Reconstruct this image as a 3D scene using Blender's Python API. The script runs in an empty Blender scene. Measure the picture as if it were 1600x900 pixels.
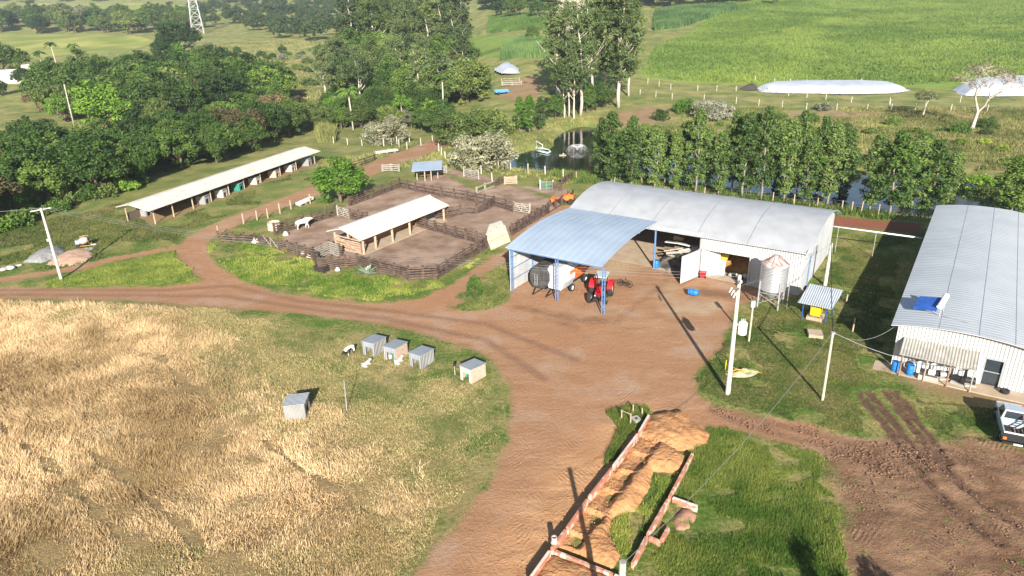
import bpy, math, random
import numpy as np
from mathutils import Vector, Matrix
random.seed(7); RNG = np.random.default_rng(11)
PI = math.pi
sc = bpy.context.scene
COL = sc.collection

# ------------------------------------------------------------------ camera, sky, sun, exposure
TH = math.radians(22.8); RO = math.radians(1.6); FOC = 1110.0; CZ = 30.0
r0 = np.array([1, 0, 0.]); u0 = np.array([0, math.sin(TH), math.cos(TH)]); FW = np.array([0, math.cos(TH), -math.sin(TH)])
RI = math.cos(RO)*r0 - math.sin(RO)*u0; UP = math.cos(RO)*u0 + math.sin(RO)*r0
cam = bpy.data.cameras.new('camera'); camo = bpy.data.objects.new('camera', cam); COL.objects.link(camo)
cam.sensor_width = 36; cam.lens = FOC/1600*36; cam.clip_start = 0.5; cam.clip_end = 6000
m = Matrix.Identity(4)
for i in range(3):
    m[i][0] = RI[i]; m[i][1] = UP[i]; m[i][2] = -FW[i]
m[2][3] = CZ
camo.matrix_world = m
sc.camera = camo

SUN_EL = math.radians(24.5); SUN_AZ = math.radians(177.0)      # the sun stands behind the camera, a little to its right
world = bpy.data.worlds.new('World'); sc.world = world; world.use_nodes = True
nt = world.node_tree
sky = nt.nodes.new('ShaderNodeTexSky'); sky.sky_type = 'NISHITA'; sky.sun_disc = False
sky.sun_elevation = SUN_EL; sky.sun_rotation = SUN_AZ; sky.air_density = 1.0; sky.dust_density = 0.6
nt.links.new(sky.outputs[0], nt.nodes['Background'].inputs[0]); nt.nodes['Background'].inputs[1].default_value = 0.06
sl = bpy.data.lights.new('sun', 'SUN'); sl.energy = 5.0; sl.angle = math.radians(0.5); sl.color = (1.0, 0.94, 0.855)
so = bpy.data.objects.new('sun', sl); COL.objects.link(so)
sdir = Vector((math.sin(SUN_AZ)*math.cos(SUN_EL), math.cos(SUN_AZ)*math.cos(SUN_EL), math.sin(SUN_EL)))
so.rotation_euler = sdir.to_track_quat('Z', 'Y').to_euler(); so.location = (0, -60, 60)
sc.view_settings.view_transform = 'Standard'; sc.view_settings.look = 'None'
sc.view_settings.exposure = 1.30; sc.view_settings.gamma = 1.0
sc.cycles.use_denoising = True
sc.cycles.max_bounces = 6; sc.cycles.transparent_max_bounces = 6; sc.cycles.diffuse_bounces = 3
try: sc.cycles.caustics_reflective = False; sc.cycles.caustics_refractive = False
except Exception: pass

# ------------------------------------------------------------------ numeric helpers
def _h(ix, iy, s):
    n = (ix*374761393 + iy*668265263 + s*1274126177) & 0xffffffff
    n = ((n ^ (n >> 13))*1274126177) & 0xffffffff
    n = n ^ (n >> 16)
    return (n & 0xffff)/65535.0
def vnoise(x, y, s=0):
    x = np.asarray(x, float); y = np.asarray(y, float)
    ix = np.floor(x).astype(np.int64); iy = np.floor(y).astype(np.int64)
    fx = x-ix; fy = y-iy; fx = fx*fx*(3-2*fx); fy = fy*fy*(3-2*fy)
    a = _h(ix, iy, s); b = _h(ix+1, iy, s); c = _h(ix, iy+1, s); d = _h(ix+1, iy+1, s)
    return (a*(1-fx)+b*fx)*(1-fy) + (c*(1-fx)+d*fx)*fy
def fbm(x, y, s=0, o=4):
    v = 0; a = .5; t = 0
    for i in range(o):
        v = v + a*vnoise(x, y, s+i*17); t += a; a *= .5; x = x*2.03+5.1; y = y*2.03+1.7
    return v/t
def sst(a, b, x):
    t = np.clip((x-a)/(b-a), 0, 1); return t*t*(3-2*t)
def ray(px, py): return FW*FOC + RI*(px-800) - UP*(py-450)
def G0(px, py, z=0.0):
    d = ray(px, py); t = (z-CZ)/d[2]; return np.array([0, 0, CZ]) + d*t

POND_PX = [(798,262),(800,256),(806,247),(820,241),(838,236),(862,236),(873,229),(872,220),(882,210),(898,202),(915,199),(940,202),(990,222),(1080,238),(1180,246),(1300,262),(1400,275),(1470,272),(1500,276),(1512,290),(1550,305),(1580,322),(1560,336),(1500,342),(1420,338),(1340,328),(1300,322),(1200,306),(1100,288),(1000,276),(930,272),(900,270),(858,268),(830,266)]
WATER_Z = -0.9
POND = np.array([G0(x, y, WATER_Z)[:2] for x, y in POND_PX])
def sdist(poly, X, Y):
    """signed distance to a polygon, positive inside"""
    X = np.asarray(X, float); Y = np.asarray(Y, float)
    n = len(poly); d = np.full(X.shape, 1e9); ins = np.zeros(X.shape, bool)
    for i in range(n):
        ax, ay = poly[i]; bx, by = poly[(i+1) % n]
        ex, ey = bx-ax, by-ay; L = ex*ex+ey*ey+1e-12
        t = np.clip(((X-ax)*ex+(Y-ay)*ey)/L, 0, 1)
        d = np.minimum(d, (X-ax-t*ex)**2+(Y-ay-t*ey)**2)
        c = (ay > Y) != (by > Y)
        with np.errstate(divide='ignore', invalid='ignore'):
            xi = (bx-ax)*(Y-ay)/(by-ay+1e-12)+ax
        ins ^= c & (X < xi)
    d = np.sqrt(d); return np.where(ins, d, -d)
def ldist(line, X, Y, w):
    """positive within w of a polyline"""
    X = np.asarray(X, float); Y = np.asarray(Y, float); d = np.full(X.shape, 1e9)
    for i in range(len(line)-1):
        ax, ay = line[i]; bx, by = line[i+1]; ex, ey = bx-ax, by-ay; L = ex*ex+ey*ey+1e-12
        t = np.clip(((X-ax)*ex+(Y-ay)*ey)/L, 0, 1)
        d = np.minimum(d, (X-ax-t*ex)**2+(Y-ay-t*ey)**2)
    return w-np.sqrt(d)

def ground_base(X, Y):
    X = np.asarray(X, float); Y = np.asarray(Y, float)
    right = sst(-0.13, 0.06, X/np.maximum(Y, 60))
    a = 0.035*np.maximum(Y-165, 0) + 0.028*np.maximum(Y-230, 0)
    b = -2.5*sst(115, 190, Y)+ 0.018*np.maximum(Y-230, 0) + 0.018*np.maximum(Y-430, 0)
    far = 0.03*np.maximum(Y-850, 0)
    z = right*a + (1-right)*b + far
    z = z + (fbm(X/60, Y/60, 3, 3)-.5)*6*sst(170, 330, Y)
    return np.where(Y > 100, z, 0)
def terrain(X, Y):
    X = np.asarray(X, float); Y = np.asarray(Y, float)
    z = ground_base(X, Y)
    z = z + (fbm(X/9, Y/9, 5, 3)-.5)*0.22*sst(12, 40, np.abs(X+5)+np.maximum(0, Y-60))
    dp = sdist(POND, X, Y)
    bank = sst(-4.0, 1.2, dp)
    return z*(1-sst(-3, 0, dp)) - 2.2*bank
def tz(x, y): return float(terrain(np.array([x]), np.array([y]))[0])
_cache = {}
def G(px, py):
    """the ground point a photograph pixel looks at"""
    k = (px, py)
    if k in _cache: return _cache[k]
    d = ray(px, py); hl = math.hypot(d[0], d[1]); d = d/hl
    ts = np.concatenate([np.arange(10, 300, 1.0), np.arange(300, 2200, 4.0)])
    P = np.array([0, 0, CZ])[None] + d[None]*ts[:, None]
    h = terrain(P[:, 0], P[:, 1]); below = P[:, 2] <= h
    i = int(np.argmax(below)) if below.any() else len(ts)-1
    if i > 0:
        a, b = ts[i-1], ts[i]; fa = P[i-1, 2]-h[i-1]; fb = P[i, 2]-h[i]
        t = a+(b-a)*fa/(fa-fb+1e-9)
    else: t = ts[0]
    p = np.array([0, 0, CZ])+d*t; p[2] = tz(p[0], p[1]); _cache[k] = p
    return p
def proj(p):
    q = np.array(p)-[0, 0, CZ]; w = q@FW; return 800+FOC*(q@RI)/w, 450-FOC*(q@UP)/w
def HT(base, ty):
    g = G(*base); lo, hi = 0, 70
    for _ in range(30):
        mm = (lo+hi)/2
        if proj(g+[0, 0, mm])[1] > ty: lo = mm
        else: hi = mm
    return lo
def PX(pts, z=None):
    return np.array([(G(x, y) if z is None else G0(x, y, z))[:2] for x, y in pts])

# ------------------------------------------------------------------ materials
def mat(name, c, c2=None, rough=.8, metal=0, scale=3., bump=0., bscale=None, detail=4, spec=.3, coord='Object', trans=0, stretch=None, contrast=(.35, .65)):
    M = bpy.data.materials.new(name); M.use_nodes = True; N = M.node_tree.nodes; L = M.node_tree.links
    b = N['Principled BSDF']; b.inputs['Roughness'].default_value = rough; b.inputs['Metallic'].default_value = metal
    b.inputs['Specular IOR Level'].default_value = spec
    tc = N.new('ShaderNodeTexCoord'); src = tc.outputs[coord]
    if stretch:
        mp = N.new('ShaderNodeMapping'); mp.inputs['Scale'].default_value = stretch; L.new(src, mp.inputs[0]); src = mp.outputs[0]
    if c2 is None: c2 = tuple(x*.8 for x in c)
    n = N.new('ShaderNodeTexNoise'); n.inputs['Scale'].default_value = scale; n.inputs['Detail'].default_value = detail; L.new(src, n.inputs['Vector'])
    r = N.new('ShaderNodeMapRange'); r.inputs[1].default_value = contrast[0]; r.inputs[2].default_value = contrast[1]; L.new(n.outputs[0], r.inputs[0])
    mx = N.new('ShaderNodeMix'); mx.data_type = 'RGBA'; mx.inputs[6].default_value = (*c, 1); mx.inputs[7].default_value = (*c2, 1)
    L.new(r.outputs[0], mx.inputs[0]); L.new(mx.outputs[2], b.inputs['Base Color'])
    if bump:
        n2 = N.new('ShaderNodeTexNoise'); n2.inputs['Scale'].default_value = bscale or scale*4; n2.inputs['Detail'].default_value = 5; L.new(src, n2.inputs['Vector'])
        bp = N.new('ShaderNodeBump'); bp.inputs['Strength'].default_value = 1; bp.inputs['Distance'].default_value = bump
        L.new(n2.outputs[0], bp.inputs['Height']); L.new(bp.outputs[0], b.inputs['Normal'])
    return M
def corr(name, c, c2, axis='X', pitch=.18, rough=.45, metal=.25, depth=.02, scale=.5, spec=.4, streak=None, joint=0):
    """corrugated sheet: ribs run across `axis` of the object's own coordinates"""
    M = mat(name, c, c2, rough=rough, metal=metal, scale=scale, spec=spec, stretch=streak)
    N = M.node_tree.nodes; L = M.node_tree.links; b = N['Principled BSDF']
    tc = N.new('ShaderNodeTexCoord'); w = N.new('ShaderNodeTexWave'); w.wave_type = 'BANDS'; w.bands_direction = axis
    w.inputs['Scale'].default_value = 1/pitch*0.314; w.inputs['Distortion'].default_value = 0
    L.new(tc.outputs['Object'], w.inputs['Vector'])
    bp = N.new('ShaderNodeBump'); bp.inputs['Distance'].default_value = depth; bp.inputs['Strength'].default_value = 1
    L.new(w.outputs['Fac'], bp.inputs['Height']); L.new(bp.outputs[0], b.inputs['Normal'])
    return M
def leafmat(name, c, c2, trans=.33, rough=.6):
    M = bpy.data.materials.new(name); M.use_nodes = True; N = M.node_tree.nodes; L = M.node_tree.links
    b = N['Principled BSDF']; b.inputs['Roughness'].default_value = rough; b.inputs['Specular IOR Level'].default_value = .25
    at = N.new('ShaderNodeAttribute'); at.attribute_name = 'tint'
    oi = N.new('ShaderNodeObjectInfo')
    mx = N.new('ShaderNodeMix'); mx.data_type = 'RGBA'; mx.inputs[6].default_value = (*c, 1); mx.inputs[7].default_value = (*c2, 1)
    L.new(at.outputs['Fac'], mx.inputs[0])
    hs = N.new('ShaderNodeHueSaturation'); L.new(mx.outputs[2], hs.inputs['Color'])
    mr = N.new('ShaderNodeMapRange'); mr.inputs[3].default_value = .62; mr.inputs[4].default_value = 1.45; L.new(oi.outputs['Random'], mr.inputs[0]); L.new(mr.outputs[0], hs.inputs['Value'])
    mr2 = N.new('ShaderNodeMapRange'); mr2.inputs[3].default_value = .515; mr2.inputs[4].default_value = .485; L.new(oi.outputs['Random'], mr2.inputs[0]); L.new(mr2.outputs[0], hs.inputs['Hue'])
    L.new(hs.outputs[0], b.inputs['Base Color'])
    t = N.new('ShaderNodeBsdfTranslucent'); L.new(hs.outputs[0], t.inputs[0])
    ms = N.new('ShaderNodeMixShader'); ms.inputs[0].default_value = trans; out = N['Material Output']
    L.new(b.outputs[0], ms.inputs[1]); L.new(t.outputs[0], ms.inputs[2]); L.new(ms.outputs[0], out.inputs[0])
    return M

# ------------------------------------------------------------------ object helpers
def link(o, parent=None):
    COL.objects.link(o)
    if parent is not None: o.parent = parent
    return o
_labels = set()
def tag(o, label, cat, group=None, kind=None):
    o['label'] = label; o['category'] = cat
    if group: o['group'] = group
    if kind: o['kind'] = kind
    return o
def thing(name, label, cat, loc=(0, 0, 0), rz=0, group=None):
    o = bpy.data.objects.new(name, None); COL.objects.link(o); o.empty_display_size = .3
    o.location = tuple(float(v) for v in loc); o.rotation_euler = (0, 0, rz)
    return tag(o, label, cat, group)
def copy_tree(o, loc=None, rz=None, label=None, scale=None, parent=None):
    c = o.copy(); COL.objects.link(c)
    if parent is not None: c.parent = parent
    for ch in o.children: copy_tree(ch, parent=c)
    if loc is not None: c.location = tuple(float(v) for v in loc)
    if rz is not None: c.rotation_euler = (0, 0, rz)
    if scale is not None: c.scale = scale if hasattr(scale, '__len__') else (scale,)*3
    if label: c['label'] = label
    return c
class MB:
    def __init__(s): s.v = []; s.f = []
    def add(s, vs, fs):
        n = len(s.v); s.v += [tuple(float(c) for c in p) for p in vs]; s.f += [tuple(i+n for i in f) for f in fs]; return s
    def box(s, x0, x1, y0, y1, z0, z1):
        return s.add([(x0,y0,z0),(x1,y0,z0),(x1,y1,z0),(x0,y1,z0),(x0,y0,z1),(x1,y0,z1),(x1,y1,z1),(x0,y1,z1)],
                     [(0,3,2,1),(4,5,6,7),(0,1,5,4),(1,2,6,5),(2,3,7,6),(3,0,4,7)])
    def cbox(s, c, d, rz=0):
        ca, sa = math.cos(rz), math.sin(rz); vs = []
        for sz in (-1, 1):
            for sx, sy in ((-1,-1),(1,-1),(1,1),(-1,1)):
                x, y = sx*d[0]/2, sy*d[1]/2; vs.append((c[0]+x*ca-y*sa, c[1]+x*sa+y*ca, c[2]+sz*d[2]/2))
        return s.add(vs, [(0,3,2,1),(4,5,6,7),(0,1,5,4),(1,2,6,5),(2,3,7,6),(3,0,4,7)])
    def hexa(s, b, t):       # b, t: 4 corners each, counter-clockwise seen from above
        return s.add(list(b)+list(t), [(0,3,2,1),(4,5,6,7),(0,1,5,4),(1,2,6,5),(2,3,7,6),(3,0,4,7)])
    def beam(s, p, q, w, h):
        p = Vector(p); q = Vector(q); d = (q-p).normalized(); up = Vector((0,0,1)) if abs(d.z) < .95 else Vector((0,1,0))
        x = d.cross(up).normalized()*w/2; y = x.cross(d).normalized()*h/2
        return s.add([p-x-y,p+x-y,p+x+y,p-x+y,q-x-y,q+x-y,q+x+y,q-x+y], [(0,1,2,3),(7,6,5,4),(0,4,5,1),(1,5,6,2),(2,6,7,3),(3,7,4,0)])
    def tube(s, pts, rs, n=8, cap=True):
        pts = [Vector(p) for p in pts]
        if not hasattr(rs, '__len__'): rs = [rs]*len(pts)
        base = len(s.v); vs = []; prev = None
        for i, p in enumerate(pts):
            d = (pts[min(i+1, len(pts)-1)]-pts[max(i-1, 0)]).normalized()
            up = Vector((0,0,1)) if abs(d.z) < .9 else Vector((1,0,0))
            x = d.cross(up).normalized(); y = x.cross(d)
            for k in range(n):
                a = 2*PI*k/n; vs.append(p+(x*math.cos(a)+y*math.sin(a))*rs[i])
        fs = []
        for i in range(len(pts)-1):
            for k in range(n):
                a = i*n+k; b = i*n+(k+1) % n; fs.append((a, b, b+n, a+n))
        if cap: fs.append(tuple(range(n))[::-1]); fs.append(tuple((len(pts)-1)*n+k for k in range(n)))
        return s.add(vs, fs)
    def lathe(s, prof, c=(0,0,0), n=20):
        vs = []; fs = []
        for r, z in prof:
            for k in range(n):
                a = 2*PI*k/n; vs.append((c[0]+r*math.cos(a), c[1]+r*math.sin(a), c[2]+z))
        for i in range(len(prof)-1):
            for k in range(n):
                a = i*n+k; b = i*n+(k+1) % n; fs.append((a, b, b+n, a+n))
        fs.append(tuple(range(n))[::-1]); fs.append(tuple((len(prof)-1)*n+k for k in range(n)))
        return s.add(vs, fs)
    def grid(s, fn, nu, nv):
        vs = [fn(i/nu, j/nv) for j in range(nv+1) for i in range(nu+1)]
        fs = [(j*(nu+1)+i, j*(nu+1)+i+1, (j+1)*(nu+1)+i+1, (j+1)*(nu+1)+i) for j in range(nv) for i in range(nu)]
        return s.add(vs, fs)
    def shell(s, fn, nu, nv, th):     # curved sheet with thickness (along -z)
        n = (nu+1)*(nv+1); vs = [fn(i/nu, j/nv) for j in range(nv+1) for i in range(nu+1)]
        vs2 = [(a, b, c-th) for a, b, c in vs]; fs = []
        I = lambda i, j: j*(nu+1)+i
        for j in range(nv):
            for i in range(nu):
                q = (I(i,j), I(i+1,j), I(i+1,j+1), I(i,j+1)); fs.append(q); fs.append(tuple(k+n for k in q[::-1]))
        for i in range(nu):
            fs.append((I(i,0)+n, I(i+1,0)+n, I(i+1,0), I(i,0))); fs.append((I(i,nv), I(i+1,nv), I(i+1,nv)+n, I(i,nv)+n))
        for j in range(nv):
            fs.append((I(0,j), I(0,j+1), I(0,j+1)+n, I(0,j)+n)); fs.append((I(nu,j)+n, I(nu,j+1)+n, I(nu,j+1), I(nu,j)))
        return s.add(vs+vs2, fs)
    def prism(s, outline, y0, y1):    # outline in x,z swept along y
        n = len(outline); vs = [(x, y0, z) for x, z in outline]+[(x, y1, z) for x, z in outline]
        fs = [tuple(range(n)), tuple(range(2*n-1, n-1, -1))]+[(i, i+n, (i+1) % n+n, (i+1) % n) for i in range(n)]
        return s.add(vs, fs)
    def build(s, name, M, parent=None, smooth=False, angle=None, loc=None, bevel=0, label=None):
        me = bpy.data.meshes.new(name); me.from_pydata(s.v, [], s.f); me.materials.append(M)
        me.validate(); me.update()
        if smooth:
            me.shade_smooth()
        o = bpy.data.objects.new(name, me); link(o, parent)
        if loc is not None: o.location = loc
        if bevel:
            b = o.modifiers.new('bevel', 'BEVEL'); b.width = bevel; b.segments = 2; b.limit_method = 'ANGLE'
        if smooth and angle:
            e = o.modifiers.new('split', 'EDGE_SPLIT'); e.split_angle = math.radians(angle)
        if label: o['label'] = label
        return o
def npmesh(name, verts, nper, M, tint=None, attrs=None, smooth=False):
    """verts (N*nper,3): N separate faces of nper corners"""
    nv = len(verts); nf = nv//nper
    me = bpy.data.meshes.new(name); me.vertices.add(nv); me.vertices.foreach_set('co', np.ascontiguousarray(verts, dtype=np.float32).ravel())
    me.loops.add(nv); me.loops.foreach_set('vertex_index', np.arange(nv, dtype=np.int32))
    me.polygons.add(nf); me.polygons.foreach_set('loop_start', np.arange(0, nv, nper, dtype=np.int32))
    try: me.polygons.foreach_set('loop_total', np.full(nf, nper, dtype=np.int32))
    except Exception: pass
    if tint is not None:
        a = me.attributes.new('tint', 'FLOAT', 'POINT'); a.data.foreach_set('value', np.repeat(tint, nper).astype(np.float32))
    me.materials.append(M); me.update(); me.validate()
    return me

# ------------------------------------------------------------------ the ground: one sheet out to the hills
def axis(segs):
    out = [segs[0][0]]
    for a, b, s0, g in segs:
        x = out[-1]; s = s0
        while x < b-1e-6:
            x = min(x+s, b); out.append(x); s *= g
    return np.array(out)
xp = axis([(0, 45, .3, 1), (45, 95, .5, 1), (95, 1500, .7, 1.035)])
gx = np.concatenate([-xp[::-1][:-1], xp])
gy = axis([(8, 62, .22, 1), (62, 112, .36, 1), (112, 1750, .5, 1.016)])
XX, YY = np.meshgrid(gx, gy)
FA = math.radians(34); FU = np.array([math.sin(FA), math.cos(FA)]); FV = np.array([math.cos(FA), -math.sin(FA)]); F0 = G0(1247, 462)
def W(u, v, z=0): return (F0[0]+FU[0]*u+FV[0]*v, F0[1]+FU[1]*u+FV[1]*v, z)

P_YARD = [(-120,449),(0,448),(120,450),(250,448),(318,440),(306,428),(283,410),(274,393),(290,372),(330,350),(372,334),(420,317),(480,294),(560,264),(622,238),(676,218),(712,212),(716,219),(660,244),(600,266),(560,283),(480,311),(400,340),(352,362),(330,374),(322,384),(328,402),(340,416),(374,437),(430,457),(520,470),(600,474),(655,466),(700,448),(740,420),(770,400),(798,388),
          (806,330),(900,320),(1025,350),(1250,392),(1250,460),(1170,470),(1150,478),(1142,500),(1130,540),(1100,570),(1084,592),(1092,618),(1120,634),(1180,648),(1260,662),(1350,684),(1420,690),(1420,770),(1330,740),(1290,712),(1240,694),(1170,676),(1112,664),(1090,690),(1000,720),(900,830),(820,920),(640,920),(662,880),(720,815),(775,742),(792,690),(800,640),(798,604),(776,568),(740,548),(690,530),(640,516),(560,500),(450,488),(340,480),(200,468),(0,466),(-120,466)]
P_YARD_HOLE = [(700,478),(745,440),(775,412),(797,400),(800,455),(796,470),(760,484),(725,486)]
P_MUD = [(1290,706),(1330,690),(1400,684),(1470,690),(1510,680),(1560,690),(1640,715),(1700,800),(1760,960),(1330,960),(1325,900),(1305,850),(1322,800),(1300,760)]
P_STRAW = [(-200,470),(0,471),(140,474),(290,478),(330,500),(390,545),(430,600),(520,640),(600,680),(650,720),(690,780),(650,850),(600,960),(-500,960)]
P_DRY = [(330,480),(470,520),(640,540),(760,590),(790,640),(770,700),(700,800),(640,880),(560,960),(200,960),(-100,600),(100,480)]
P_SAND = [(1010,640),(1075,640),(1110,690),(1085,712),(1000,745),(990,860),(1000,960),(700,960),(770,860),(830,760),(900,690),(960,650)]
P_PEN = [(444,376),(447,362),(526,335),(546,317),(625,291),(690,270),(745,300),(772,292),(800,290),(880,318),(857,333),(805,364),(760,387),(684,434),(639,435),(596,424),(560,408),(500,398),(470,384)]
P_PEN2 = [(640,280),(668,268),(700,272),(745,285),(800,290),(880,312),(898,302),(890,296),(820,290),(760,275),(700,262),(660,262)]
P_SHED = [(238,352),(498,257),(478,248),(205,338)]
P_APRON = [(1385,560),(1410,590),(1440,612),(1500,622),(1600,640),(1640,640),(1640,600),(1560,600),(1450,570)]
P_CROP = [(1000,118),(1060,128),(1180,133),(1400,136),(1500,140),(1800,150),(2000,-60),(1400,-60),(1150,-30),(1080,50),(1020,75)]
P_CROP2 = [(700,60),(780,55),(850,60),(850,88),(790,92),(700,95)]
P_FIELD = [(-300,52),(0,52),(120,53),(230,60),(246,66),(200,80),(110,84),(50,90),(-300,140)]
P_FIELD2 = [(-200,6),(60,6),(240,4),(360,8),(350,22),(200,20),(60,22),(-200,24)]
P_BANK = [(920,196),(950,176),(1010,164),(1060,168),(1060,190),(1010,198),(960,205)]
P_ENTR = [(776,152),(790,130),(830,118),(846,124),(842,150),(820,160)]
P_STRIP = [(1296,337),(1440,350),(1440,364),(1296,352)]
L_TRACK = [(-60,444),(0,437),(70,427),(130,418),(180,404),(240,393),(290,385)]
L_FAR = [(1010,140),(1100,150),(1250,160),(1400,166),(1600,168)]
L_FAR2 = [(1230,129),(1400,133),(1480,140),(1600,148)]
L_MOW = [(-40,392),(60,362),(130,340),(195,318)]
RUTS = [[(1343,614),(1375,655),(1402,690),(1432,732),(1480,790),(1560,850)], [(1358,612),(1392,655),(1420,690),(1452,735)], [(1384,612),(1415,655),(1440,690),(1472,728),(1540,790),(1640,850)], [(1398,612),(1430,655),(1458,690),(1484,724)]]
ROADRUTS = [[(1110,640),(1200,672),(1290,694),(1400,740),(1520,800),(1640,850)], [(1120,632),(1210,660),(1300,682),(1400,716),(1540,770),(1640,800)], [(-60,453),(250,453),(360,446),(470,470),(600,484),(760,505),(900,560)], [(-60,460),(230,461),(350,462),(470,480),(600,496),(760,530),(850,590)]]
def pa(px): return sdist(PX(px), XX, YY)
A = {}
A['dirt'] = np.maximum(np.minimum(pa(P_YARD), -sdist(PX(P_YARD_HOLE), XX, YY)), ldist(PX(L_TRACK), XX, YY, 1.5)-.6)
# the red earth track that runs behind the hangar
A['dirt'] = np.maximum(A['dirt'], np.minimum(sdist(PX([(684,470),(725,440),(770,404),(800,384),(806,400),(775,420),(748,446),(712,480)]), XX, YY), 5))
A['mud'] = pa(P_MUD); A['straw'] = pa(P_STRAW); A['dry'] = pa(P_DRY); A['sand'] = pa(P_SAND)
A['pen'] = np.maximum(pa(P_PEN), pa(P_PEN2)-.3)
A['bare'] = np.maximum.reduce([pa(P_SHED), pa(P_APRON), pa(P_BANK)*.6-1, pa(P_ENTR), ldist(PX(L_FAR), XX, YY, 1.6)-1.2, ldist(PX(L_MOW), XX, YY, 2.0)-1.6])
A['crop'] = np.maximum.reduce([pa(P_CROP), pa(P_CROP2)]); A['field'] = np.maximum(pa(P_FIELD), pa(P_FIELD2))
A['pond'] = sdist(POND, XX, YY)
A['slope'] = pa([(1180,175),(1640,168),(1640,300),(1560,270),(1480,262),(1380,250),(1250,235),(1160,205)])
A['strip'] = pa(P_STRIP)
A['damp'] = np.maximum.reduce([ldist(PX([(812,478),(860,490),(905,500),(945,500)]), XX, YY, 1.1)-.5, ldist(PX([(960,505),(1040,440),(1046,420)]), XX, YY, .7)-.5, ldist(PX([(1100,455),(1150,462)]), XX, YY, 1.6)-.4, ldist(PX([(880,505),(900,512)]), XX, YY, .8)-.3])
A['chaff'] = np.maximum.reduce([ldist(PX([(1058,482),(1095,484),(1112,478)]), XX, YY, 1.7)-.5, ldist(PX([(960,420),(985,400)]), XX, YY, 3.0)-1, ldist(PX([(850,440),(930,430)]), XX, YY, 2.2)-1, ldist(PX([(1040,470),(1050,445)]), XX, YY, .9)-.5, ldist(PX([(1210,490),(1240,495)]), XX, YY, 1.6)-.5])
A['worn'] = np.maximum.reduce([ldist(PX(l_), XX, YY, w_) for l_, w_ in (([(560,558),(574,562)],.8),([(604,572),(640,578),(665,572)],1.0),([(690,598),(735,605)],1.1),([(590,598),(625,590)],.9),([(536,640),(552,642)],.5),([(1280,628),(1290,630)],.7),([(1290,575),(1330,590)],.7))])-.3
rut = np.zeros_like(XX)
WX = XX+(fbm(XX*.9, YY*.9, 93, 3)-.5)*.5; WY = YY+(fbm(XX*.9, YY*.9, 95, 3)-.5)*.5
for k, r in enumerate(RUTS): rut = np.maximum(rut, sst(0, .34, ldist(PX(r), WX, WY, .42)+(fbm(XX*1.7, YY*1.7, 97+k, 3)-.5)*.22))
rrut = np.zeros_like(XX)
for r in ROADRUTS: rrut = np.maximum(rrut, sst(0, .6, ldist(PX(r), XX, YY, .7)))
A['rut'] = rut
A['rrut'] = rrut
ZZ = terrain(XX, YY)
nearm = sst(75, 55, YY)
inmud = sst(-.3, 1.5, A['mud'])
ZZ = ZZ + nearm*(inmud*(fbm(XX/2.5, YY/2.5, 21, 2)-.5)*.16 + inmud*(fbm(XX/.55, YY/.55, 23, 3)-.5)*.20)
berm = np.zeros_like(XX)
for r in RUTS: berm = np.maximum(berm, sst(0, .3, ldist(PX(r), WX, WY, .78)))
ZZ = ZZ + (berm*.12*(fbm(XX/.5, YY/.5, 9, 2)+.2) - rut*.24) - rrut*.05*nearm*(1-.4*fbm(XX/.8, YY/.8, 2, 2))
strawm = sst(-2, 2, A['straw'])
ZZ = ZZ + strawm*nearm*(fbm(XX/1.6, YY/1.6, 31, 3)-.5)*.35
dsand = sst(-1, 2, A['sand'])
ZZ = ZZ + nearm*dsand*(fbm(XX/2.2+YY/5, YY/.7, 37, 3)-.5)*.16
gdirt = sst(-.5, .5, A['dirt'])
ZZ = ZZ - gdirt*.05*sst(110, 90, YY)
ZZ = np.where(YY > 780, np.maximum(ZZ, -50), ZZ)
nyv, nxv = XX.shape
me = bpy.data.meshes.new('ground'); co = np.stack([XX, YY, ZZ], -1).reshape(-1, 3)
me.vertices.add(len(co)); me.vertices.foreach_set('co', co.astype(np.float32).ravel())
ii = np.arange((nyv-1)*(nxv-1)); jj = ii//(nxv-1); kk = ii % (nxv-1); a0 = jj*nxv+kk
quads = np.stack([a0, a0+1, a0+1+nxv, a0+nxv], -1).astype(np.int32)
me.loops.add(quads.size); me.loops.foreach_set('vertex_index', quads.ravel())
me.polygons.add(len(quads)); me.polygons.foreach_set('loop_start', np.arange(0, quads.size, 4, dtype=np.int32))
try: me.polygons.foreach_set('loop_total', np.full(len(quads), 4, dtype=np.int32))
except Exception: pass
for k, v in A.items():
    at = me.attributes.new(k, 'FLOAT', 'POINT'); at.data.foreach_set('value', np.clip(v, -12, 12).astype(np.float32).ravel())
me.update(); me.validate(); me.shade_smooth()
ground = bpy.data.objects.new('ground', me); link(ground)
ground['kind'] = 'structure'; ground['label'] = 'grassy farmyard ground with reddish dirt tracks and fields rising behind'

GM = bpy.data.materials.new('ground_cover'); GM.use_nodes = True; N = GM.node_tree.nodes; L = GM.node_tree.links
B = N['Principled BSDF']; B.inputs['Roughness'].default_value = .95; B.inputs['Specular IOR Level'].default_value = .12
tc = N.new('ShaderNodeTexCoord'); OBJ = tc.outputs['Object']
def noise(scale, detail=4, stretch=None, rough=.55, off=0):
    s = OBJ
    if stretch or off:
        mp = N.new('ShaderNodeMapping'); mp.inputs['Scale'].default_value = stretch[0] if stretch else (1,1,1); mp.inputs['Rotation'].default_value = (0, 0, stretch[1] if stretch else 0); mp.inputs['Location'].default_value = (off, off*2, 0)
        L.new(s, mp.inputs[0]); s = mp.outputs[0]
    n = N.new('ShaderNodeTexNoise'); n.inputs['Scale'].default_value = scale; n.inputs['Detail'].default_value = detail; n.inputs['Roughness'].default_value = rough
    L.new(s, n.inputs['Vector']); return n.outputs[0]
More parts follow.
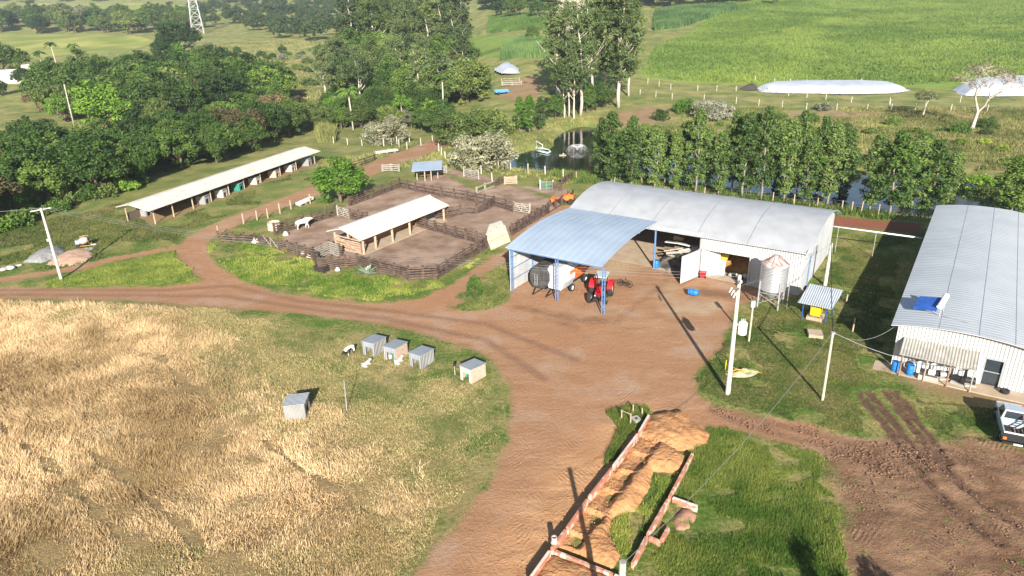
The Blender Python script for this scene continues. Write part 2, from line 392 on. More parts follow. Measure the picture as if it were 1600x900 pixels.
def mrange(x, a, b, c=0, d=1):
    r = N.new('ShaderNodeMapRange'); r.inputs[1].default_value = a; r.inputs[2].default_value = b; r.inputs[3].default_value = c; r.inputs[4].default_value = d
    L.new(x, r.inputs[0]); return r.outputs[0]
def mth(op, a, b=None, c=None):
    x = N.new('ShaderNodeMath'); x.operation = op
    for i, v in enumerate((a, b, c)):
        if v is None: continue
        if isinstance(v, (int, float)): x.inputs[i].default_value = v
        else: L.new(v, x.inputs[i])
    return x.outputs[0]
def mixc(f, a, b):
    x = N.new('ShaderNodeMix'); x.data_type = 'RGBA'
    for i, v in ((0, f), (6, a), (7, b)):
        if isinstance(v, (int, float)): x.inputs[i].default_value = v
        elif isinstance(v, tuple): x.inputs[i].default_value = (*v, 1)
        else: L.new(v, x.inputs[i])
    return x.outputs[2]
def attr(n):
    a = N.new('ShaderNodeAttribute'); a.attribute_name = n; return a.outputs['Fac']
nE = noise(.55, 8, rough=.65); nF = noise(3.2, 6, rough=.7, off=7); nB = noise(.09, 4, off=3); nM = noise(.33, 5, off=11)
nFar = noise(.03, 6, off=23)
def edge(name, amp, width):      # an edge broken by noise
    e = mth('ADD', attr(name), mth('MULTIPLY', mth('SUBTRACT', nE, .5), amp))
    e = mth('ADD', e, mth('MULTIPLY', mth('SUBTRACT', nF, .5), amp*.35))
    return mrange(e, -width, width)
nH = noise(11., 4, rough=.75, off=41)
GREEN = mixc(mrange(nF, .35, .68), (.060, .120, .018), (.140, .205, .038))
DRYG = mixc(mrange(nF, .35, .65), (.22, .20, .065), (.38, .30, .125))
base = mixc(mrange(mth('ADD', nM, mth('MULTIPLY', mth('SUBTRACT', nF, .5), .5)), .40, .66), GREEN, DRYG)
rough_past = mixc(mrange(noise(.16, 8, off=31, rough=.7), .36, .64), (.105, .155, .036), (.32, .285, .105))
rough_past = mixc(edge('slope', 9, 2.5), rough_past, mixc(mrange(nE, .35, .65), (.17, .15, .05), (.38, .27, .15)))
geo = N.new('ShaderNodeSeparateXYZ'); L.new(OBJ, geo.inputs[0])
farf = mrange(geo.outputs[1], 95, 140)
base = mixc(farf, base, rough_past)
# drier grass near the hay field
dryf = mth('MULTIPLY', edge('dry', 8, 3.0), mrange(nM, .36, .66, .0, .9))
base = mixc(dryf, base, mixc(mrange(nF, .3, .7), (.25, .20, .085), (.40, .32, .16)))
STRAW = mixc(mrange(nF, .3, .7), (.20, .135, .062), (.38, .275, .13))
base = mixc(edge('straw', 13, 4.0), base, STRAW)
hv = N.new('ShaderNodeHueSaturation'); L.new(base, hv.inputs['Color']); L.new(mrange(nH, .25, .75, .62, 1.38), hv.inputs['Value']); base = hv.outputs[0]
crop_n = noise(.55, 7, stretch=((.25, 1, 1), .1), rough=.7)
CROP = mixc(mrange(crop_n, .34, .66), (.15, .235, .042), (.24, .32, .072))
CROP = mixc(mrange(noise(.022, 4, off=51), .54, .66), CROP, (.24, .30, .045))
CROP = mixc(mrange(noise(.05, 5, stretch=((.4, 1, 1), .3), off=61), .50, .72, 0, .8), CROP, (.075, .115, .035))
base = mixc(edge('crop', 3, .6), base, CROP)
base = mixc(edge('field', 6, 1.5), base, mixc(mrange(nFar, .4, .6), (.19, .23, .05), (.33, .33, .09)))
BARE = mixc(mrange(nM, .35, .65), (.36, .23, .135), (.27, .17, .095))
base = mixc(mrange(mth('ADD', attr('bare'), mth('MULTIPLY', mth('SUBTRACT', nE, .5), 3)), -.8, .8, 0, .85), base, BARE)
# packed earth of the yard and the roads
nS = noise(.8, 8, stretch=((.35, 1.2, 1), .5), rough=.62, off=5)
D1 = mixc(mrange(nS, .33, .68), (.35, .185, .095), (.50, .300, .168))
D1 = mixc(mrange(nB, .40, .64, 0, .8), D1, (.42, .215, .108))
D1 = mixc(mrange(noise(6., 5, stretch=((.5, 1.5, 1), .5), off=77, rough=.7), .3, .7, .0, .5), D1, (.25, .145, .09))
D1 = mixc(mrange(noise(.21, 5, off=71), .52, .70, 0, .75), D1, (.44, .31, .22))
D1 = mixc(mrange(noise(14., 3, off=73), .55, .75, 0, .35), D1, (.14, .08, .05))
D1 = mixc(mth('MULTIPLY', attr('rrut'), mrange(nF, .3, .7, .35, .9)), D1, (.215, .118, .075))
base = mixc(mrange(mth('ADD', attr('worn'), mth('MULTIPLY', mth('SUBTRACT', nE, .5), 2.2)), -.5, .6, 0, .75), base, mixc(mrange(nF, .4, .6), (.26, .17, .095), (.40, .29, .18)))
D1 = mixc(mrange(mth('ADD', attr('damp'), mth('MULTIPLY', mth('SUBTRACT', nE, .5), 2.6)), -.4, .9, 0, .65), D1, (.15, .082, .048))
D1 = mixc(mrange(mth('ADD', attr('chaff'), mth('MULTIPLY', mth('SUBTRACT', nE, .5), 4)), -1.0, 1.2, 0, .7), D1, mixc(mrange(nH, .35, .65), (.40, .30, .185), (.54, .44, .29)))
base = mixc(edge('dirt', 1.9, .28), base, D1)
PEN = mixc(mrange(nM, .36, .64), (.225, .145, .100), (.39, .28, .205))
base = mixc(edge('pen', 1.6, .35), base, PEN)
SAND = mixc(mrange(nS, .33, .66), (.46, .235, .105), (.56, .32, .165))
base = mixc(mrange(mth('ADD', attr('sand'), mth('MULTIPLY', mth('SUBTRACT', nM, .5), 9)), -1.6, 2.6, 0, .9), base, mixc(edge('dirt', 1.9, .3), base, SAND))
MUD = mixc(mrange(nM, .36, .66), (.150, .082, .046), (.30, .180, .105))
MUD = mixc(mrange(nF, .5, .8, 0, .5), MUD, (.30, .20, .135))
mudm = mth('MULTIPLY', edge('mud', 3.4, .8), mrange(noise(1.1, 6, off=91), .26, .42))
base = mixc(mudm, base, MUD)
base = mixc(mrange(attr('rut'), .1, .6), base, mixc(mrange(nF, .4, .6), (.115, .066, .042), (.17, .10, .065)))
base = mixc(mrange(attr('strip'), -.4, .4), base, (.26, .10, .06))
base = mixc(mrange(attr('pond'), -.3, .5), base, (.035, .03, .018))
L.new(base, B.inputs['Base Color'])
def wavy(rot, pitch, dist):
    mp = N.new('ShaderNodeMapping'); mp.inputs['Rotation'].default_value = (0, 0, rot); L.new(OBJ, mp.inputs[0])
    w = N.new('ShaderNodeTexWave'); w.inputs['Scale'].default_value = .314/pitch; w.inputs['Distortion'].default_value = dist; w.inputs['Detail'].default_value = 3; w.inputs['Detail Scale'].default_value = 1.3
    L.new(mp.outputs[0], w.inputs['Vector']); return w.outputs['Fac']
soil = mth('MAXIMUM', edge('mud', 3.4, .8), mth('MULTIPLY', mrange(attr('dirt'), 0, 1), mrange(attr('sand'), -6, 2, .30, 1)))
soilf = mth('MAXIMUM', soil, mrange(attr('pen'), 0, 1, 0, .7))
tread = mth('MULTIPLY', mixc(mrange(noise(.16, 3, off=111), .47, .53), wavy(.75, .27, 3.5), wavy(-.5, .30, 4.0)), mrange(noise(.5, 5, off=113), .52, .66))
hsoil = mth('ADD', mth('MULTIPLY', nH, .55), mth('ADD', mth('MULTIPLY', nF, .9), mth('MULTIPLY', tread, .34)))
bp = N.new('ShaderNodeBump'); bp.inputs['Distance'].default_value = .16; bp.inputs['Strength'].default_value = 1.0
L.new(mth('ADD', mth('MULTIPLY', hsoil, soilf), mth('MULTIPLY', mth('ADD', nF, nH), mth('MULTIPLY', mth('SUBTRACT', 1.0, soilf), .9))), bp.inputs['Height'])
bp2 = N.new('ShaderNodeBump'); bp2.inputs['Distance'].default_value = .5; bp2.inputs['Strength'].default_value = .9
L.new(mth('MULTIPLY', crop_n, mrange(attr('crop'), -1, 1)), bp2.inputs['Height']); L.new(bp.outputs[0], bp2.inputs['Normal']); L.new(bp2.outputs[0], B.inputs['Normal'])
me.materials.append(GM)

# water of the pond
WM = bpy.data.materials.new('pond_water'); WM.use_nodes = True; N2 = WM.node_tree.nodes; b = N2['Principled BSDF']
b.inputs['Base Color'].default_value = (.010, .014, .012, 1); b.inputs['Roughness'].default_value = .06; b.inputs['Specular IOR Level'].default_value = .6
nn = N2.new('ShaderNodeTexNoise'); nn.inputs['Scale'].default_value = 1.4; bb = N2.new('ShaderNodeBump'); bb.inputs['Distance'].default_value = .012
tcw = N2.new('ShaderNodeTexCoord'); WM.node_tree.links.new(tcw.outputs['Object'], nn.inputs['Vector']); WM.node_tree.links.new(nn.outputs[0], bb.inputs['Height']); WM.node_tree.links.new(bb.outputs[0], b.inputs['Normal'])
x0, y0 = POND.min(0)-4; x1, y1 = POND.max(0)+4
wm = MB(); cen = POND.mean(0)
wm.add([(p[0], p[1], WATER_Z) for p in [q+(q-cen)/np.linalg.norm(q-cen)*1.2 for q in POND]], [tuple(range(len(POND)))[::-1]])
wat = wm.build('pond_water', WM); wat['kind'] = 'structure'; wat['label'] = 'dark still pond water behind the warehouse'

# ------------------------------------------------------------------ shared materials
M_roof_grey = corr('grey_roof_sheet', (.40,.41,.42), (.335,.345,.36), 'X', .25, rough=.5, metal=.15, depth=.010, scale=.6)
M_roof_blue = corr('pale_blue_roof_sheet', (.345,.42,.50), (.295,.36,.44), 'X', .8, rough=.45, metal=.1, depth=.012, scale=.3)
M_wall_white = corr('white_ribbed_wall', (.50,.50,.495), (.43,.43,.42), 'X', .26, rough=.6, metal=.0, depth=.06, scale=.5)
M_wall_white_y = corr('white_ribbed_side_wall', (.47,.48,.48), (.40,.41,.41), 'Y', .24, rough=.6, metal=.0, depth=.04, scale=.5)
M_roof_right = corr('barn_roof_sheet', (.44,.465,.485), (.385,.41,.43), 'Y', .5, rough=.5, metal=.1, depth=.022, scale=.35)
M_fibro = corr('white_fibre_cement', (.68,.63,.56), (.54,.50,.43), 'Y', .3, rough=.85, metal=0, depth=.03, scale=.35, spec=.2)
M_fibro_x = corr('cream_fibre_cement', (.68,.63,.54), (.52,.47,.40), 'Y', .3, rough=.85, metal=0, depth=.03, scale=.8, spec=.2)
M_awning = corr('stained_grey_awning', (.34,.325,.29), (.24,.225,.20), 'X', .22, rough=.85, metal=0, depth=.04, scale=1.2)
M_blue_steel = mat('blue_steel', (.11,.20,.38), (.09,.16,.30), .5)
M_navy = mat('dark_blue_paint', (.02,.07,.28), rough=.5)
M_white = mat('white_paint', (.72,.72,.70), (.6,.6,.57), .5)
M_conc = mat('grey_concrete', (.42,.395,.35), (.30,.28,.245), .9, scale=2, bump=.01)
M_pole = mat('pale_concrete_pole', (.54,.51,.44), (.42,.39,.33), .85, scale=1.2)
M_wood = mat('weathered_board', (.085,.062,.05), (.16,.12,.095), .9, scale=4, stretch=(1,1,5), bump=.01)
M_wood_dark = mat('dark_fence_board', (.062,.040,.030), (.125,.085,.066), .9, scale=2, bump=.008)
M_wood_red = mat('reddish_plank', (.22,.105,.065), (.33,.19,.13), .9, scale=3, stretch=(4,4,.6), bump=.01)
M_wood_pale = mat('pale_wood', (.44,.34,.235), (.30,.225,.155), .9, scale=4)
M_grey_wood = mat('greyed_wood', (.34,.31,.26), (.22,.20,.165), .9, scale=4)
M_steel = mat('galvanised_steel', (.47,.48,.49), (.38,.39,.40), .45, metal=.45, scale=2)
M_dark = mat('dark_iron', (.02,.02,.022), rough=.6)
M_rubber = mat('black_rubber', (.018,.018,.018), (.03,.027,.024), .85, scale=10)
M_wire = mat('wire', (.35,.35,.34), rough=.4, metal=.5)
M_bluedrum = mat('blue_plastic', (.02,.17,.50), (.015,.13,.40), .4)
M_yellow = mat('yellow_paint', (.72,.42,.015), (.62,.36,.012), .5)
M_orange = mat('orange_paint', (.72,.17,.03), (.62,.14,.025), .45)
M_red = mat('red_paint', (.55,.018,.028), (.45,.014,.02), .35)
M_tarp = mat('black_tarp', (.035,.035,.037), (.075,.073,.07), .6, scale=2, bump=.05)
M_tile = mat('floor_slab', (.40,.32,.23), (.33,.25,.17), .9, scale=1)
M_glass = mat('dark_glass', (.03,.04,.05), rough=.08, spec=.8)
M_whitefilm = mat('white_plastic_film', (.54,.56,.61), (.42,.44,.49), .35, scale=.4, bump=.04)
M_sandp = mat('orange_sand', (.43,.22,.095), (.36,.175,.072), .95, scale=1.3, bump=.14, bscale=4)
M_gravel = mat('grey_gravel', (.27,.27,.26), (.18,.18,.175), .95, scale=3, bump=.04, bscale=14)
M_green_pl = mat('green_plastic', (.02,.30,.16), rough=.45)

RZ = -FA
# ------------------------------------------------------------------ the warehouse (local x = to the right, y = away)
wh = thing('warehouse', 'long metal warehouse with grey arched roof and white ribbed front wall', 'warehouse', (F0[0], F0[1], 0), RZ)
WL, WR, WD = -27.3, 0.35, 15.0
def arch(y, z0=5.0, h=1.75, d=WD): t = y/d; return z0 + h*4*t*(1-t)
MB().shell(lambda s, t: (WL-.2+s*(WR-WL+.6), -.45+t*(WD+.9), arch(min(max(-.45+t*(WD+.9), -.5), WD+.5))), 30, 24, .06).build('roof', M_roof_grey, wh, True, 40)
for x in (-22.1, -16.6, -11.1, -5.6):
    MB().shell(lambda s, t: (x-.05+s*.1, -.45+t*(WD+.9), arch(min(max(-.45+t*(WD+.9), -.5), WD+.5))+.035), 1, 24, .03).build('seam', M_steel, wh)
w = MB()                                      # the front wall: over the door, and to its right
w.box(-10.7, -5.25, 0, .08, 3.25, 4.92); w.box(-5.25, 0, 0, .08, 0, 4.92)
w.build('front_wall', M_wall_white, wh)
def gable(x, th, M, y0=0.0, y1=WD, name='end_wall'):
    g = MB(); n = 16
    for i in range(n):
        a = y0+(y1-y0)*i/n; b_ = y0+(y1-y0)*(i+1)/n
        za, zb = arch(a)-.08, arch(b_)-.08
        g.add([(x,a,0),(x+th,a,0),(x+th,b_,0),(x,b_,0),(x,a,za),(x+th,a,za),(x+th,b_,zb),(x,b_,zb)],
              ([(0,3,7,4),(1,5,6,2),(4,7,6,5)] + ([(0,4,5,1)] if i == 0 else []) + ([(3,2,6,7)] if i == n-1 else [])))
    return g.build(name, M, wh)
gable(-.06, .12, M_wall_white_y, y0=.09); gable(WL+.2, .1, M_wall_white_y, 5.0, WD)
MB().box(WL+.3, -.07, WD-.12, WD-.02, 0, 4.9).build('back_wall', M_wall_white, wh)
MB().beam((-15.9,-.1,4.95), (-10.7,-.1,4.95), .16, .2).build('lintel', M_white, wh)
MB().tube([(.13,3.2,0),(.13,3.2,5.8)], .07).build('downpipe', M_blue_steel, wh)
MB().beam((.44,-.5,4.95),(.44,.2,5.1), .1,.12).build('gutter_end', M_white, wh); MB().beam((.45,14.6,5.1),(.45,15.5,4.95),.1,.12).build('gutter_end', M_white, wh)
for x in (-10.75, -5.2):
    MB().tube([(x,-.12,0),(x,-.12,3.3)], .09).build('post', M_steel, wh)
MB().tube([(-15.9,-.1,0),(-15.9,-.1,4.95)], .11).build('post', M_blue_steel, wh)
MB().box(-16.2, -10.9, -.3, .3, 0.02, .035).build('threshold', M_tile, wh)
MB().box(WL+.4, -.1, .12, WD-.15, .02, .06).build('inner_floor', M_tile, wh)
MB().box(-10.8, -10.68, .1, 9, 0, 5.2).build('partition', M_wall_white_y, wh)
# the two door leaves standing open
dl = MB(); 
def leaf(p, q, h, z0=.08):
    d = MB(); p = Vector((*p, 0)); q = Vector((*q, 0)); n = (q-p).cross(Vector((0,0,1))).normalized()*.04
    L_ = (q-p)
    d.hexa([p-n+Vector((0,0,z0)), q-n+Vector((0,0,z0)), q+n+Vector((0,0,z0)), p+n+Vector((0,0,z0))], [p-n+Vector((0,0,h)), q-n+Vector((0,0,h)), q+n+Vector((0,0,h)), p+n+Vector((0,0,h))])
    f = MB()
    for z in (z0+.04, z0+(h-z0)/3, z0+2*(h-z0)/3, h-.04):
        f.beam(p-n*1.7+Vector((0,0,z)), q-n*1.7+Vector((0,0,z)), .05, .07)
    for t in (.02, .5, .98):
        f.beam(p+L_*t-n*1.7+Vector((0,0,z0+.03)), p+L_*t-n*1.7+Vector((0,0,h-.03)), .04, .04)
    return d, f
def lw(px, py, z=0):
    p = G0(px, py, z)[:2]-F0[:2]; return (float(p@FV), float(p@FU))
for a, b_, lb in (((-10.75, -.2), lw(1063, 444), 'white door leaf swung out over the yard'), ((-10.55, .15), (-8.9, 1.6), 'grey door leaf folded inside')):
    d, f = leaf(a, b_, 3.2); o = d.build('door', M_white, wh, label=lb); f.build('door_frame', M_steel, o)

# ------------------------------------------------------------------ the open hangar in front of it
hg = thing('open_hangar', 'open hangar with pale blue arched roof sheltering farm trailers and a tractor', 'hangar', (F0[0], F0[1], 0), RZ)
HX0, HX1, HY0 = -26.9, -15.6, -14.0
def harch(t): return 5.0 + .75*t + 0.62*math.sin(PI*t)*(1-.15*t)
MB().shell(lambda s, t: (HX0+s*(HX1-HX0), HY0-.1+t*(-HY0-.25), harch(t)), 16, 24, .06).build('roof', M_roof_blue, hg, True, 40)
for nm, (x, y) in zip('abc', (lw(801,455), lw(870,470), lw(942,491))):
    p = MB(); p.beam((x-.14,y,0),(x-.14,y,5.02),.09,.09).beam((x+.14,y,0),(x+.14,y,5.02),.09,.09)
    for k in range(12): z = .3+k*.4; p.beam((x-.14,y,z),(x+.14,y,z+.28),.04,.04)
    p.build('post', M_blue_steel, hg)
ex0 = lw(801, 455)[0]-.25
g = MB(); n = 14
for i in range(n):
    a = HY0+.15+(-HY0-.4)*i/n; b_ = HY0+.15+(-HY0-.4)*(i+1)/n; za = harch(i/n)-.1; zb = harch((i+1)/n)-.1
    g.add([(ex0,a,0),(ex0+.06,a,0),(ex0+.06,b_,0),(ex0,b_,0),(ex0,a,za),(ex0+.06,a,za),(ex0+.06,b_,zb),(ex0,b_,zb)], [(0,3,7,4),(1,5,6,2),(4,7,6,5)]+([(0,4,5,1)] if i == 0 else []))
wl = g.build('side_wall', M_wall_white_y, hg)
g = MB()
for z in (1.2, 2.5, 3.8): g.beam((ex0+.12, HY0+.3, z), (ex0+.12, -1, z), .07, .07)
for y in (-9.5, -5, -1): g.beam((ex0+.16, y, 0), (ex0+.16, y, 5.2), .14, .14)
g.build('girt', M_blue_steel, hg)
g = MB(); g.beam((HX0+.2,HY0+.06,4.86),(HX1-.2,HY0+.06,4.86),.1,.2)
for y in (-9.4,-4.8): 
    t = (y-HY0)/(-HY0)
    g.beam((HX0+.2,y,harch(t)-.25),(HX1-.2,y,harch(t)-.25),.1,.22)
g.build('beam', M_blue_steel, hg)

# ------------------------------------------------------------------ the barn on the right
R0 = lw(1392, 569); rbz = 4.0
rb = thing('milking_barn', 'big barn with pale ribbed arched roof and white front wall at the right edge', 'barn', (F0[0], F0[1], 0), RZ)
RX0, RX1, RY0, RY1 = R0[0], 19.6, R0[1], 27.5
def rarch(x): t = (x-RX0)/(RX1-RX0); t = min(max(t, -.06), 1.06); return 3.95+.45*4*t*(1-t)
rx0_, rx1_ = RX0-.5, RX1+.5
MB().shell(lambda s, t: (rx0_+s*(rx1_-rx0_), RY0-.7+t*(RY1-RY0+1.1), rarch(rx0_+s*(rx1_-rx0_))), 24, 40, .07).build('roof', M_roof_right, rb, True, 40)
for x in (12.9, 15.6, 18.0):
    MB().box(x-.02, x+.02, RY0-.68, RY1+.38, rarch(x)-.01, rarch(x)+.02).build('seam', M_steel, rb)
DX0, DX1, DZ = 16.45, 17.65, 2.35
g = MB(); xs = sorted(set([RX0+(RX1-RX0)*i/18 for i in range(19)]+[DX0, DX1]))
for a, b_ in zip(xs[:-1], xs[1:]):
    z0 = DZ if a >= DX0-1e-6 and b_ <= DX1+1e-6 else 0
    za, zb = rarch(a)-.09, rarch(b_)-.09
    g.add([(a,RY0,z0),(b_,RY0,z0),(b_,RY0+.1,z0),(a,RY0+.1,z0),(a,RY0,za),(b_,RY0,zb),(b_,RY0+.1,zb),(a,RY0+.1,za)], [(0,1,5,4),(3,7,6,2),(4,5,6,7),(0,3,2,1)])
g.build('front_wall', M_wall_white, rb)
MB().box(RX0, RX0+.1, RY0+.11, RY1, 0, 3.74).build('side_wall', M_wall_white_y, rb)
MB().box(RX1-.1, RX1, RY0+.11, RY1, 0, 3.74).build('side_wall', M_wall_white_y, rb)
MB().box(RX0, RX1, RY1-.1, RY1-.0, 0, 3.7).build('back_wall', M_wall_white, rb)
d = MB(); d.box(DX0+.05, DX1-.05, RY0+.16, RY0+.2, .05, DZ-.03); do = d.build('door', M_glass, rb, label='dark glazed doorway')
f = MB(); f.box(DX0-.07, DX0+.03, RY0-.04, RY0+.14, 0, DZ+.06).box(DX1-.03, DX1+.07, RY0-.04, RY0+.14, 0, DZ+.06).box(DX0+.04, DX1-.04, RY0-.04, RY0+.14, DZ-.05, DZ+.06).box(DX0+.04, DX1-.04, RY0+.1, RY0+.14, 1.15, 1.22)
f.build('door_frame', M_steel, do)
MB().box(DX0-.95, DX0-.1, RY0-.13, RY0-.06, .05, DZ).build('door', M_white, rb, label='white sliding door panel beside the doorway')
MB().tube([(DX0-1.05,RY0-.1,0),(DX0-1.05,RY0-.1,DZ+.2)], .05).build('downpipe', M_dark, rb)
MB().box(RX0-1.2, RX1+.6, RY0-1.7, RY0-.01, -.02, .07).build('apron', M_tile, rb)
# awning over the machines
aw = thing('awning', 'low stained grey lean to roof on posts against the barn front', 'lean-to', (F0[0], F0[1], 0), RZ)
AX0, AX1 = RX0+.55, RX0+5.9
MB().shell(lambda s, t: (AX0+s*(AX1-AX0), RY0-.03-t*1.9, 2.75-t*.75), 12, 6, .05).build('roof', M_awning, aw, True, 40)
for i, x in enumerate((AX0+.25, AX0+2.0, AX0+3.6, AX1-.15)):
    MB().tube([(x,RY0-1.8,0),(x,RY0-1.8,2.02)], .06).build('post', M_wood_red if i in (0, 2) else M_grey_wood, aw)
MB().beam((AX0,RY0-1.85,2.0),(AX1,RY0-1.85,2.0),.07,.09).build('beam', M_grey_wood, aw)

def wloc(x, y, z=0): return W(y, x, z)       # local (x right, y away) -> world
# machines under the awning
def pump(x, y, rz, label, col, s=1.):
    t = thing('vacuum_pump', label, 'pump', wloc(x, y, .07), RZ+rz, 'machines under the barn awning')
    MB().box(-.4*s,.4*s,-.2*s,.2*s,0,.12*s).build('base', M_conc, t)
    MB().tube([(-.3*s,0,.38*s),(.12*s,0,.38*s)], [.2*s]*2, 14).build('motor', col, t, True, 40)
    MB().tube([(.14*s,0,.38*s),(.3*s,0,.38*s)], [.26*s]*2, 14).build('pulley', M_dark, t, True, 40)
    MB().tube([(-.2*s,0,.55*s),(-.2*s,0,1.0*s),(.2*s,.1,1.1*s)], .05).build('pipe', M_white, t, True)
    return t
pump(AX0+2.6, RY0-.9, 0, 'white machine with pipes second from the left under the awning', M_white, 1.2)
pump(AX0+3.3, RY0-.7, .5, 'grey motor in the middle under the awning', M_steel, 1.1)
pump(AX0+4.4, RY0-1.0, -.3, 'black compressor at the right end under the awning', M_dark, 1.3)
pump(AX0+5.1, RY0-.8, .2, 'dark machine nearest the awning end', M_dark, 1.2)
tk = thing('white_tank', 'small white tank behind the blue drums under the awning', 'tank', wloc(AX0+1.3, RY0-.6, .07), RZ)
MB().lathe([(.3,0),(.32,.05),(.32,.85),(.2,.98),(.08,1.0)], n=18).build('shell', M_white, tk, True, 40); MB().lathe([(.08,0),(.08,.06)], (0,0,1.0), 10).build('cap', M_dark, tk)
lid = thing('concrete_box', 'low concrete trough under the awning beside the machines', 'trough', wloc(AX0+2.3, RY0-1.55, .07), RZ)
MB().box(-.7,.7,-.2,.2,0,.42).build('body', M_conc, lid); MB().box(-.6,.6,-.12,.12,.421,.44).build('lip', M_wood, lid)
def drum(x, y, label, world=None, h=.88, r=.29, lying=False, M=M_bluedrum, group='blue plastic drums'):
    t = thing('drum', label, 'drum', world if world is not None else wloc(x, y, .07), RZ, group)
    pr = [(r*.93,0),(r,.03),(r,h*.32),(r*1.03,h*.34),(r,h*.36),(r,h*.64),(r*1.03,h*.66),(r,h*.68),(r,h-.04),(r*.93,h)]
    b_ = MB().lathe(pr, n=20).build('body', M, t, True, 35); c = MB().lathe([(.05,0),(.05,.03)], (r*.55,0,h), 10).build('bung', M_dark, t)
    if lying:
        for o in (b_, c): o.matrix_basis = Matrix.Translation((0, 0, r)) @ Matrix.Rotation(PI/2, 4, 'Y') @ Matrix.Translation((0, 0, -h/2))
    return t
drum(AX0-.15, RY0-1.2, 'blue drum at the left corner of the awning', M=M_bluedrum)
drum(AX0+.95, RY0-1.25, 'blue drum under the awning, beside the red post')
drum(0, 0, 'blue drum at the foot of the hangar doorway post by the log pile', world=(*G(1025,419)[:2], .0), h=.95, r=.33)
drum(0, 0, 'blue drum lying on its side in the dirt yard before the white door', world=(*G(1083,462)[:2], .0), lying=True, h=1.0, r=.36)
ty = thing('tyre_planter', 'dark round planter by the barn doorway', 'planter', wloc(DX1+.45, RY0-.75, .07), RZ)
MB().lathe([(.22,0),(.33,.1),(.33,.3),(.25,.34),(.2,.3)], n=16).build('tyre', M_rubber, ty, True, 50)
# solar heater on the barn roof
sh = thing('solar_water_heater', 'blue solar water heater with white tank standing on the barn roof', 'solar heater', (0,0,0), 0)
pA = G0(1447,481,5.0); pB = G0(1489,462,5.2)
cx, cy = lw(1470,478,4.9); zr = rarch(cx)
sh.scale = (1.15,1.15,1.15); sh.location = wloc(cx-.2, cy-.15, zr); sh.rotation_euler = (0,0,RZ)
pn = MB(); pn.hexa([(-1.5,-.35,.08),(.0,-.75,.40),(.25,.35,1.05),(-1.25,.75,.70)], [(-1.52,-.38,.14),(-.02,-.78,.46),(.23,.32,1.11),(-1.27,.72,.76)])
pn.build('collector', mat('solar_blue', (.02,.07,.27), (.03,.10,.36), .2, spec=.7), sh)
MB().tube([(.12,-.70,.72),(.38,.42,1.28)], .2, 16).build('tank', M_white, sh, True, 40)
MB().tube([(.2,-.5,.8),(.2,-.5,-.02)], .03).tube([(.38,.45,.8),(.38,.45,-.02)], .03).tube([(-.6,-.35,.4),(.3,-.5,.0)], .025).tube([(.2,-.5,.05),(.38,.45,.75)], .025).build('stand', M_steel, sh)
ra = MB(); ra.beam((0,0,0),(2.2,-.6,.0),.05,.05); rr = ra.build('roof_pipe', M_steel)
tag(rr, 'thin grey pipe lying on the barn roof near the solar heater', 'pipe'); rr.location = wloc(cx+.5, cy-1.0, 0); rr.rotation_euler = (0,0,RZ)
rr.location.z = rarch(cx+.8)+.10

# white pipe bridging the two buildings
pp = thing('overhead_pipe', 'white overhead pipe on thin posts between the warehouse and the barn', 'pipe')
a = Vector(G0(1297,353,3.2)); b_ = Vector(wloc(RX0, 17, 3.2)); b2 = Vector(G0(1440,372,3.0))
MB().tube([a, b2], .09).build('pipe', M_white, pp, True)
for q, pb in (((1306,360), None), ((1368,388), None)):
    t = .1 if q[0] < 1330 else .52; c = a.lerp(b2, t); MB().tube([(c.x,c.y,0),(c.x,c.y,c.z)], .045).build('post', M_grey_wood, pp)

# ------------------------------------------------------------------ the silo
sl_ = lw(1203, 478)
si = thing('feed_silo', 'round galvanised feed silo with rusty cone top standing on steel legs', 'silo', wloc(sl_[0], sl_[1], 0), RZ)
SR = 1.28
M_silo = corr('silo_corrugated', (.50,.51,.52), (.43,.44,.45), 'Z', .16, rough=.32, metal=.55, depth=.03, scale=1.5)
MB().lathe([(SR,1.95),(SR,4.55)], n=40).build('body', M_silo, si, True, 40)
MB().lathe([(SR+.03,4.5),(SR+.03,4.58),(.35,5.22),(.3,5.3)], n=40).build('cone_roof', mat('rusty_cone', (.45,.43,.42), (.30,.15,.11), .6, metal=.2, scale=1.6, contrast=(.48,.66)), si, True, 30)
hp = MB(); hp.lathe([(.28,5.28),(.32,5.42),(.1,5.5)], n=16); hp.build('lid', M_steel, si, True, 40)
g = MB()
for k in range(8): a_ = PI*2*k/8; g.beam((SR*math.cos(a_),SR*math.sin(a_),4.62),(.34*math.cos(a_),.34*math.sin(a_),5.28),.05,.05)
g.build('roof_rib', mat('rust', (.25,.10,.06), (.36,.2,.14), .8), si)
MB().lathe([(.18,.75),(SR-.02,1.94)], n=36).build('hopper', M_steel, si, True, 40)
for k in range(4):
    a_ = PI/4+PI/2*k; c_, s_ = math.cos(a_)*(SR+.08), math.sin(a_)*(SR+.08)
    MB().beam((c_*1.03,s_*1.03,0),(c_,s_,2.9),.13,.13).build('leg', M_steel, si)
g = MB()
for k in range(4):
    a_ = PI/4+PI/2*k; b__ = a_+PI/2; r = SR+.08
    p, q = (math.cos(a_)*r, math.sin(a_)*r), (math.cos(b__)*r, math.sin(b__)*r)
    g.beam((*p,1.65),(*q,1.65),.05,.05); g.beam((*p,.5),(*q,1.5),.04,.04); g.beam((*p,1.5),(*q,.5),.04,.04)
g.build('brace', M_steel, si)
MB().tube([(SR+.35,-.2,0),(SR+.3,-.2,4.9),(.3,-.05,5.5)], .05).build('fill_pipe', M_steel, si, True)

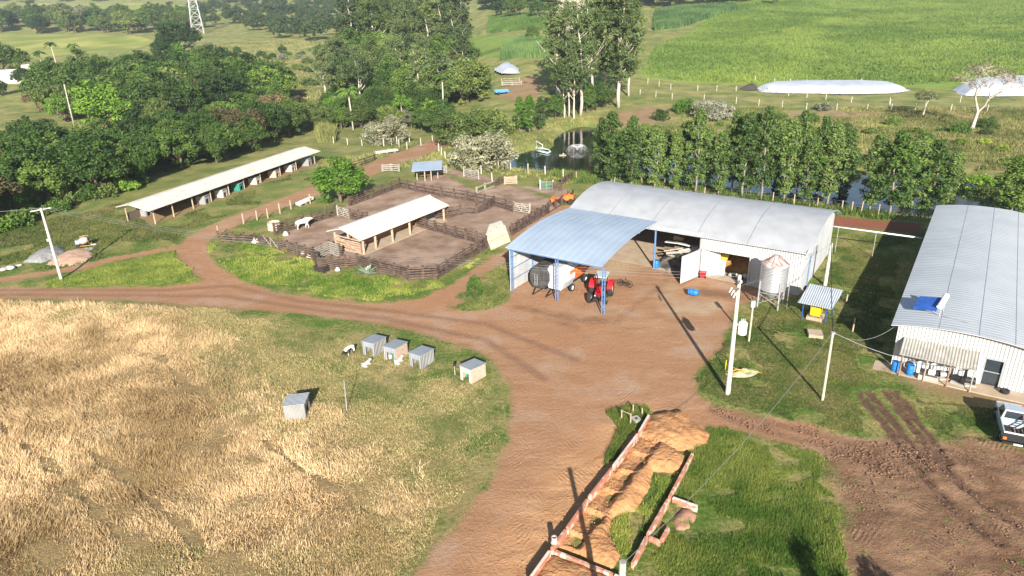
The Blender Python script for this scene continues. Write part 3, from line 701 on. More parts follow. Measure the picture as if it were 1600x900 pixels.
# ------------------------------------------------------------------ shelter with yellow generator
s0 = lw(1252,500); s1 = lw(1290,503)
gs = thing('small_shelter', 'small tilted corrugated roof on dark blue posts over a yellow generator', 'shelter', wloc(s0[0], s0[1], 0), RZ)
wd = s1[0]-s0[0]; 
for x, y, h in ((0,0,2.0),(wd,.3,1.9),(.2,2.2,2.7),(wd+.2,2.3,2.6)): MB().tube([(x,y,0),(x,y,h)], .055).build('post', M_navy, gs)
MB().shell(lambda s, t: (-.45+s*(wd+1.0)+t*.3, -.5+t*3.1, 1.98+t*.85-s*.05), 12, 8, .05).build('roof', corr('shelter_sheet', (.42,.46,.50), (.36,.39,.43), 'X', .2, .5, .2, .05), gs, True, 40)
ge = thing('generator', 'yellow generator box on a concrete block under the small shelter', 'generator', wloc(s0[0]+1.05, s0[1]+1.0, 0), RZ)
MB().box(-.7,.7,-.75,.75,0,.38).build('plinth', M_tile, ge)
MB().box(-.45,.45,-.62,.62,.5,1.42).build('body', M_yellow, ge, bevel=.04)
g = MB()
for x in (-.35,.35):
    for y in (-.5,.5): g.box(x-.05,x+.05,y-.05,y+.05,.38,.5)
g.build('foot', M_dark, ge); MB().box(-.3,.3,.622,.632,.7,1.2).build('vent', mat('vent_black', (.05,.04,.02)), ge); MB().tube([(.3,.4,1.42),(.3,.4,1.62)], .05).build('exhaust', M_steel, ge)
cb = thing('concrete_slab', 'pale square concrete slab lying in the grass by the small shelter', 'slab', G(1273,524), RZ+.35)
MB().box(-.62,.62,-.62,.62,-.05,.34).build('block', M_tile, cb, bevel=.02); MB().box(-.03,.03,-.45,-.4,.341,.36).build('ring', M_dark, cb)
p_ = thing('rusty_duct', 'flat concrete duct cover behind the small shelter', 'cover', G(1272,456), RZ)
MB().box(-.7,.7,-.5,.5,0,.5).build('block', M_tile, p_, bevel=.02); MB().box(-.5,.5,-.3,.3,.501,.53).build('lid', M_conc, p_)

# ------------------------------------------------------------------ long calf shed on the left
a0 = np.array(G(242,350)[:2]); a1 = np.array(G(494,255)[:2]); sd = (a1-a0); SLn = float(np.linalg.norm(sd)); sd = sd/SLn; sn = np.array([-sd[1], sd[0]])
SHR = math.atan2(sd[1], sd[0])
if tz(*a0) : pass
ls = thing('calf_shed', 'long low open shed with white corrugated roof along the left trees', 'shed', (a0[0], a0[1], 0), SHR)
zl = lambda x: 0 if x < 0 else (tz(*(a0+sd*x)))
z1 = zl(SLn)
def zsh(x): return z1*max(0, x)/SLn
SWD = 4.6
xr0, xr1 = -1.2, SLn+1.0
H_e, H_r = 2.25, 3.0
MB().shell(lambda s, t: (xr0+s*(xr1-xr0), -.7+t*3.6, zsh(xr0+s*(xr1-xr0))+H_e+(H_r-H_e)*t), 60, 3, .06).build('roof', M_fibro_x, ls, False, label='front slope of the white roof')
MB().shell(lambda s, t: (xr0+s*(xr1-xr0), 2.92+t*2.4, zsh(xr0+s*(xr1-xr0))+H_r-.02-.5*t), 60, 2, .06).build('roof', M_fibro_x, ls, False, label='back slope of the white roof')
npost = 9
pxs = [(242,350),(277,339),(311,327),(341,316),(370,305),(396,296),(421,286),(447,275),(471,266),(494,256)]
for q in pxs:
    p = np.array(G(*q)[:2])-a0; x = float(p@sd)
    MB().tube([(x,-.15,zsh(x)-.1),(x,-.15,zsh(x)+2.3)], .10).build('post', M_wood_pale, ls)
    MB().tube([(x,4.9,zsh(x)-.1),(x,4.9,zsh(x)+2.5)], .09).build('post', M_wood_pale, ls)
    MB().beam((x,-.3,zsh(x)+2.17),(x,2.85,zsh(x)+2.84), .1, .14).build('rafter', M_grey_wood, ls)
MB().box(.3, SLn, 5.0, 5.08, -.6, 1.2).build('back_wall', M_wood, ls)

M_h_metal = corr('hutch_sheet', (.36,.385,.41), (.29,.31,.33), 'X', .18, .5, .25, .05)
M_h_metal_y = corr('hutch_side_sheet', (.40,.40,.385), (.29,.29,.28), 'Y', .20, .5, .2, .09)
def hutch(loc, rz, label, group, w=1.25, d=1.5, h0=1.35, h1=1.15, front=None, side=None, roofm=None, name='calf_hutch'):
    """open front looks along -y"""
    t = thing(name, label, 'calf hutch', loc, rz, group)
    side = side or M_h_metal_y; front = front or M_h_metal; roofm = roofm or M_h_metal
    for x in (-w/2, w/2-.04):
        MB().hexa([(x,-d/2,.02),(x+.04,-d/2,.02),(x+.04,d/2,.02),(x,d/2,.02)], [(x,-d/2,h0-.03),(x+.04,-d/2,h0-.03),(x+.04,d/2,h1-.03),(x,d/2,h1-.03)]).build('side_panel', side, t)
    MB().box(-w/2+.05,w/2-.05,d/2-.05,d/2-.01,.02,h1-.04).build('back_panel', front, t)
    f = MB(); o = w*.27
    f.box(-w/2+.05,-o,-d/2+.01,-d/2+.04,.02,h0-.05).box(o,w/2-.05,-d/2+.01,-d/2+.04,.02,h0-.05).box(-o+.001,o-.001,-d/2+.01,-d/2+.04,h0*.62,h0-.05)
    f.build('front_panel', front, t)
    MB().hexa([(-w/2-.07,-d/2-.1,h0),(w/2+.07,-d/2-.1,h0),(w/2+.07,d/2+.07,h1),(-w/2-.07,d/2+.07,h1)], [(-w/2-.07,-d/2-.1,h0+.04),(w/2+.07,-d/2-.1,h0+.04),(w/2+.07,d/2+.07,h1+.04),(-w/2-.07,d/2+.07,h1+.04)]).build('roof', roofm, t)
    return t
inner = [(228,337,'grey calf hutch at the near end of the long white shed',0),(330,319,'grey metal calf hutch under the shed, second from the near end',0),(358,308,'pale calf hutch just left of the green one',1),
         (386,298,'green sided calf hutch under the long shed',2),(413,288,'cream calf hutch just right of the green one',1),(437,277,'pinkish wooden calf hutch, third from the far end of the shed',3),(461,268,'cream calf hutch, second from the far end of the shed',1),(485,259,'grey calf hutch at the far end of the long shed',0)]
M_h_cream = mat('cream_panel', (.52,.48,.41), (.40,.36,.30), .8); M_h_green = mat('green_panel', (.02,.16,.12), (.03,.20,.15), .6); M_h_pink = mat('pink_wood_panel', (.48,.36,.28), (.36,.26,.2), .85)
for x, y, lb, k in inner:
    p = G(x+4, y); q = np.array(p[:2])-a0; lx = float(q@sd); ly = max(float(q@sn), -.2)+.65
    wx = a0+sd*lx+sn*ly
    mm = [None, M_h_cream, M_h_green, M_h_pink][k]
    hutch((wx[0], wx[1], zsh(lx)), SHR+.15, lb, 'calf hutches under the long shed', 1.3, 1.5, 1.45, 1.3, front=mm, side=mm)

# ------------------------------------------------------------------ corral shed
c0 = np.array(G(569,397)[:2]); c1 = np.array(G(694,345)[:2]); cd = c1-c0; CLn = float(np.linalg.norm(cd)); cd /= CLn; cn = np.array([-cd[1], cd[0]]); CR = math.atan2(cd[1], cd[0])
cs = thing('corral_shed', 'open handling shed with cream gable roof inside the dark board corral', 'shed', (c0[0], c0[1], 0), CR)
HE, HR_ = 2.2, 3.15
MB().shell(lambda s, t: (-.9+s*(CLn+1.5), -.6+t*3.4, HE+(HR_-HE)*t), 40, 3, .07).build('roof', M_fibro_x, cs, label='front slope of the cream roof')
MB().shell(lambda s, t: (-.9+s*(CLn+1.5), 2.82+t*2.6, HR_-.02-.72*t), 40, 3, .07).build('roof', M_fibro_x, cs, label='back slope of the cream roof')
MB().tube([(-.95,2.82,HR_+.04),(CLn+.65,2.82,HR_+.04)], .09).build('ridge_cap', M_fibro, cs)
for q in [(569,397),(596,391),(622,380),(646,368),(694,345)]:
    x = float((np.array(G(*q)[:2])-c0)@cd)
    MB().tube([(x,0,0),(x,0,2.36)], .16).build('post', M_wood_pale, cs)
    MB().tube([(x,4.9,0),(x,4.9,2.5)], .14).build('post', M_wood_pale, cs)
    MB().beam((x,0,2.3),(x,2.8,3.0),.1,.14).build('rafter', M_grey_wood, cs)
MB().box(.6, CLn-1, 2.3, 2.36, 0, 1.8).build('inner_wall', M_wood_red, cs)
MB().box(0, .06, .3, 4.7, .1, 1.3).build('inner_wall', M_wood_red, cs)
g = MB()
for k in range(6): g.beam((-.35,.1,.3+k*.3),(-.35,4.8,.3+k*.3+(.12 if k % 2 else 0)),.05,.14)
g.beam((-.33,.2,.3),(-.33,4.7,1.9),.05,.12).build('end_slats', M_wood_pale, cs)
g = MB()
for x in (CLn*.62, CLn*.70):
    for z in (.3,.7,1.1,1.5): g.box(x, x+.9, 1.3, 1.35, z, z+.14)
    g.beam((x,1.28,.3),(x+.9,1.28,1.6),.05,.1)
g.build('gate', M_wood_red, cs)
MB().box(-.2, CLn+.2, -.35, 4.8, .0, .10).build('floor_slab', M_tile, cs)

# ------------------------------------------------------------------ board fences of the corral
def subdiv(pts, step):
    out = []
    for a, b in zip(pts[:-1], pts[1:]):
        n = max(1, round(float(np.linalg.norm(b-a))/step))
        for i in range(n): out.append(a+(b-a)*i/n)
    out.append(pts[-1]); return out
def board_fence(px, label, h=1.55, nb=5, step=2.0, M=None, Mp=None, pw=.24, name='board_fence', cat='fence', world=None, bw=.165, group=None, gap0=.2):
    M = M or M_wood_dark; Mp = Mp or M_wood_dark
    pts = [np.array(G(*q)[:2]) for q in px] if world is None else [np.array(p) for p in world]
    pos = subdiv(pts, step); o = pos[0]; oz = tz(*o)
    t = thing(name, label, cat, (o[0], o[1], oz), 0, group)
    Z = [tz(*p)-oz for p in pos]
    for p, z in zip(pos, Z):
        x, y = p-o; a = RNG.uniform(-.02,.02)
        MB().cbox((x, y, z+h/2-.05+.05), (pw, pw, h+.2), math.radians(56)).build('post', Mp, t)
    r = MB()
    for (p, z), (q, w_) in zip(list(zip(pos, Z))[:-1], list(zip(pos, Z))[1:]):
        p = p-o; q = q-o; d = q-p; n = np.array([-d[1], d[0]])/(np.linalg.norm(d)+1e-9)*(pw/2+.03)
        for k in range(nb):
            zz = gap0+(h-gap0-.08)*k/(nb-1); j = RNG.uniform(-.025,.025,2)
            r.beam((p[0]-n[0],p[1]-n[1],z+zz+j[0]), (q[0]-n[0],q[1]-n[1],w_+zz+j[1]), .045, bw)
    r.build('rails', M, t)
    return t
def gate(p, q, label, h=1.45, M=None, nb=5, braces=True, name='field_gate', world=False, metal=False):
    M = M or M_wood_dark
    a = np.array(G(*p)[:2]) if not world else np.array(p); b = np.array(G(*q)[:2]) if not world else np.array(q)
    z0 = tz(*a); t = thing(name, label, 'gate', (a[0], a[1], z0), 0); d = b-a
    for k in (0, 1):
        MB().cbox((d[0]*k, d[1]*k, h/2+.08), (.2,.2,h+.25)).build('post', M if not metal else M_steel, t)
    r = MB(); u = d*.04; v = d*.96
    for k in range(nb):
        z = .22+(h-.3)*k/(nb-1)
        if metal: r.tube([(u[0],u[1],z),(v[0],v[1],z)], .035, 6)
        else: r.beam((u[0],u[1],z),(v[0],v[1],z),.04,.13)
    r.build('rails', M, t)
    br = MB()
    if braces:
        mid = d*.5
        br.beam((u[0],u[1],h+.05),(mid[0],mid[1],.25),.06,.12); br.beam((mid[0],mid[1],h+.05),(v[0],v[1],.25),.06,.12)
    br.beam((d[0]*.5,d[1]*.5,.15),(d[0]*.5,d[1]*.5,h+.02),.05,.1); br.build('brace', M_grey_wood if braces else M, t)
    return t
board_fence([(343,377),(366,378),(400,380),(412,384)], 'low board fence at the far left tip of the corral', 1.35, 4)
gate((412,384),(437,392), 'brown timber gate with diagonal braces at the corral left front')
board_fence([(437,392),(466,400),(492,408)], 'tall brown board fence along the corral front, left of the shed', 1.7, 6, 1.7)
board_fence([(492,408),(500,424),(521,420)], 'short board chute beside the black trough', 1.7, 7, 1.4)
board_fence([(521,420),(560,417),(596,427),(639,437)], 'dark board fence along the corral front below the shed', 1.6, 6, 1.8)
board_fence([(639,437),(662,436),(684,435)], 'short front stretch of board fence across the corral corner', 1.55, 5, 2.0)
board_fence([(684,435),(725,409),(760,388)], 'board fence running up the right side of the near pen', 1.6, 5, 2.0)
board_fence([(800,368),(830,349),(857,333)], 'board fence along the right side behind the leaning boards', 1.6, 5, 2.0)
board_fence([(857,333),(868,326),(878,320),(888,314)], 'open two rail end of the right corral fence', 1.4, 2, 1.9)
board_fence([(650,354),(680,362),(712,371),(745,380),(762,384)], 'dark board fence dividing the two right pens', 1.5, 5, 2.0)
board_fence([(682,343),(700,340),(720,336),(745,334),(756,330),(772,322)], 'curved board fence behind the corral shed', 1.5, 5, 1.9)
board_fence([(772,322),(790,327),(803,331)], 'board fence joining the curved fence to the double gate', 1.5, 5, 1.8)
gate((803,331),(828,335), 'double braced timber gate at the end of the middle pens', M=M_grey_wood)
board_fence([(625,293),(650,299),(690,307),(730,313),(772,322)], 'long dark board fence along the back of the pens', 1.5, 4, 2.1)
board_fence([(546,322),(585,308),(625,293)], 'board fence up the left side of the back pen', 1.5, 5, 2.0)
board_fence([(430,367),(450,361),(475,353),(500,345),(526,337)], 'board fence behind the white bull', 1.6, 5, 1.8)
gate((528,337),(548,343), 'grey braced timber gate behind the bull pen', M=M_grey_wood)
board_fence([(548,343),(575,349)], 'short board fence running behind the corral shed roof', 1.6, 5, 1.9)
board_fence([(492,408),(516,396),(532,402)], 'slatted cattle chute leading into the corral shed', 1.7, 6, 1.5, M=M_grey_wood)
board_fence([(745,303),(758,297),(772,292)], 'pale two rail fence beside the muddy puddle', 1.1, 2, 1.8, M=M_grey_wood, Mp=M_grey_wood)
board_fence([(772,292),(788,285)], 'dark short fence in the far pen', 1.2, 4, 1.8)
board_fence([(789,288),(807,287)], 'pale slatted hurdle in the far pen', 1.3, 5, 2.2, M=M_wood_pale, Mp=M_wood_pale)
gate((844,296),(864,297), 'greenish metal gate in the back fence', metal=True, M=mat('green_gate_metal', (.22,.36,.30)), braces=False, nb=6)
board_fence([(864,297),(876,298)], 'small wooden hurdle beside the green metal gate', 1.3, 5, 1.6)
board_fence([(878,288),(886,284),(895,278)], 'dark board fence near the pond at the corral back', 1.2, 4, 1.8)
gate((725,276),(748,280), 'grey slatted gate near the little shelter', M=M_grey_wood, braces=False)
board_fence([(685,272),(698,270)], 'small grey hurdle right of the little shelter', 1.35, 5, 1.6, M=M_grey_wood, Mp=M_grey_wood)
board_fence([(598,268),(612,267),(624,268)], 'grey board fence left of the little shelter', 1.3, 4, 2, M=M_grey_wood, Mp=M_grey_wood)
board_fence([(550,262),(570,256),(586,250)], 'low brown fence beside the far track', 1.1, 3, 3.0)

# wire fences with pale posts
def wire_fence(px, label, step=3.0, h=1.3, M=None, r=.07, nw=3, post_px=None):
    M = M or M_pole
    pts = [np.array(G(*q)[:2]) for q in px]; pos = subdiv(pts, step) if step else pts
    o = pos[0]; oz = tz(*o); t = thing('wire_fence', label, 'fence', (o[0], o[1], oz))
    w_ = MB(); prev = None
    for p in pos:
        z = tz(*p)-oz; x, y = p-o; hh = h*RNG.uniform(.93, 1.1); lx, ly = RNG.uniform(-.06,.06,2)
        MB().tube([(x,y,z-.1),(x+lx,y+ly,z+hh)], r, 6).build('post', M, t)
        if prev is not None:
            for k in range(nw):
                f = .35+.58*k/max(1, nw-1); w_.beam((prev[0],prev[1],prev[2]+h*f),(x,y,z+h*f),.010,.010)
        prev = (x, y, z)
    w_.build('wire', M_wire, t); return t
wire_fence([(343,370),(381,350),(402,344),(419,341),(438,334),(455,327),(485,318)], 'wire fence with pale posts between the red track and the corral', None, 1.5, M_wood_pale, .10)
wire_fence([(500,222),(566,228),(590,227),(612,226),(636,233),(658,227),(676,222),(695,214)], 'far wire fence beyond the track in yellow grass', 4.5, 1.5, r=.09)
wire_fence([(686,236),(690,242),(696,249),(704,252),(725,253),(735,254)], 'crooked pale post fence by the grey bush', None, 1.5, r=.11)
wire_fence([(736,258),(752,272),(769,284),(779,264),(798,266),(825,270),(852,274),(880,279)], 'wire fence with white posts along the near edge of the pond', None, 1.6, r=.09)
wire_fence([(900,282),(960,292),(1100,310),(1207,317),(1240,322),(1277,325),(1315,330),(1330,333),(1345,334),(1372,336),(1410,337),(1433,340),(1470,344)], 'fence of pale posts under the tree row behind the warehouse', None, 1.6, M_wood_pale, r=.08)
wire_fence([(1012,131),(1048,140),(1090,142),(1150,143),(1200,144),(1232,150),(1290,156),(1330,160),(1390,162)], 'upper wire fence along the farm lane by the crop hill', 6.0, 1.6, r=.08)
wire_fence([(1000,148),(1050,155),(1100,157),(1150,162),(1260,171),(1355,172),(1430,172),(1600,174)], 'lower wire fence along the farm lane with white posts', 7.0, 1.6, r=.08)
wire_fence([(1180,126),(1210,129),(1260,131),(1310,132),(1345,130)], 'thin wire fence right behind the long silage cover', 5.0, 1.3, r=.09)
wire_fence([(1390,166),(1500,160),(1545,158),(1600,156)], 'wire fence in front of the second silage cover', 8.0, 1.6, r=.08)
wire_fence([(788,196),(812,204),(826,206),(842,200)], 'row of thin pale stakes at the far pond bank', None, 2.2, M_wood_pale, .08)
wire_fence([(600,228),(640,222)], 'two pale posts in the yellow grass behind the track', 3.2, 1.7, r=.11)
for q, h, lb in (((1403,335),5.2,'lone tall wooden pole behind the barn beside the pond'),((1332,518),1.3,'short pale stake in the grass left of the barn'),((1322,473),.9,'small white stake in the dark grass between the buildings'),
               ((1313,494+24),.01,None)):
    if lb is None: continue
    t = thing('wooden_stake' if h < 3 else 'wooden_pole', lb, 'post', G(*q)); MB().tube([(0,0,-.1),(.03,0,h)], .07 if h < 2 else .13, 8).build('shaft', M_wood_pale, t); MB().lathe([(.05,0),(.03,.04)], (.03,0,h), 8).build('cap', M_grey_wood, t)

# small roofed salt shelter
ss = thing('salt_shelter', 'tiny flat grey roof on thin posts in the green paddock', 'shelter', G(652,281), .15)
for x, y, h in ((0,0,2.0),(3.6,.2,2.0),(2.4,-1.2,1.9),(0.3,3.0,2.3),(3.8,3.0,2.3),(1.3,-1.3,1.9)): MB().tube([(x,y,0),(x,y,h)], .1).build('post', M_wood_pale, ss)
MB().shell(lambda s, t: (-.9+s*5.2+t*.4, -1.8+t*5.4, 1.98+t*.38), 10, 4, .06).build('roof', M_roof_blue, ss)
tr = thing('salt_trough', 'wooden trough in the shade under the tiny roof', 'trough', G(665,277), .1)
MB().box(-1,1,-.3,.3,.4,.5).box(-1,1,-.34,-.3,.4,.75).box(-1,1,.3,.34,.4,.75).build('tray', M_wood, tr); MB().box(-.8,-.7,-.2,.2,0,.4).box(.7,.8,-.2,.2,0,.4).build('leg', M_wood, tr)
def trough(loc, rz, label, l, w, h, M, wall=.06, legs=True, name='trough'):
    t = thing(name, label, 'trough', loc, rz); b = MB(); z0 = h*.45 if legs else 0
    b.box(-l/2,l/2,-w/2,w/2,z0,z0+.05); b.box(-l/2,l/2,-w/2,-w/2+wall,z0+.051,h).box(-l/2,l/2,w/2-wall,w/2,z0+.051,h).box(-l/2,-l/2+wall,-w/2+wall+.001,w/2-wall-.001,z0+.051,h).box(l/2-wall,l/2,-w/2+wall+.001,w/2-wall-.001,z0+.051,h)
    b.build('basin', M, t)
    for x in ((-l*.35, 0, l*.35) if legs else (-l*.4, l*.4)): MB().box(x-.08,x+.08,-w*.35,w*.35,-.05 if not legs else 0,z0 if legs else .0).build('leg', M_conc, t)
    return t
p = G(477,319); q1 = G(463,324); q2 = G(491,312); trough(p, math.atan2(q2[1]-q1[1], q2[0]-q1[0]), 'long white trough beside the red track', 3.6, .7, .75, M_white)
p = G(604,240); trough(p, .55, 'grey concrete cattle trough near the far track', 5.0, 1.0, .7, M_conc)
p = G(503,424); trough(p, RZ+.1, 'black rubber trough below the corral chute', 1.4, 1.0, .75, mat('black_trough', (.035,.03,.028), rough=.7), legs=False)
t = thing('water_tank', 'round pale concrete water tank outside the bull pen', 'water tank', G(429,358))
MB().lathe([(.9,-.1),(.92,0),(.88,1.05),(.78,1.05),(.76,.8),(.05,.78)], n=24).build('shell', mat('stained_concrete', (.5,.42,.33), (.36,.29,.22), .9), t, True, 40); MB().tube([(.8,.1,.9),(.5,.1,1.15),(.3,.1,.9)], .03).build('inlet', M_steel, t)
# row of loose white stones and bags at the fence foot
for i, (q, s, lb) in enumerate((((400,380),.55,'largest pale boulder at the left front fence foot'),((474,398),.38,'white stone under the corral fence left of the chute'),((483,404),.42,'white bag lying at the fence beside the chute'),((528,423),.34,'white stone right of the black trough'),((447,368),.45,'pale stones beside the bull'))):
    b = MB(); b.lathe([(.02,-.05),(s*.8,0),(s,.12*s/.4),(s*.75,.38*s/.4),(s*.3,.5*s/.4)], n=9)
    b.v = [(x*(1+.25*math.sin(k*2.3)), y*(.7+.2*math.cos(k*1.7)), z*(1+.2*math.sin(k*1.1))) for k, (x, y, z) in enumerate(b.v)]
    o = b.build('boulder', mat('pale_stone', (.62,.56,.50), (.45,.38,.33), .9), None, True); o.location = G(*q); tag(o, lb, 'stone', 'pale stones along the corral fence')
# leaning stack of boards against the corner
lp = thing('leaning_boards', 'big pale boarded panels leaning on the corral corner', 'boards', (0,0,0))
A1, A2, B1, B2 = G(767,391), G(797,378), G0(759,368,1.6), G0(788,352,1.9)
b = MB(); vs = [np.array(A1), np.array(A2), B2, B1]
A1 = np.array(A1); A2 = np.array(A2)
n_ = np.cross(A2-A1, B1-A1); n_ /= np.linalg.norm(n_)
b.hexa(vs, [v_+n_*.12 for v_ in vs]); b.build('panel', mat('pale_board_panel', (.50,.44,.33), (.38,.33,.24), .9, scale=1.5), lp)
C1, C2 = G0(764,351,2.0), G0(783,345,2.1)
vs2 = [B1-n_*.15, B2-n_*.15, C2, C1]; b = MB(); b.hexa(vs2, [v_+n_*.1 for v_ in vs2]); b.build('panel', mat('grey_board_panel', (.44,.42,.34), (.34,.33,.27), .9, scale=1.5), lp, label='greyer upper panel')
b = MB()
for k in range(5):
    t_ = .1+.2*k; b.beam(A1+(A2-A1)*t_+n_*.16, B1+(B2-B1)*t_+n_*.16, .03, .05)
b.beam(A1+(B1-A1)*.5+n_*.17, A2+(B2-A2)*.5+n_*.17, .05,.04)
b.build('batten', M_wood_pale, lp)

# ------------------------------------------------------------------ trees: trunk with limbs, crown of many small leaf faces
def leaves(centers, rad, per, size, seed, squash=1.0, up=.35, trunk_c=None, tint_by=None):
    r = np.random.default_rng(seed); n = len(centers)
    c = np.repeat(centers, per, 0); rr = np.repeat(rad, per)[:, None]
    d = r.normal(size=(n*per, 3)); d /= np.linalg.norm(d, axis=1)[:, None]
    k = r.uniform(0, 1, (n*per, 1))**.45
    off = d*k*rr; off[:, 2] *= squash
    p = c+off
    nr = d*.9 + r.normal(size=d.shape)*.75; nr[:, 2] += up; nr /= np.linalg.norm(nr, axis=1)[:, None]
    a = np.cross(nr, r.normal(size=d.shape)); a /= np.linalg.norm(a, axis=1)[:, None]; b = np.cross(nr, a)
    s = size*r.uniform(.6, 1.35, (n*per, 1)); a = a*s; b = b*s*.62
    q = np.stack([p-a, p+b*.9, p+a, p-b*.9], 1).reshape(-1, 3)
    t = np.clip(np.repeat(r.uniform(0, 1, n), per)*.65+r.uniform(0, .45, n*per)-.05, 0, 1)
    return q, t
def crown_points(kind, seed):
    r = np.random.default_rng(seed)
    if kind == 'broad':
        n = 105; d = r.normal(size=(n, 3)); d[:, 2] = np.abs(d[:, 2])*.95-.35; d /= np.linalg.norm(d, axis=1)[:, None]
        k = r.uniform(.45, 1, (n, 1))**.6; lump = 1+.28*np.sin(d[:, :1]*3.1+seed)*np.cos(d[:, 1:2]*2.7+seed*2)
        c = d*k*lump*[4.1, 4.1, 3.9]+[0, 0, 4.5]; return c, r.uniform(.6, 1.25, n), 84, .225
    if kind == 'spread':
        n = 110; a = r.uniform(0, 2*PI, n); k = np.sqrt(r.uniform(0, 1, n)); z = 6.2+1.5*(1-k*k)+r.uniform(-1.0, .5, n)+.7*np.sin(a*3+seed)
        c = np.stack([5.2*k*np.cos(a)*(1+.2*np.sin(a*2+seed)), 5.0*k*np.sin(a), z], 1); return c, r.uniform(.7, 1.3, n), 56, .26
    if kind == 'gum':           # tall eucalyptus, open crown in tiers
        c = []; 
        for i in range(29):
            z = r.uniform(7.5, 27); R = (1.2+3.3*math.sin(PI*min(1, (z-7)/22))); a = r.uniform(0, 2*PI); cc = np.array([R*math.cos(a)*r.uniform(.2,1), R*math.sin(a)*r.uniform(.2,1), z])
            for k in range(8): c.append(cc+r.normal(size=3)*[1.25, 1.25, .9])
        c = np.array(c); return c, r.uniform(.5, 1.15, len(c)), 44, .27
    if kind == 'young':         # slender young gum, leafy almost to the ground
        n = 120; z = r.uniform(0, 1, n)**.85; R = 1.9*np.sin(PI*np.clip(z*.84+.13, 0, 1))**1.0; a = r.uniform(0, 2*PI, n); k = r.uniform(.2, 1, n)
        c = np.stack([R*k*np.cos(a), R*k*np.sin(a), 1.5+z*9.4], 1); return c, r.uniform(.35, .72, n), 50, .17
    if kind == 'bush':
        n = 60; d = r.normal(size=(n, 3)); d[:, 2] = np.abs(d[:, 2]); d /= np.linalg.norm(d, axis=1)[:, None]
        c = d*r.uniform(.35, 1, (n, 1))*[1.9, 1.9, 1.7]+[0, 0, .35]; return c, r.uniform(.35, .7, n), 46, .16
    if kind == 'shrub':         # big rounded bush, leafy down to the ground
        n = 120; d = r.normal(size=(n, 3)); d[:, 2] = np.abs(d[:, 2]); d /= np.linalg.norm(d, axis=1)[:, None]
        lump = 1+.2*np.sin(d[:, :1]*4+seed)*np.cos(d[:, 1:2]*3.3)
        c = d*r.uniform(.4, 1, (n, 1))**.6*lump*[3.6, 3.6, 3.6]+[0, 0, .5]; return c, r.uniform(.45, .95, n), 70, .15
    if kind == 'thin':          # sparse airy tree
        n = 60; d = r.normal(size=(n, 3)); d[:, 2] = np.abs(d[:, 2])-.2; d /= np.linalg.norm(d, axis=1)[:, None]
        c = d*r.uniform(.5, 1, (n, 1))*[3.4, 3.4, 3.4]+[0, 0, 5.6]; return c, r.uniform(.5, .95, n), 36, .22
def trunk_mb(kind, seed, cpts):
    r = np.random.default_rng(seed+99); b = MB()
    H = {'broad': 5.2, 'spread': 6.0, 'gum': 25, 'young': 9.5, 'bush': 1.2, 'thin': 6.0, 'shrub': 2.6}[kind]
    R = {'broad': .26, 'spread': .28, 'gum': .36, 'young': .11, 'bush': .07, 'thin': .17, 'shrub': .14}[kind]
    n = 7; pts = []; x = y = 0
    for i in range(n+1):
        pts.append((x, y, H*i/n-(.2 if i == 0 else 0))); x += r.normal()*H*.012; y += r.normal()*H*.012
    b.tube(pts, [R*(1.15-1.0*i/n)+.02 for i in range(n+1)], 8)
    ks = r.choice(len(cpts), min(len(cpts), {'gum': 16, 'bush': 5, 'young': 8}.get(kind, 12)), replace=False)
    for k in ks:
        q = cpts[k]; z0 = min(max(q[2]-np.hypot(q[0], q[1])*.9-.6, H*.2), H*.93); i = min(int(z0/H*n), n-1); f = z0/H*n-i
        p0 = Vector(pts[i]).lerp(Vector(pts[i+1]), f); q = Vector(q); mid = p0.lerp(q, .5)+Vector((0, 0, -.08*(q-p0).length+ .1))
        rr = R*(1.1-z0/H)*.5+.02; b.tube([p0, mid, q], [rr, rr*.7, .02], 5)
    return b
LM = dict(far=leafmat('leaf_far', (0.039,0.078,0.021), (0.149,0.195,0.064)),
    dark=leafmat('leaf_dark_green', (0.029,0.065,0.014), (0.088,0.147,0.028)),
    mid=leafmat('leaf_mid_green', (0.046,0.099,0.019), (0.130,0.208,0.035)),
    bright=leafmat('leaf_bright_green', (0.066,0.154,0.016), (0.165,0.288,0.032), .3),
    olive=leafmat('leaf_olive', (0.059,0.094,0.023), (0.162,0.215,0.052)),
    brown=leafmat('leaf_brownish', (0.085,0.073,0.032), (0.201,0.165,0.073)),
    gum=leafmat('leaf_gum', (0.054,0.090,0.030), (0.167,0.220,0.074)),
    young=leafmat('leaf_young_gum', (0.050,0.105,0.026), (0.165,0.234,0.056)),
    grey=leafmat('leaf_grey_green', (0.128,0.140,0.076), (0.305,0.299,0.189)),
    flower=leafmat('leaf_pale_blossom', (0.195,0.207,0.122), (0.512,0.500,0.378)),
    yellow=leafmat('leaf_yellow_green', (0.104,0.154,0.021), (0.275,0.349,0.047)))
M_bark = mat('brown_bark', (.16,.12,.085), (.09,.065,.045), .95, scale=3)
M_bark_w = mat('pale_gum_bark', (.56,.50,.42), (.34,.28,.21), .85, scale=1.2, stretch=(1,1,.3))
M_bark_g = mat('grey_bark', (.27,.23,.19), (.17,.14,.11), .9, scale=3)
_mesh = {}
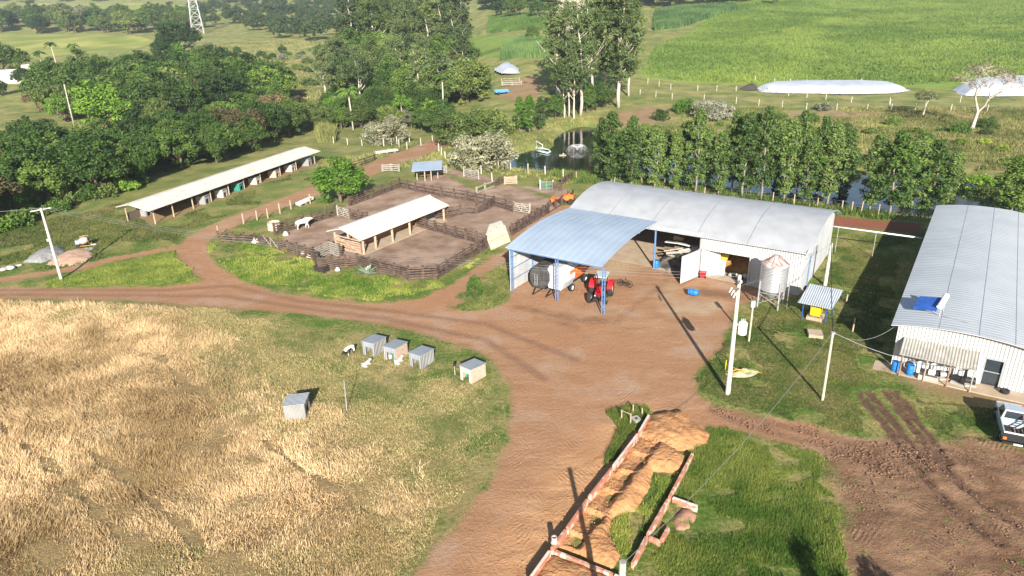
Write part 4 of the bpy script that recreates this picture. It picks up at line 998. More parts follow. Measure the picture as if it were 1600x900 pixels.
def proto_mesh(kind, leaf, v):
    k = (kind, leaf, v)
    if k in _mesh: return _mesh[k]
    if (kind, v) not in _mesh:
        c, rad, per, size = crown_points(kind, 100+v*13+len(kind))
        q, t = leaves(c, rad, per, size, 5+v, .8)
        tm = trunk_mb(kind, v, c); bark = {'gum': M_bark_w, 'young': M_bark_g, 'thin': M_bark_w}.get(kind, M_bark)
        me_t = bpy.data.meshes.new('trunk'); me_t.from_pydata(tm.v, [], tm.f); me_t.materials.append(bark); me_t.shade_smooth()
        _mesh[(kind, v)] = (npmesh('crown', q, 4, LM[leaf], t), me_t)
        _mesh[k] = _mesh[(kind, v)]; return _mesh[k]
    a, b = _mesh[(kind, v)]; a2 = a.copy(); a2.materials[0] = LM[leaf]; _mesh[k] = (a2, b); return _mesh[k]
KH = {'broad': 9.0, 'spread': 8.3, 'gum': 28.5, 'young': 11.3, 'bush': 2.3, 'thin': 9.3, 'shrub': 4.9}
NM = {'broad': 'broadleaf_tree', 'spread': 'spreading_tree', 'gum': 'gum_tree', 'young': 'young_gum_tree', 'bush': 'bush', 'thin': 'slender_tree', 'shrub': 'bush'}
ntree = [0]
def tree(kind, leaf, p, h, label, group=None, wide=1.0, v=None, rz=None):
    v = ntree[0] % (2 if kind in ('gum',) else 3) if v is None else v; ntree[0] += 1
    c, t = proto_mesh(kind, leaf, v); s = h/KH[kind]
    o = thing(NM[kind], label, 'bush' if kind in ('bush', 'shrub') else 'tree', (p[0], p[1], tz(p[0], p[1])-.05), RNG.uniform(0, 6.28) if rz is None else rz, group)
    o.scale = (s*wide, s*wide, s)
    for nm, me_ in (('crown', c), ('trunk', t)):
        x = bpy.data.objects.new(nm, me_); COL.objects.link(x); x.parent = o
    return o
def ordw(n):
    o = 'first second third fourth fifth sixth seventh eighth ninth tenth eleventh twelfth thirteenth fourteenth fifteenth sixteenth seventeenth eighteenth nineteenth twentieth'.split()
    if n <= 20: return o[n-1]
    t = ['', '', 'twenty', 'thirty', 'forty', 'fifty', 'sixty', 'seventy', 'eighty', 'ninety'][n//10]; return t if n % 10 == 0 else t+' '+o[n % 10-1]
def wood(px, spacing, mix, label, group, seed, hvar=.26, mass=None):
    """mix: list of (weight, kind, leaf, height, wide)"""
    r = np.random.default_rng(seed); poly = PX(px); lo = poly.min(0); hi = poly.max(0); ws = np.array([m_[0] for m_ in mix], float); ws /= ws.sum(); n = 0
    y = lo[1]; row = 0; k_ = 0; rr_ = 1; acc = []
    while y < hi[1]:
        x = lo[0]+(row % 2)*spacing/2; rr_ += 1 if k_ else 0; k_ = 0
        while x < hi[0]:
            q = np.array([x, y])+r.uniform(-.36, .36, 2)*spacing
            if sdist(poly, q[:1], q[1:])[0] > 0:
                m_ = mix[r.choice(len(mix), p=ws)]
                sx, sy = proj((q[0], q[1], tz(*q)))
                if -90 < sx < 1690:
                    if mass:
                        acc.append((m_, q, m_[3]*r.uniform(1-hvar, 1+hvar), r.uniform(0, 6.28))); x += spacing; continue
                    k_ += 1; tree(m_[1], m_[2], q, m_[3]*r.uniform(1-hvar, 1+hvar), f'{WORD[m_[2]]} {SHP[m_[1]]}, {ordw(k_)} from left in {ordw(rr_)} row {label}', group, m_[4]*r.uniform(.85, 1.15)); n += 1
            x += spacing
        y += spacing*.87; row += 1
    if mass:          # a far-off wood that reads as one mass
        Q = []; T = []
        for m_, q, h, a in acc:
            v = len(Q) % 3; c, rad, per, size = crown_points(m_[1], 100+v*13+len(m_[1])); qq, tt = leaves(c, rad, 15, size*2.0, 5+v, .8)
            s = h/KH[m_[1]]; ca, sa = math.cos(a), math.sin(a); R = np.array([[ca, -sa, 0], [sa, ca, 0], [0, 0, 1]]).T*np.array([m_[4], m_[4], 1])*s
            Q.append(qq@R+[q[0], q[1], tz(*q)-.1]); T.append(np.clip(tt*.7+r.uniform(-.1, .4), 0, 1))
        o = bpy.data.objects.new(mass[0], npmesh(mass[0], np.concatenate(Q), 4, LM['far'], np.concatenate(T))); link(o); tag(o, mass[1], 'wood', None, 'stuff')
    return n
WORD = {'dark': 'dark green', 'mid': 'mid green', 'bright': 'bright green', 'olive': 'olive green', 'brown': 'brownish', 'gum': 'grey green', 'grey': 'grey', 'flower': 'pale blossoming', 'yellow': 'yellow green', 'young': 'fresh green'}
SHP = {'broad': 'round tree', 'spread': 'spreading tree', 'gum': 'tall gum tree', 'young': 'slender young tree', 'bush': 'bush', 'thin': 'thin airy tree'}
lab = lambda where: where
cnt = []
cnt.append(wood([(-80,376),(0,356),(60,339),(120,320),(180,300),(215,290),(240,284),(300,268),(380,244),(440,222),(470,206),(455,180),(400,192),(330,208),(290,222),(250,238),(180,248),(100,246),(0,250),(-80,256)], 6.2,
    [(4,'broad','dark',8,1.1),(3,'broad','mid',7.5,1.1),(1.2,'broad','olive',6.5,1.1),(1.0,'spread','brown',7,1.0),(.7,'broad','bright',6,1)], lab('of the shed thicket'), 'trees of the thicket behind the long shed', 1))
cnt.append(wood([(-60,385),(40,352),(130,322),(200,300),(232,284),(215,278),(120,306),(0,342),(-60,360)], 3.2,
    [(2,'bush','mid',2.2,1.1),(1,'bush','bright',2.0,1.1),(1,'bush','olive',2.0,1.2)], lab('at the thicket foot'), 'bushes at the thicket foot', 2))
cnt.append(wood([(40,205),(100,200),(190,196),(240,202),(300,196),(390,186),(440,165),(420,140),(330,122),(220,122),(140,132),(70,148)], 9.6,
    [(4,'broad','dark',12,1.15),(2,'broad','mid',11,1.15),(1,'spread','olive',10,1.2),(.6,'broad','bright',9.5,1.2),(.5,'spread','brown',8.5,1.1)], lab('of the mid wood'), 'trees of the mid wood', 3))
cnt.append(wood([(-40,250),(60,246),(240,236),(300,216),(290,200),(180,206),(60,214),(-40,220)], 7,
    [(2,'bush','olive',2.6,1.2),(1,'bush','yellow',2.2,1.2),(1,'bush','brown',2.3,1.2),(1,'bush','grey',2.5,1.2)], lab('of the clearing'), 'bushes of the clearing', 4))
cnt.append(wood([(-60,53),(120,54),(250,58),(300,50),(300,34),(200,30),(60,33),(-60,34)], 24, [(3,'broad','olive',14,1.2),(2,'broad','mid',14,1.2),(1,'spread','grey',12,1.2),(1,'broad','dark',15,1.1)], lab('of the far belt'), 'trees of the far left belt', 5))
cnt.append(wood([(300,44),(360,48),(440,62),(500,72),(560,62),(640,50),(640,6),(560,2),(330,6),(290,22)], 27, [(3,'broad','olive',11,1.3),(2,'broad','mid',11,1.3),(1,'spread','grey',9,1.3),(1,'broad','brown',9,1.2)], lab('of the far scrub'), 'trees on the far scrub slope', 6, mass=('far_scrub', 'far-off scrubby wood on the slope at the top left of centre')))
cnt.append(wood([(-300,-9),(0,-8),(500,-8),(700,-6),(700,2),(300,3),(0,4),(-300,6)], 46, [(3,'broad','dark',17,1.5),(2,'broad','olive',16,1.5)], lab('of the farthest ridge'), 'trees on the farthest ridge', 7, mass=('far_ridge_wood', 'far-off wood along the ridge at the top left corner')))
cnt.append(wood([(420,150),(520,130),(560,100),(500,80),(400,82),(330,90),(300,110),(400,120)], 15, [(2,'bush','olive',2.8,1.3),(1,'bush','grey',2.6,1.3),(1,'broad','mid',5,1.2),(1,'bush','mid',2.4,1.3)], lab('of the open pasture'), 'scattered pasture bushes', 8))
cnt.append(wood([(478,210),(520,206),(600,204),(688,212),(700,196),(690,172),(600,165),(520,165),(480,185)], 5.8,
    [(2,'broad','mid',6,1.1),(1.2,'broad','dark',7,1.1),(1,'broad','olive',6,1.1),(1,'broad','grey',4.6,1.2),(.7,'bush','brown',3.4,1.3),(.6,'thin','bright',7,1)], lab('of the front centre wood'), 'front trees of the centre wood', 9))
cnt.append(wood([(505,168),(600,166),(700,172),(735,168),(738,140),(728,112),(640,105),(540,112)], 8.8,
    [(2,'broad','olive',11,1.1),(1.3,'broad','mid',11,1.1),(1.2,'gum','gum',20,1.1),(1,'thin','gum',13,1.1),(.6,'broad','brown',9,1.1)], lab('of the middle centre wood'), 'middle trees of the centre wood', 10))
cnt.append(wood([(530,112),(640,106),(728,112),(730,84),(700,74),(560,78)], 11, [(3,'gum','gum',27,1.15),(1,'gum','olive',25,1.2)], lab('of the back centre wood'), 'tall back trees of the centre wood', 12))
cnt.append(wood([(530,120),(735,118),(738,104),(700,98),(540,104)], 9, [(3,'broad','olive',12,1.1),(2,'broad','mid',13,1.1)], lab('under the centre gums'), 'undergrowth trees of the centre gum wood', 18))
for i, (x, y, h, k, lf, w_, lb) in enumerate([
    (882,184,14,'thin','olive',.8,'leftmost thin white stemmed tree on the pond bank'),(889,182,20,'gum','gum',.7,'second white stemmed tree from the left on the pond bank'),(897,185,15,'thin','gum',.8,'third white stemmed tree on the pond bank'),(907,180,27,'gum','gum',1.0,'stout white trunked gum tree above the dark pond corner'),
    (966,168,30,'gum','gum',1.1,'lone gum tree with a tall bare white trunk right of the clump'),(872,160,26,'gum','gum',1.05,'leafy gum tree at the left edge of the right clump'),(893,150,29,'gum','flower',.95,'pale flowering gum tree in the right clump'),(925,158,27,'gum','gum',1.1,'dense grey green gum tree in the middle of the right clump'),
    (945,150,29,'gum','olive',1.15,'olive gum tree behind the lone white trunk'),(915,138,31,'gum','gum',1.2,'tallest gum tree at the back of the right clump'),(982,150,24,'gum','olive',.9,'low crowned gum tree at the right end of the clump'),(880,135,27,'gum','gum',1.1,'back left gum tree of the right clump'),
    (917,176,7,'broad','mid',.8,'low leafy tree between the white gum trunks'),(932,172,7,'broad','mid',.9,'small round tree right of the stout gum trunk'),(905,165,8,'broad','olive',.9,'olive undergrowth tree inside the right clump'),(868,186,6,'broad','mid',.9,'small leafy tree on the bank left of the white stems'),(948,166,6,'broad','olive',.8,'small olive tree at the foot of the lone gum')]):
    tree(k, lf, G(x, y), h, lb, 'trees of the clump by the pond', w_, v=i % (2 if k == 'gum' else 3))
# row of young gums behind the warehouse
xs_ = list(range(936, 1316, 17))
ORD = 'first second third fourth fifth sixth seventh eighth ninth tenth eleventh twelfth thirteenth fourteenth fifteenth sixteenth seventeenth eighteenth'.split()
for i, x in enumerate(xs_):
    yb = 281+(x-930)*.098+(6 if i % 2 else -1); top = [184,202,178,192,206,174,190,168,198,176,210,170,186,204,176,182,200][(i*5) % 17]
    tree('young', 'young', G(x+RNG.uniform(-4,4), yb), HT((x, yb), top)*1.02, f'{ordw(i+1)} slender young tree from the left in the row behind the warehouse', 'row of young trees along the pond', RNG.uniform(.85,1.25))
for i, (x, yb, top, w_, k, lf, lb) in enumerate([(1358,332,206,1.2,'young','young','broad young tree just right of the water gap in the pond row'),(1388,338,204,1.3,'young','mid','dark young tree just left of the tall wooden pole'),(1418,336,210,1.35,'young','young','leafy young tree just right of the tall wooden pole'),(1446,339,216,1.3,'young','mid','young tree behind the left back corner of the barn'),(1474,340,236,1.2,'young','young','lowest young tree at the right end of the pond row'),
    (1572,345,240,1.7,'young','mid','isolated tall bush like tree behind the barn roof'),(1606,345,250,1.6,'young','mid','young tree cut by the right edge behind the barn')]):
    tree(k, lf, G(x, yb), HT((x, yb), top), lb, 'broad young trees along the pond', w_)
# single trees and bushes one can point to
singles = [
    ('broad','bright',(533,316),250,1.45,'bright green round tree between the red track and the corral'),
    ('broad','mid',(742,474),428,.62,'small dark leaved sapling beside the red track by the hangar'),
    ('bush','grey',(757,262),197,1.15,'big silvery grey bush near the pond corner'),
    ('bush','olive',(732,222),166,1.3,'olive bushy thicket at the end of the far track'),('bush','olive',(758,214),160,1.2,'olive bush behind the silvery bush'),
    ('bush','grey',(605,222),182,1.35,'greyish bush beside the far fence in the yellow grass'),
    ('young','bright',(812,206),150,1.2,'leftmost bright young tree on the far pond bank'),('young','bright',(828,208),147,1.2,'middle bright young tree on the far pond bank'),('young','young',(845,204),150,1.3,'rightmost of the bright young trees on the far pond bank'),
    ('bush','flower',(1112,186),148,1.1,'pale blossoming bush on the slope above the pond row'),('bush','bright',(1068,176),150,.9,'bright green bush left of the pale blossoming bush'),('bush','mid',(1032,188),166,.8,'small dark bush on the bare bank by the gums'),
    ('bush','mid',(1215,190),172,1.1,'low green bush on the lane verge, right of the pale bush'),('bush','grey',(1285,172),158,1.3,'greyish scrub under the lane fence'),('bush','mid',(1268,190),176,1.0,'dark little bush above the right part of the row'),
    ('bush','mid',(1395,196),180,1,'small green bush on the yellow slope near the bare trees'),('bush','dark',(1540,200),180,1.3,'bush clump at the foot of the bare tree'),('bush','mid',(1498,208),190,1.2,'round green bush left of the bare tree foot'),('bush','olive',(1445,262),236,1.0,'yellow olive bush on the far bank behind the row'),
    ('bush','bright',(1530,300),268,1.3,'bright bush at the water edge near the barn roof'),('bush','olive',(1548,318),285,1.3,'olive bush beside the water behind the barn'),('bush','olive',(1320,260),232,1.4,'scrubby olive bush on the far bank in the gap'),
    ('broad','dark',(10,122),62,1.1,'big dark tree left of the white farmhouse'),('broad','dark',(40,136),104,1.0,'round dark tree in front of the white farmhouse'),('broad','dark',(2,150),122,1.0,'dark tree at the left edge below the farmhouse'),
    ('broad','yellow',(315,118),82,1.0,'yellow green tree on top of the mid wood'),('broad','bright',(168,206),128,1.25,'glowing bright green tree in the mid wood'),('broad','bright',(285,132),72,1.1,'fresh green round crown at the mid wood back'),
    ('broad','dark',(280,88),30,1.15,'dark tree near the foot of the lattice tower'),('broad','dark',(262,92),52,1.1,'dark tree left of the lattice tower'),('thin','grey',(333,100),64,1.1,'leafless looking grey tree right of the lattice tower'),
    ('broad','brown',(350,225),165,1.35,'large brownish crown in the thicket above the long shed'),('broad','olive',(255,206),150,1.0,'light olive tree at the clearing edge'),('bush','flower',(325,165),132,1.2,'silvery white blossoming bush in the mid wood'),
    ('broad','mid',(832,66),38,.9,'round orange tinted tree between the far crop fields'),('bush','olive',(690,100),60,1.6,'bamboo like olive clump right of the gum wood'),('broad','bright',(724,162),112,.8,'bright green tree at the right edge of the centre wood'),('bush','olive',(728,150),80,.9,'feathery bamboo clump at the right edge of the centre wood'),
    ('broad','dark',(805,28),-8,1.2,'dark tree line clump above the far crop field'),('broad','dark',(785,26),-6,1.2,'dark tree at the left of the far crop field'),('broad','mid',(840,28),-2,1.2,'pale stemmed tree above the far crop field')]
for k, lf, b_, top, w_, lb in singles:
    hh_ = HT(b_, top); tree('shrub' if k == 'bush' and hh_ > 2.6 else k, lf, G(*b_), hh_, lb, None, w_)
cnt.append(wood([(1010,18),(1080,12),(1150,5),(1180,-4),(1010,-6)], 20, [(3,'broad','dark',16,1.4),(1,'broad','mid',14,1.4)], lab('behind the far maize'), 'trees of the belt behind the maize', 14, mass=('far_dark_wood', 'far-off dark wood behind the tall maize strip')))
cnt.append(wood([(760,16),(870,14),(1010,14),(1010,-2),(760,-2)], 20, [(3,'broad','dark',16,1.4),(1,'broad','mid',14,1.4)], lab('of the top centre belt'), 'trees of the belt above the centre', 15, mass=('far_dark_wood', 'far-off dark wood above the light maize at the top centre')))
cnt.append(wood([(1140,8),(1300,-2),(1600,-12),(1900,-20),(1900,-26),(1140,-6)], 40, [(3,'broad','dark',14,1.5)], lab('of the right skyline'), 'trees on the right skyline', 16, mass=('skyline_wood', 'far-off trees beyond the big crop hill')))
tree('broad','dark', G(1210,6), 9, 'lone dark tree at the top edge of the crop hill', None, 1.0)
# scrub on the banks round the pond
cnt.append(wood([(1000,200),(1200,215),(1400,222),(1500,262),(1600,262),(1640,200),(1500,200),(1200,188),(1060,192)], 7.5, [(1,'bush','olive',1.3,1.3),(1,'bush','yellow',1.1,1.4),(.6,'bush','mid',1.2,1.3)], lab('of the pond slope'), 'low scrub on the pond slope', 17))
print('TREES', cnt, ntree[0])

# palms
def palm(b_, top, label, trunk_r=.22):
    p = G(*b_); h = HT(b_, top); t = thing('palm_tree', label, 'palm', p, RNG.uniform(0, 6)); hh = h*.86
    MB().tube([(0,0,-.2),(.1,0,hh*.5),(.3,.1,hh)], [trunk_r*1.1, trunk_r*.8, trunk_r*.7], 8).build('trunk', M_bark_w, t, True)
    q = []; r = np.random.default_rng(int(b_[0]))
    for k in range(16):
        a = 2*PI*k/16+r.uniform(-.2,.2); e = r.uniform(.15, 1.1); L_ = r.uniform(3.6, 4.8); prev = None
        for j in range(9):
            s = j/8; d = L_*s; z = hh+d*math.sin(e)-1.4*s*s*L_*.55; c = np.array([.3+d*math.cos(e)*math.cos(a), .1+d*math.cos(e)*math.sin(a), z])
            if prev is not None:
                side = np.array([-math.sin(a), math.cos(a), 0]); wd_ = .75*math.sin(PI*min(1, s*.9+.1))
                for sg in (-1, 1): q += [prev, c, c+side*sg*wd_+[0,0,-.35*wd_-.1], prev+side*sg*wd_+[0,0,-.35*wd_-.1]]
            prev = c
    me_ = npmesh('fronds', np.array(q), 4, LM['mid'], r.uniform(0, 1, len(q)//4)); x = bpy.data.objects.new('fronds', me_); link(x, t)
palm((90,108), 62, 'left palm tree against the yellow field'); palm((122,108), 64, 'right palm tree against the yellow field')
palm((68,112), 78, 'short palm tree beside the white farmhouse'); palm((116,196), 112, 'tall thin palm tree leaning over the mid wood', .2); palm((35,118), 84, 'small palm tree behind the farmhouse roof'); palm((552,203), 130, 'palm tree with a bare trunk in the centre wood'); palm((694,192), 110, 'blue green palm in front of the centre wood')
# blue grey rosette plant at the corral
ag = thing('cycad_plant', 'blue grey feathery palm plant in front of the corral fence', 'plant', G(574,431)); q = []
r = np.random.default_rng(3)
for k in range(26):
    a = 2*PI*k/26*2.4; e = r.uniform(.5, 1.35); L_ = r.uniform(1.3, 2.1); prev = None
    for j in range(6):
        s = j/5; d = L_*s; c = np.array([d*math.cos(e)*math.cos(a), d*math.cos(e)*math.sin(a), .1+d*math.sin(e)-.5*s*s])
        if prev is not None:
            side = np.array([-math.sin(a), math.cos(a), 0]); wd_ = .2*math.sin(PI*min(1, s*.8+.15))
            for sg in (-1, 1): q += [prev, c, c+side*sg*wd_, prev+side*sg*wd_]
        prev = c
x = bpy.data.objects.new('fronds', npmesh('fronds', np.array(q), 4, leafmat('leaf_blue_grey', (.14,.20,.14), (.28,.34,.24), .15), r.uniform(0,1,len(q)//4))); link(x, ag)
MB().tube([(0,0,-.05),(0,0,.25)], .15).build('stem', M_bark, ag)
# leafless trees on the right
def bare_tree(b_, top, label, seed, spread=1.0, leafy=None):
    p = G(*b_); h = HT(b_, top); t = thing('bare_tree', label, 'tree', p); r = random.Random(seed); m_ = MB(); tips = []
    def grow(p, d, L_, rad, lv):
        q = p+d*L_; m_.tube([p, p.lerp(q, .5)+Vector((r.uniform(-1,1), r.uniform(-1,1), 0))*L_*.06, q], [rad, rad*.85, rad*.68], 7 if lv < 2 else 4, cap=False)
        if lv >= 6: tips.append(q); return
        for k in range(2 if lv < 1 else (3 if lv < 5 else 2)):
            a = r.uniform(0, 2*PI); s = (.55 if lv < 3 else .8)*spread; nd = (d+Vector((math.cos(a)*s, math.sin(a)*s, r.uniform(-.18, .22)-.05*lv))).normalized(); nd.z = max(nd.z, -.05)
            grow(q, nd, L_*r.uniform(.68, .84), rad*.62, lv+1)
    grow(Vector((0,0,-.1)), Vector((.12,0,1)).normalized(), h*.27, h*.028, 0)
    m_.build('trunk', M_bark_w if leafy is None else M_bark_w, t, True)
    if leafy:
        c = np.array([tuple(q) for q in tips]); c = c[np.random.default_rng(seed).choice(len(c), min(len(c), 240))]; q, tt = leaves(c, np.full(len(c), .45), 9, .12, seed)
        x = bpy.data.objects.new('crown', npmesh('crown', q, 4, LM[leafy], tt)); link(x, t)
bare_tree((1518,204), 88, 'large flat topped nearly leafless tree in front of the silage cover', 5, 1.15, 'brown')
bare_tree((1442,180), 132, 'smaller forked bare tree left of the large leafless tree', 9, 1.2, 'olive')

# ------------------------------------------------------------------ grass and crops, far too many to count
def stuff(name, label, cat, px, n, h, w, M, seed, lean=.5, mask=None, world=None, field=None, hn=None, ts=.12, tadd=None):
    r = np.random.default_rng(seed); poly = PX(px) if world is None else world; lo = poly.min(0); hi = poly.max(0)
    P = r.uniform(lo, hi, (n, 2))
    d = sdist(poly, P[:, 0], P[:, 1]) + (fbm(P[:, 0]*.4, P[:, 1]*.4, seed, 3)-.5)*2.5
    P = P[d > 0]
    if mask is not None: P = P[mask(P[:, 0], P[:, 1])]
    z = terrain(P[:, 0], P[:, 1]); k = len(P)
    a = r.uniform(0, 2*PI, k) if field is None else field(P[:, 0], P[:, 1])+r.normal(size=k)*1.0
    hh = h*r.uniform(.5, 1.25, k); 
    if hn is not None: hh = hh*hn(P[:, 0], P[:, 1])
    ww = w*r.uniform(.6, 1.4, k); b = r.uniform(0, PI, k)
    base = np.stack([P[:, 0], P[:, 1], z-.02], 1); sd_ = np.stack([np.cos(b)*ww/2, np.sin(b)*ww/2, np.zeros(k)], 1)
    ln = lean*r.uniform(.3, 1.3, k); tip = base+np.stack([np.cos(a)*hh*ln, np.sin(a)*hh*ln, hh*np.sqrt(np.maximum(.06, 1-np.minimum(ln, .97)**2))], 1)
    q = np.stack([base-sd_, base+sd_, tip], 1).reshape(-1, 3)
    tn = np.clip(.5+(fbm(P[:, 0]*ts, P[:, 1]*ts, seed+3, 3)-.5)*1.5+(fbm(P[:, 0]*ts*7, P[:, 1]*ts*7, seed+4, 2)-.5)*.9+r.uniform(-.3, .3, k), 0, 1)
    if tadd is not None: tn = np.clip(tn+tadd(P[:, 0], P[:, 1]), 0, 1)
    o = bpy.data.objects.new(name, npmesh(name, q, 3, M, tn)); link(o); tag(o, label, cat, None, 'stuff'); return o
def solid(name, a, b_, tr=.25):
    return leafmat(name, a, b_, tr, .8)
flow = lambda X, Y: fbm(X*.16, Y*.16, 61, 4)*12+1.0
clump = lambda X, Y: (.62+1.1*np.clip(fbm(X*.6, Y*.6, 71, 4)*2.2-.65, 0, 1))*(.65+.7*fbm(X*.08, Y*.08, 77, 2))
notroad = lambda X, Y: sdist(PYARD_W, X, Y) < -.4
PYARD_W = PX(P_YARD)
FUR = [[(300,495),(345,515),(400,560),(470,640)], [(-20,640),(20,690),(90,740),(160,810),(250,890)], [(410,690),(480,740),(560,790),(620,830)], [(-10,548),(60,530),(110,520)], [(-10,620),(80,580),(150,560)], [(130,700),(200,750),(300,840),(330,890)], [(250,560),(290,600),(330,620)], [(470,560),(520,610),(600,690),(650,760)]]
def furrow(X, Y):
    d = np.full(np.shape(X), -9.); j = (fbm(X*.7, Y*.7, 88, 3)-.5)*1.3
    for f_ in FUR: d = np.maximum(d, ldist(PX(f_), X, Y, .34))
    return np.where(d+j > 0, .06, 1.0)
ru1 = PX([(0,900),(100,690),(30,640)]); 
stuff('dry_hay_grass', 'tall straw coloured lodged grass covering the lower left field', 'dry grass', P_STRAW, 1250000, .33, .048, solid('straw_blade', (.27,.195,.085), (.60,.465,.255), .25), 21, .85,
      mask=lambda X, Y: notroad(X, Y) & (RNG.uniform(0, 1, len(X)) < np.clip((fbm(X*.5, Y*.5, 81, 3)-.28)*5, .85, 1)*np.clip(.10+sdist(PX(P_STRAW), X, Y)/10+(fbm(X*.25, Y*.25, 83, 3)-.5)*1.2, .02, 1)*furrow(X, Y)), field=flow, hn=clump)
stuff('dry_grass_verge', 'short mixed dry grass between the hay and the road', 'grass', P_DRY, 420000, .20, .050, solid('verge_blade', (.075,.145,.024), (.56,.44,.21)), 22, .7, ts=.2, tadd=lambda X, Y: .75*sst(-15, 2, sdist(PX(P_STRAW), X, Y))-.26, mask=lambda X, Y: notroad(X, Y) & (sdist(PX(P_STRAW), X, Y) < 5.0))
P_GR1 = [(1104,668),(1180,684),(1240,700),(1285,716),(1300,760),(1316,800),(1305,850),(1330,960),(880,960),(985,870),(1000,820),(1060,740),(1085,712),(1112,690)]
G_blade = solid('green_blade', (.075,.165,.020), (.34,.37,.085), .45)
stuff('long_green_grass', 'long green grass right of the brick foundation', 'grass', P_GR1, 260000, .24, .05, G_blade, 23, .6, hn=lambda X, Y: .4+1.3*np.clip(fbm(X*.5, Y*.5, 12, 3)*1.4-.2, 0, 1), mask=lambda X, Y: fbm(X*.33, Y*.6, 14, 3) > .34)
P_GR2 = [(1140,500),(1170,485),(1250,470),(1290,400),(1340,370),(1420,370),(1390,520),(1390,580),(1440,625),(1550,640),(1600,660),(1640,720),(1560,688),(1470,684),(1400,680),(1350,680),(1260,656),(1150,634),(1096,612),(1090,594),(1110,570),(1135,535)]
notrut = lambda X, Y: np.all([ldist(PX(r_), X, Y, .8) < 0 for r_ in RUTS], axis=0)
stuff('short_green_grass', 'short green grass between the warehouse, the barn and the muddy track', 'grass', P_GR2, 330000, .15, .055, solid('lawn_blade', (.065,.11,.02), (.30,.27,.085), .3), 24, .6, mask=lambda X, Y: notrut(X, Y) & (fbm(X*.4, Y*.4, 15, 3) > .40))
P_GR3 = [(326,385),(345,372),(430,385),(500,415),(530,428),(600,432),(640,442),(690,440),(760,396),(795,376),(740,410),(690,445),(650,462),(600,470),(520,466),(430,452),(374,434),(340,412)]
stuff('corral_verge_grass', 'green grass strip between the corral fence and the dirt road', 'grass', P_GR3, 110000, .26, .085, G_blade, 25, .5, mask=lambda X, Y: fbm(X*.3, Y*.3, 19, 3) > .38)
P_GR4 = [(60,445),(130,425),(200,408),(272,392),(280,408),(305,430),(316,438),(250,445),(120,446)]
stuff('junction_grass', 'green grass wedge between the two left tracks', 'grass', P_GR4, 60000, .24, .085, G_blade, 26, .5)
P_GR5 = [(-60,380),(60,345),(190,318),(240,352),(330,322),(480,265),(560,250),(500,285),(420,312),(330,345),(290,366),(270,385),(180,398),(90,420),(-60,432)]
stuff('shed_side_grass', 'grass and dry turf between the long shed and the left tracks', 'grass', P_GR5, 110000, .30, .10, solid('turf_blade', (.055,.10,.018), (.25,.24,.075), .3), 27, .5, mask=lambda X, Y: fbm(X*.16, Y*.16, 17, 3) > .42)
farmask = lambda X, Y: (sdist(POND, X, Y) < -.6) & (sdist(PYARD_W, X, Y) < -1) & (sdist(PX(P_PEN), X, Y) < 0) & (sdist(PX(P_PEN2), X, Y) < 0) & (sdist(PX(P_CROP), X, Y) < 0) & (sdist(PX(P_BANK), X, Y) < -1) & (sdist(PX(P_ENTR), X, Y) < 0)
P_MID = [(498,250),(560,245),(700,208),(735,205),(790,200),(870,190),(1000,170),(1300,168),(1640,168),(1640,270),(1500,278),(1500,345),(1290,335),(1100,310),(900,290),(880,288),(800,275),(700,262),(610,262),(560,285),(500,270)]
stuff('yellow_rough_grass', 'rough yellow green grass along the far track, pond banks and slope', 'grass', P_MID, 230000, .60, .17, solid('rough_blade', (.10,.13,.028), (.37,.34,.12), .3), 28, .5, mask=lambda X, Y: farmask(X, Y) & (fbm(X*.14, Y*.14, 37, 3) > .36), hn=lambda X, Y: .5+.8*fbm(X*.2, Y*.2, 55, 2))
P_FARL = [(-100,255),(60,250),(250,236),(300,214),(460,186),(500,165),(520,120),(560,75),(440,62),(340,70),(320,90),(420,130),(200,196),(60,205),(-60,230)]
stuff('pasture_tufts', 'tufted pasture in the clearings of the left woods', 'grass', P_FARL, 110000, .8, .30, solid('pasture_blade', (.08,.105,.03), (.27,.25,.10), .3), 29, .4, mask=lambda X, Y: fbm(X*.07, Y*.07, 39, 3) > .36)
stuff('crop_hill', 'bright green crop covering the big hill at the upper right', 'crop', [(1004,116),(1060,126),(1180,131),(1400,134),(1500,128),(1700,132),(1800,40),(1700,-30),(1150,-14),(1080,50),(1020,75)], 330000, .75, .42, solid('crop_blade', (.14,.22,.038), (.35,.42,.082), .35), 30, .35, ts=.035, tadd=lambda X, Y: .55*sst(-6, 4, ldist(PX([(1190,128),(1225,108),(1262,92),(1248,70),(1256,48),(1300,30)]), X, Y, 5)+(fbm(X*.06, Y*.06, 4, 3)-.5)*14)-.30*sst(.45, .6, fbm(X*.014+Y*.006, Y*.05, 66, 3)), mask=lambda X, Y: (Y < 560) & (np.abs(X) < 420))
MZ = solid('maize_blade', (.045,.100,.032), (.125,.21,.06), .3)
stuff('maize_block', 'tall blue green maize strip at the top centre right', 'maize', [(1022,48),(1024,20),(1060,14),(1150,10),(1152,16),(1090,34),(1060,44)], 90000, 2.8, .7, MZ, 31, .2)
stuff('maize_patch', 'dark tall maize patch between the gum woods', 'maize', [(784,94),(788,72),(860,66),(862,92),(830,90)], 30000, 2.8, .5, MZ, 32, .2)
stuff('young_maize', 'lighter maize field behind the dark patch', 'maize', [(762,52),(764,28),(856,24),(856,48)], 40000, 1.6, .5, solid('young_maize_blade', (.08,.15,.03), (.19,.28,.06), .3), 33, .2)
stuff('reeds', 'tall pale cane grass standing by the thicket end', 'reed', [(494,224),(498,206),(522,206),(524,222)], 4500, 3.0, .22, solid('reed_blade', (.20,.22,.05), (.5,.46,.18)), 34, .3)
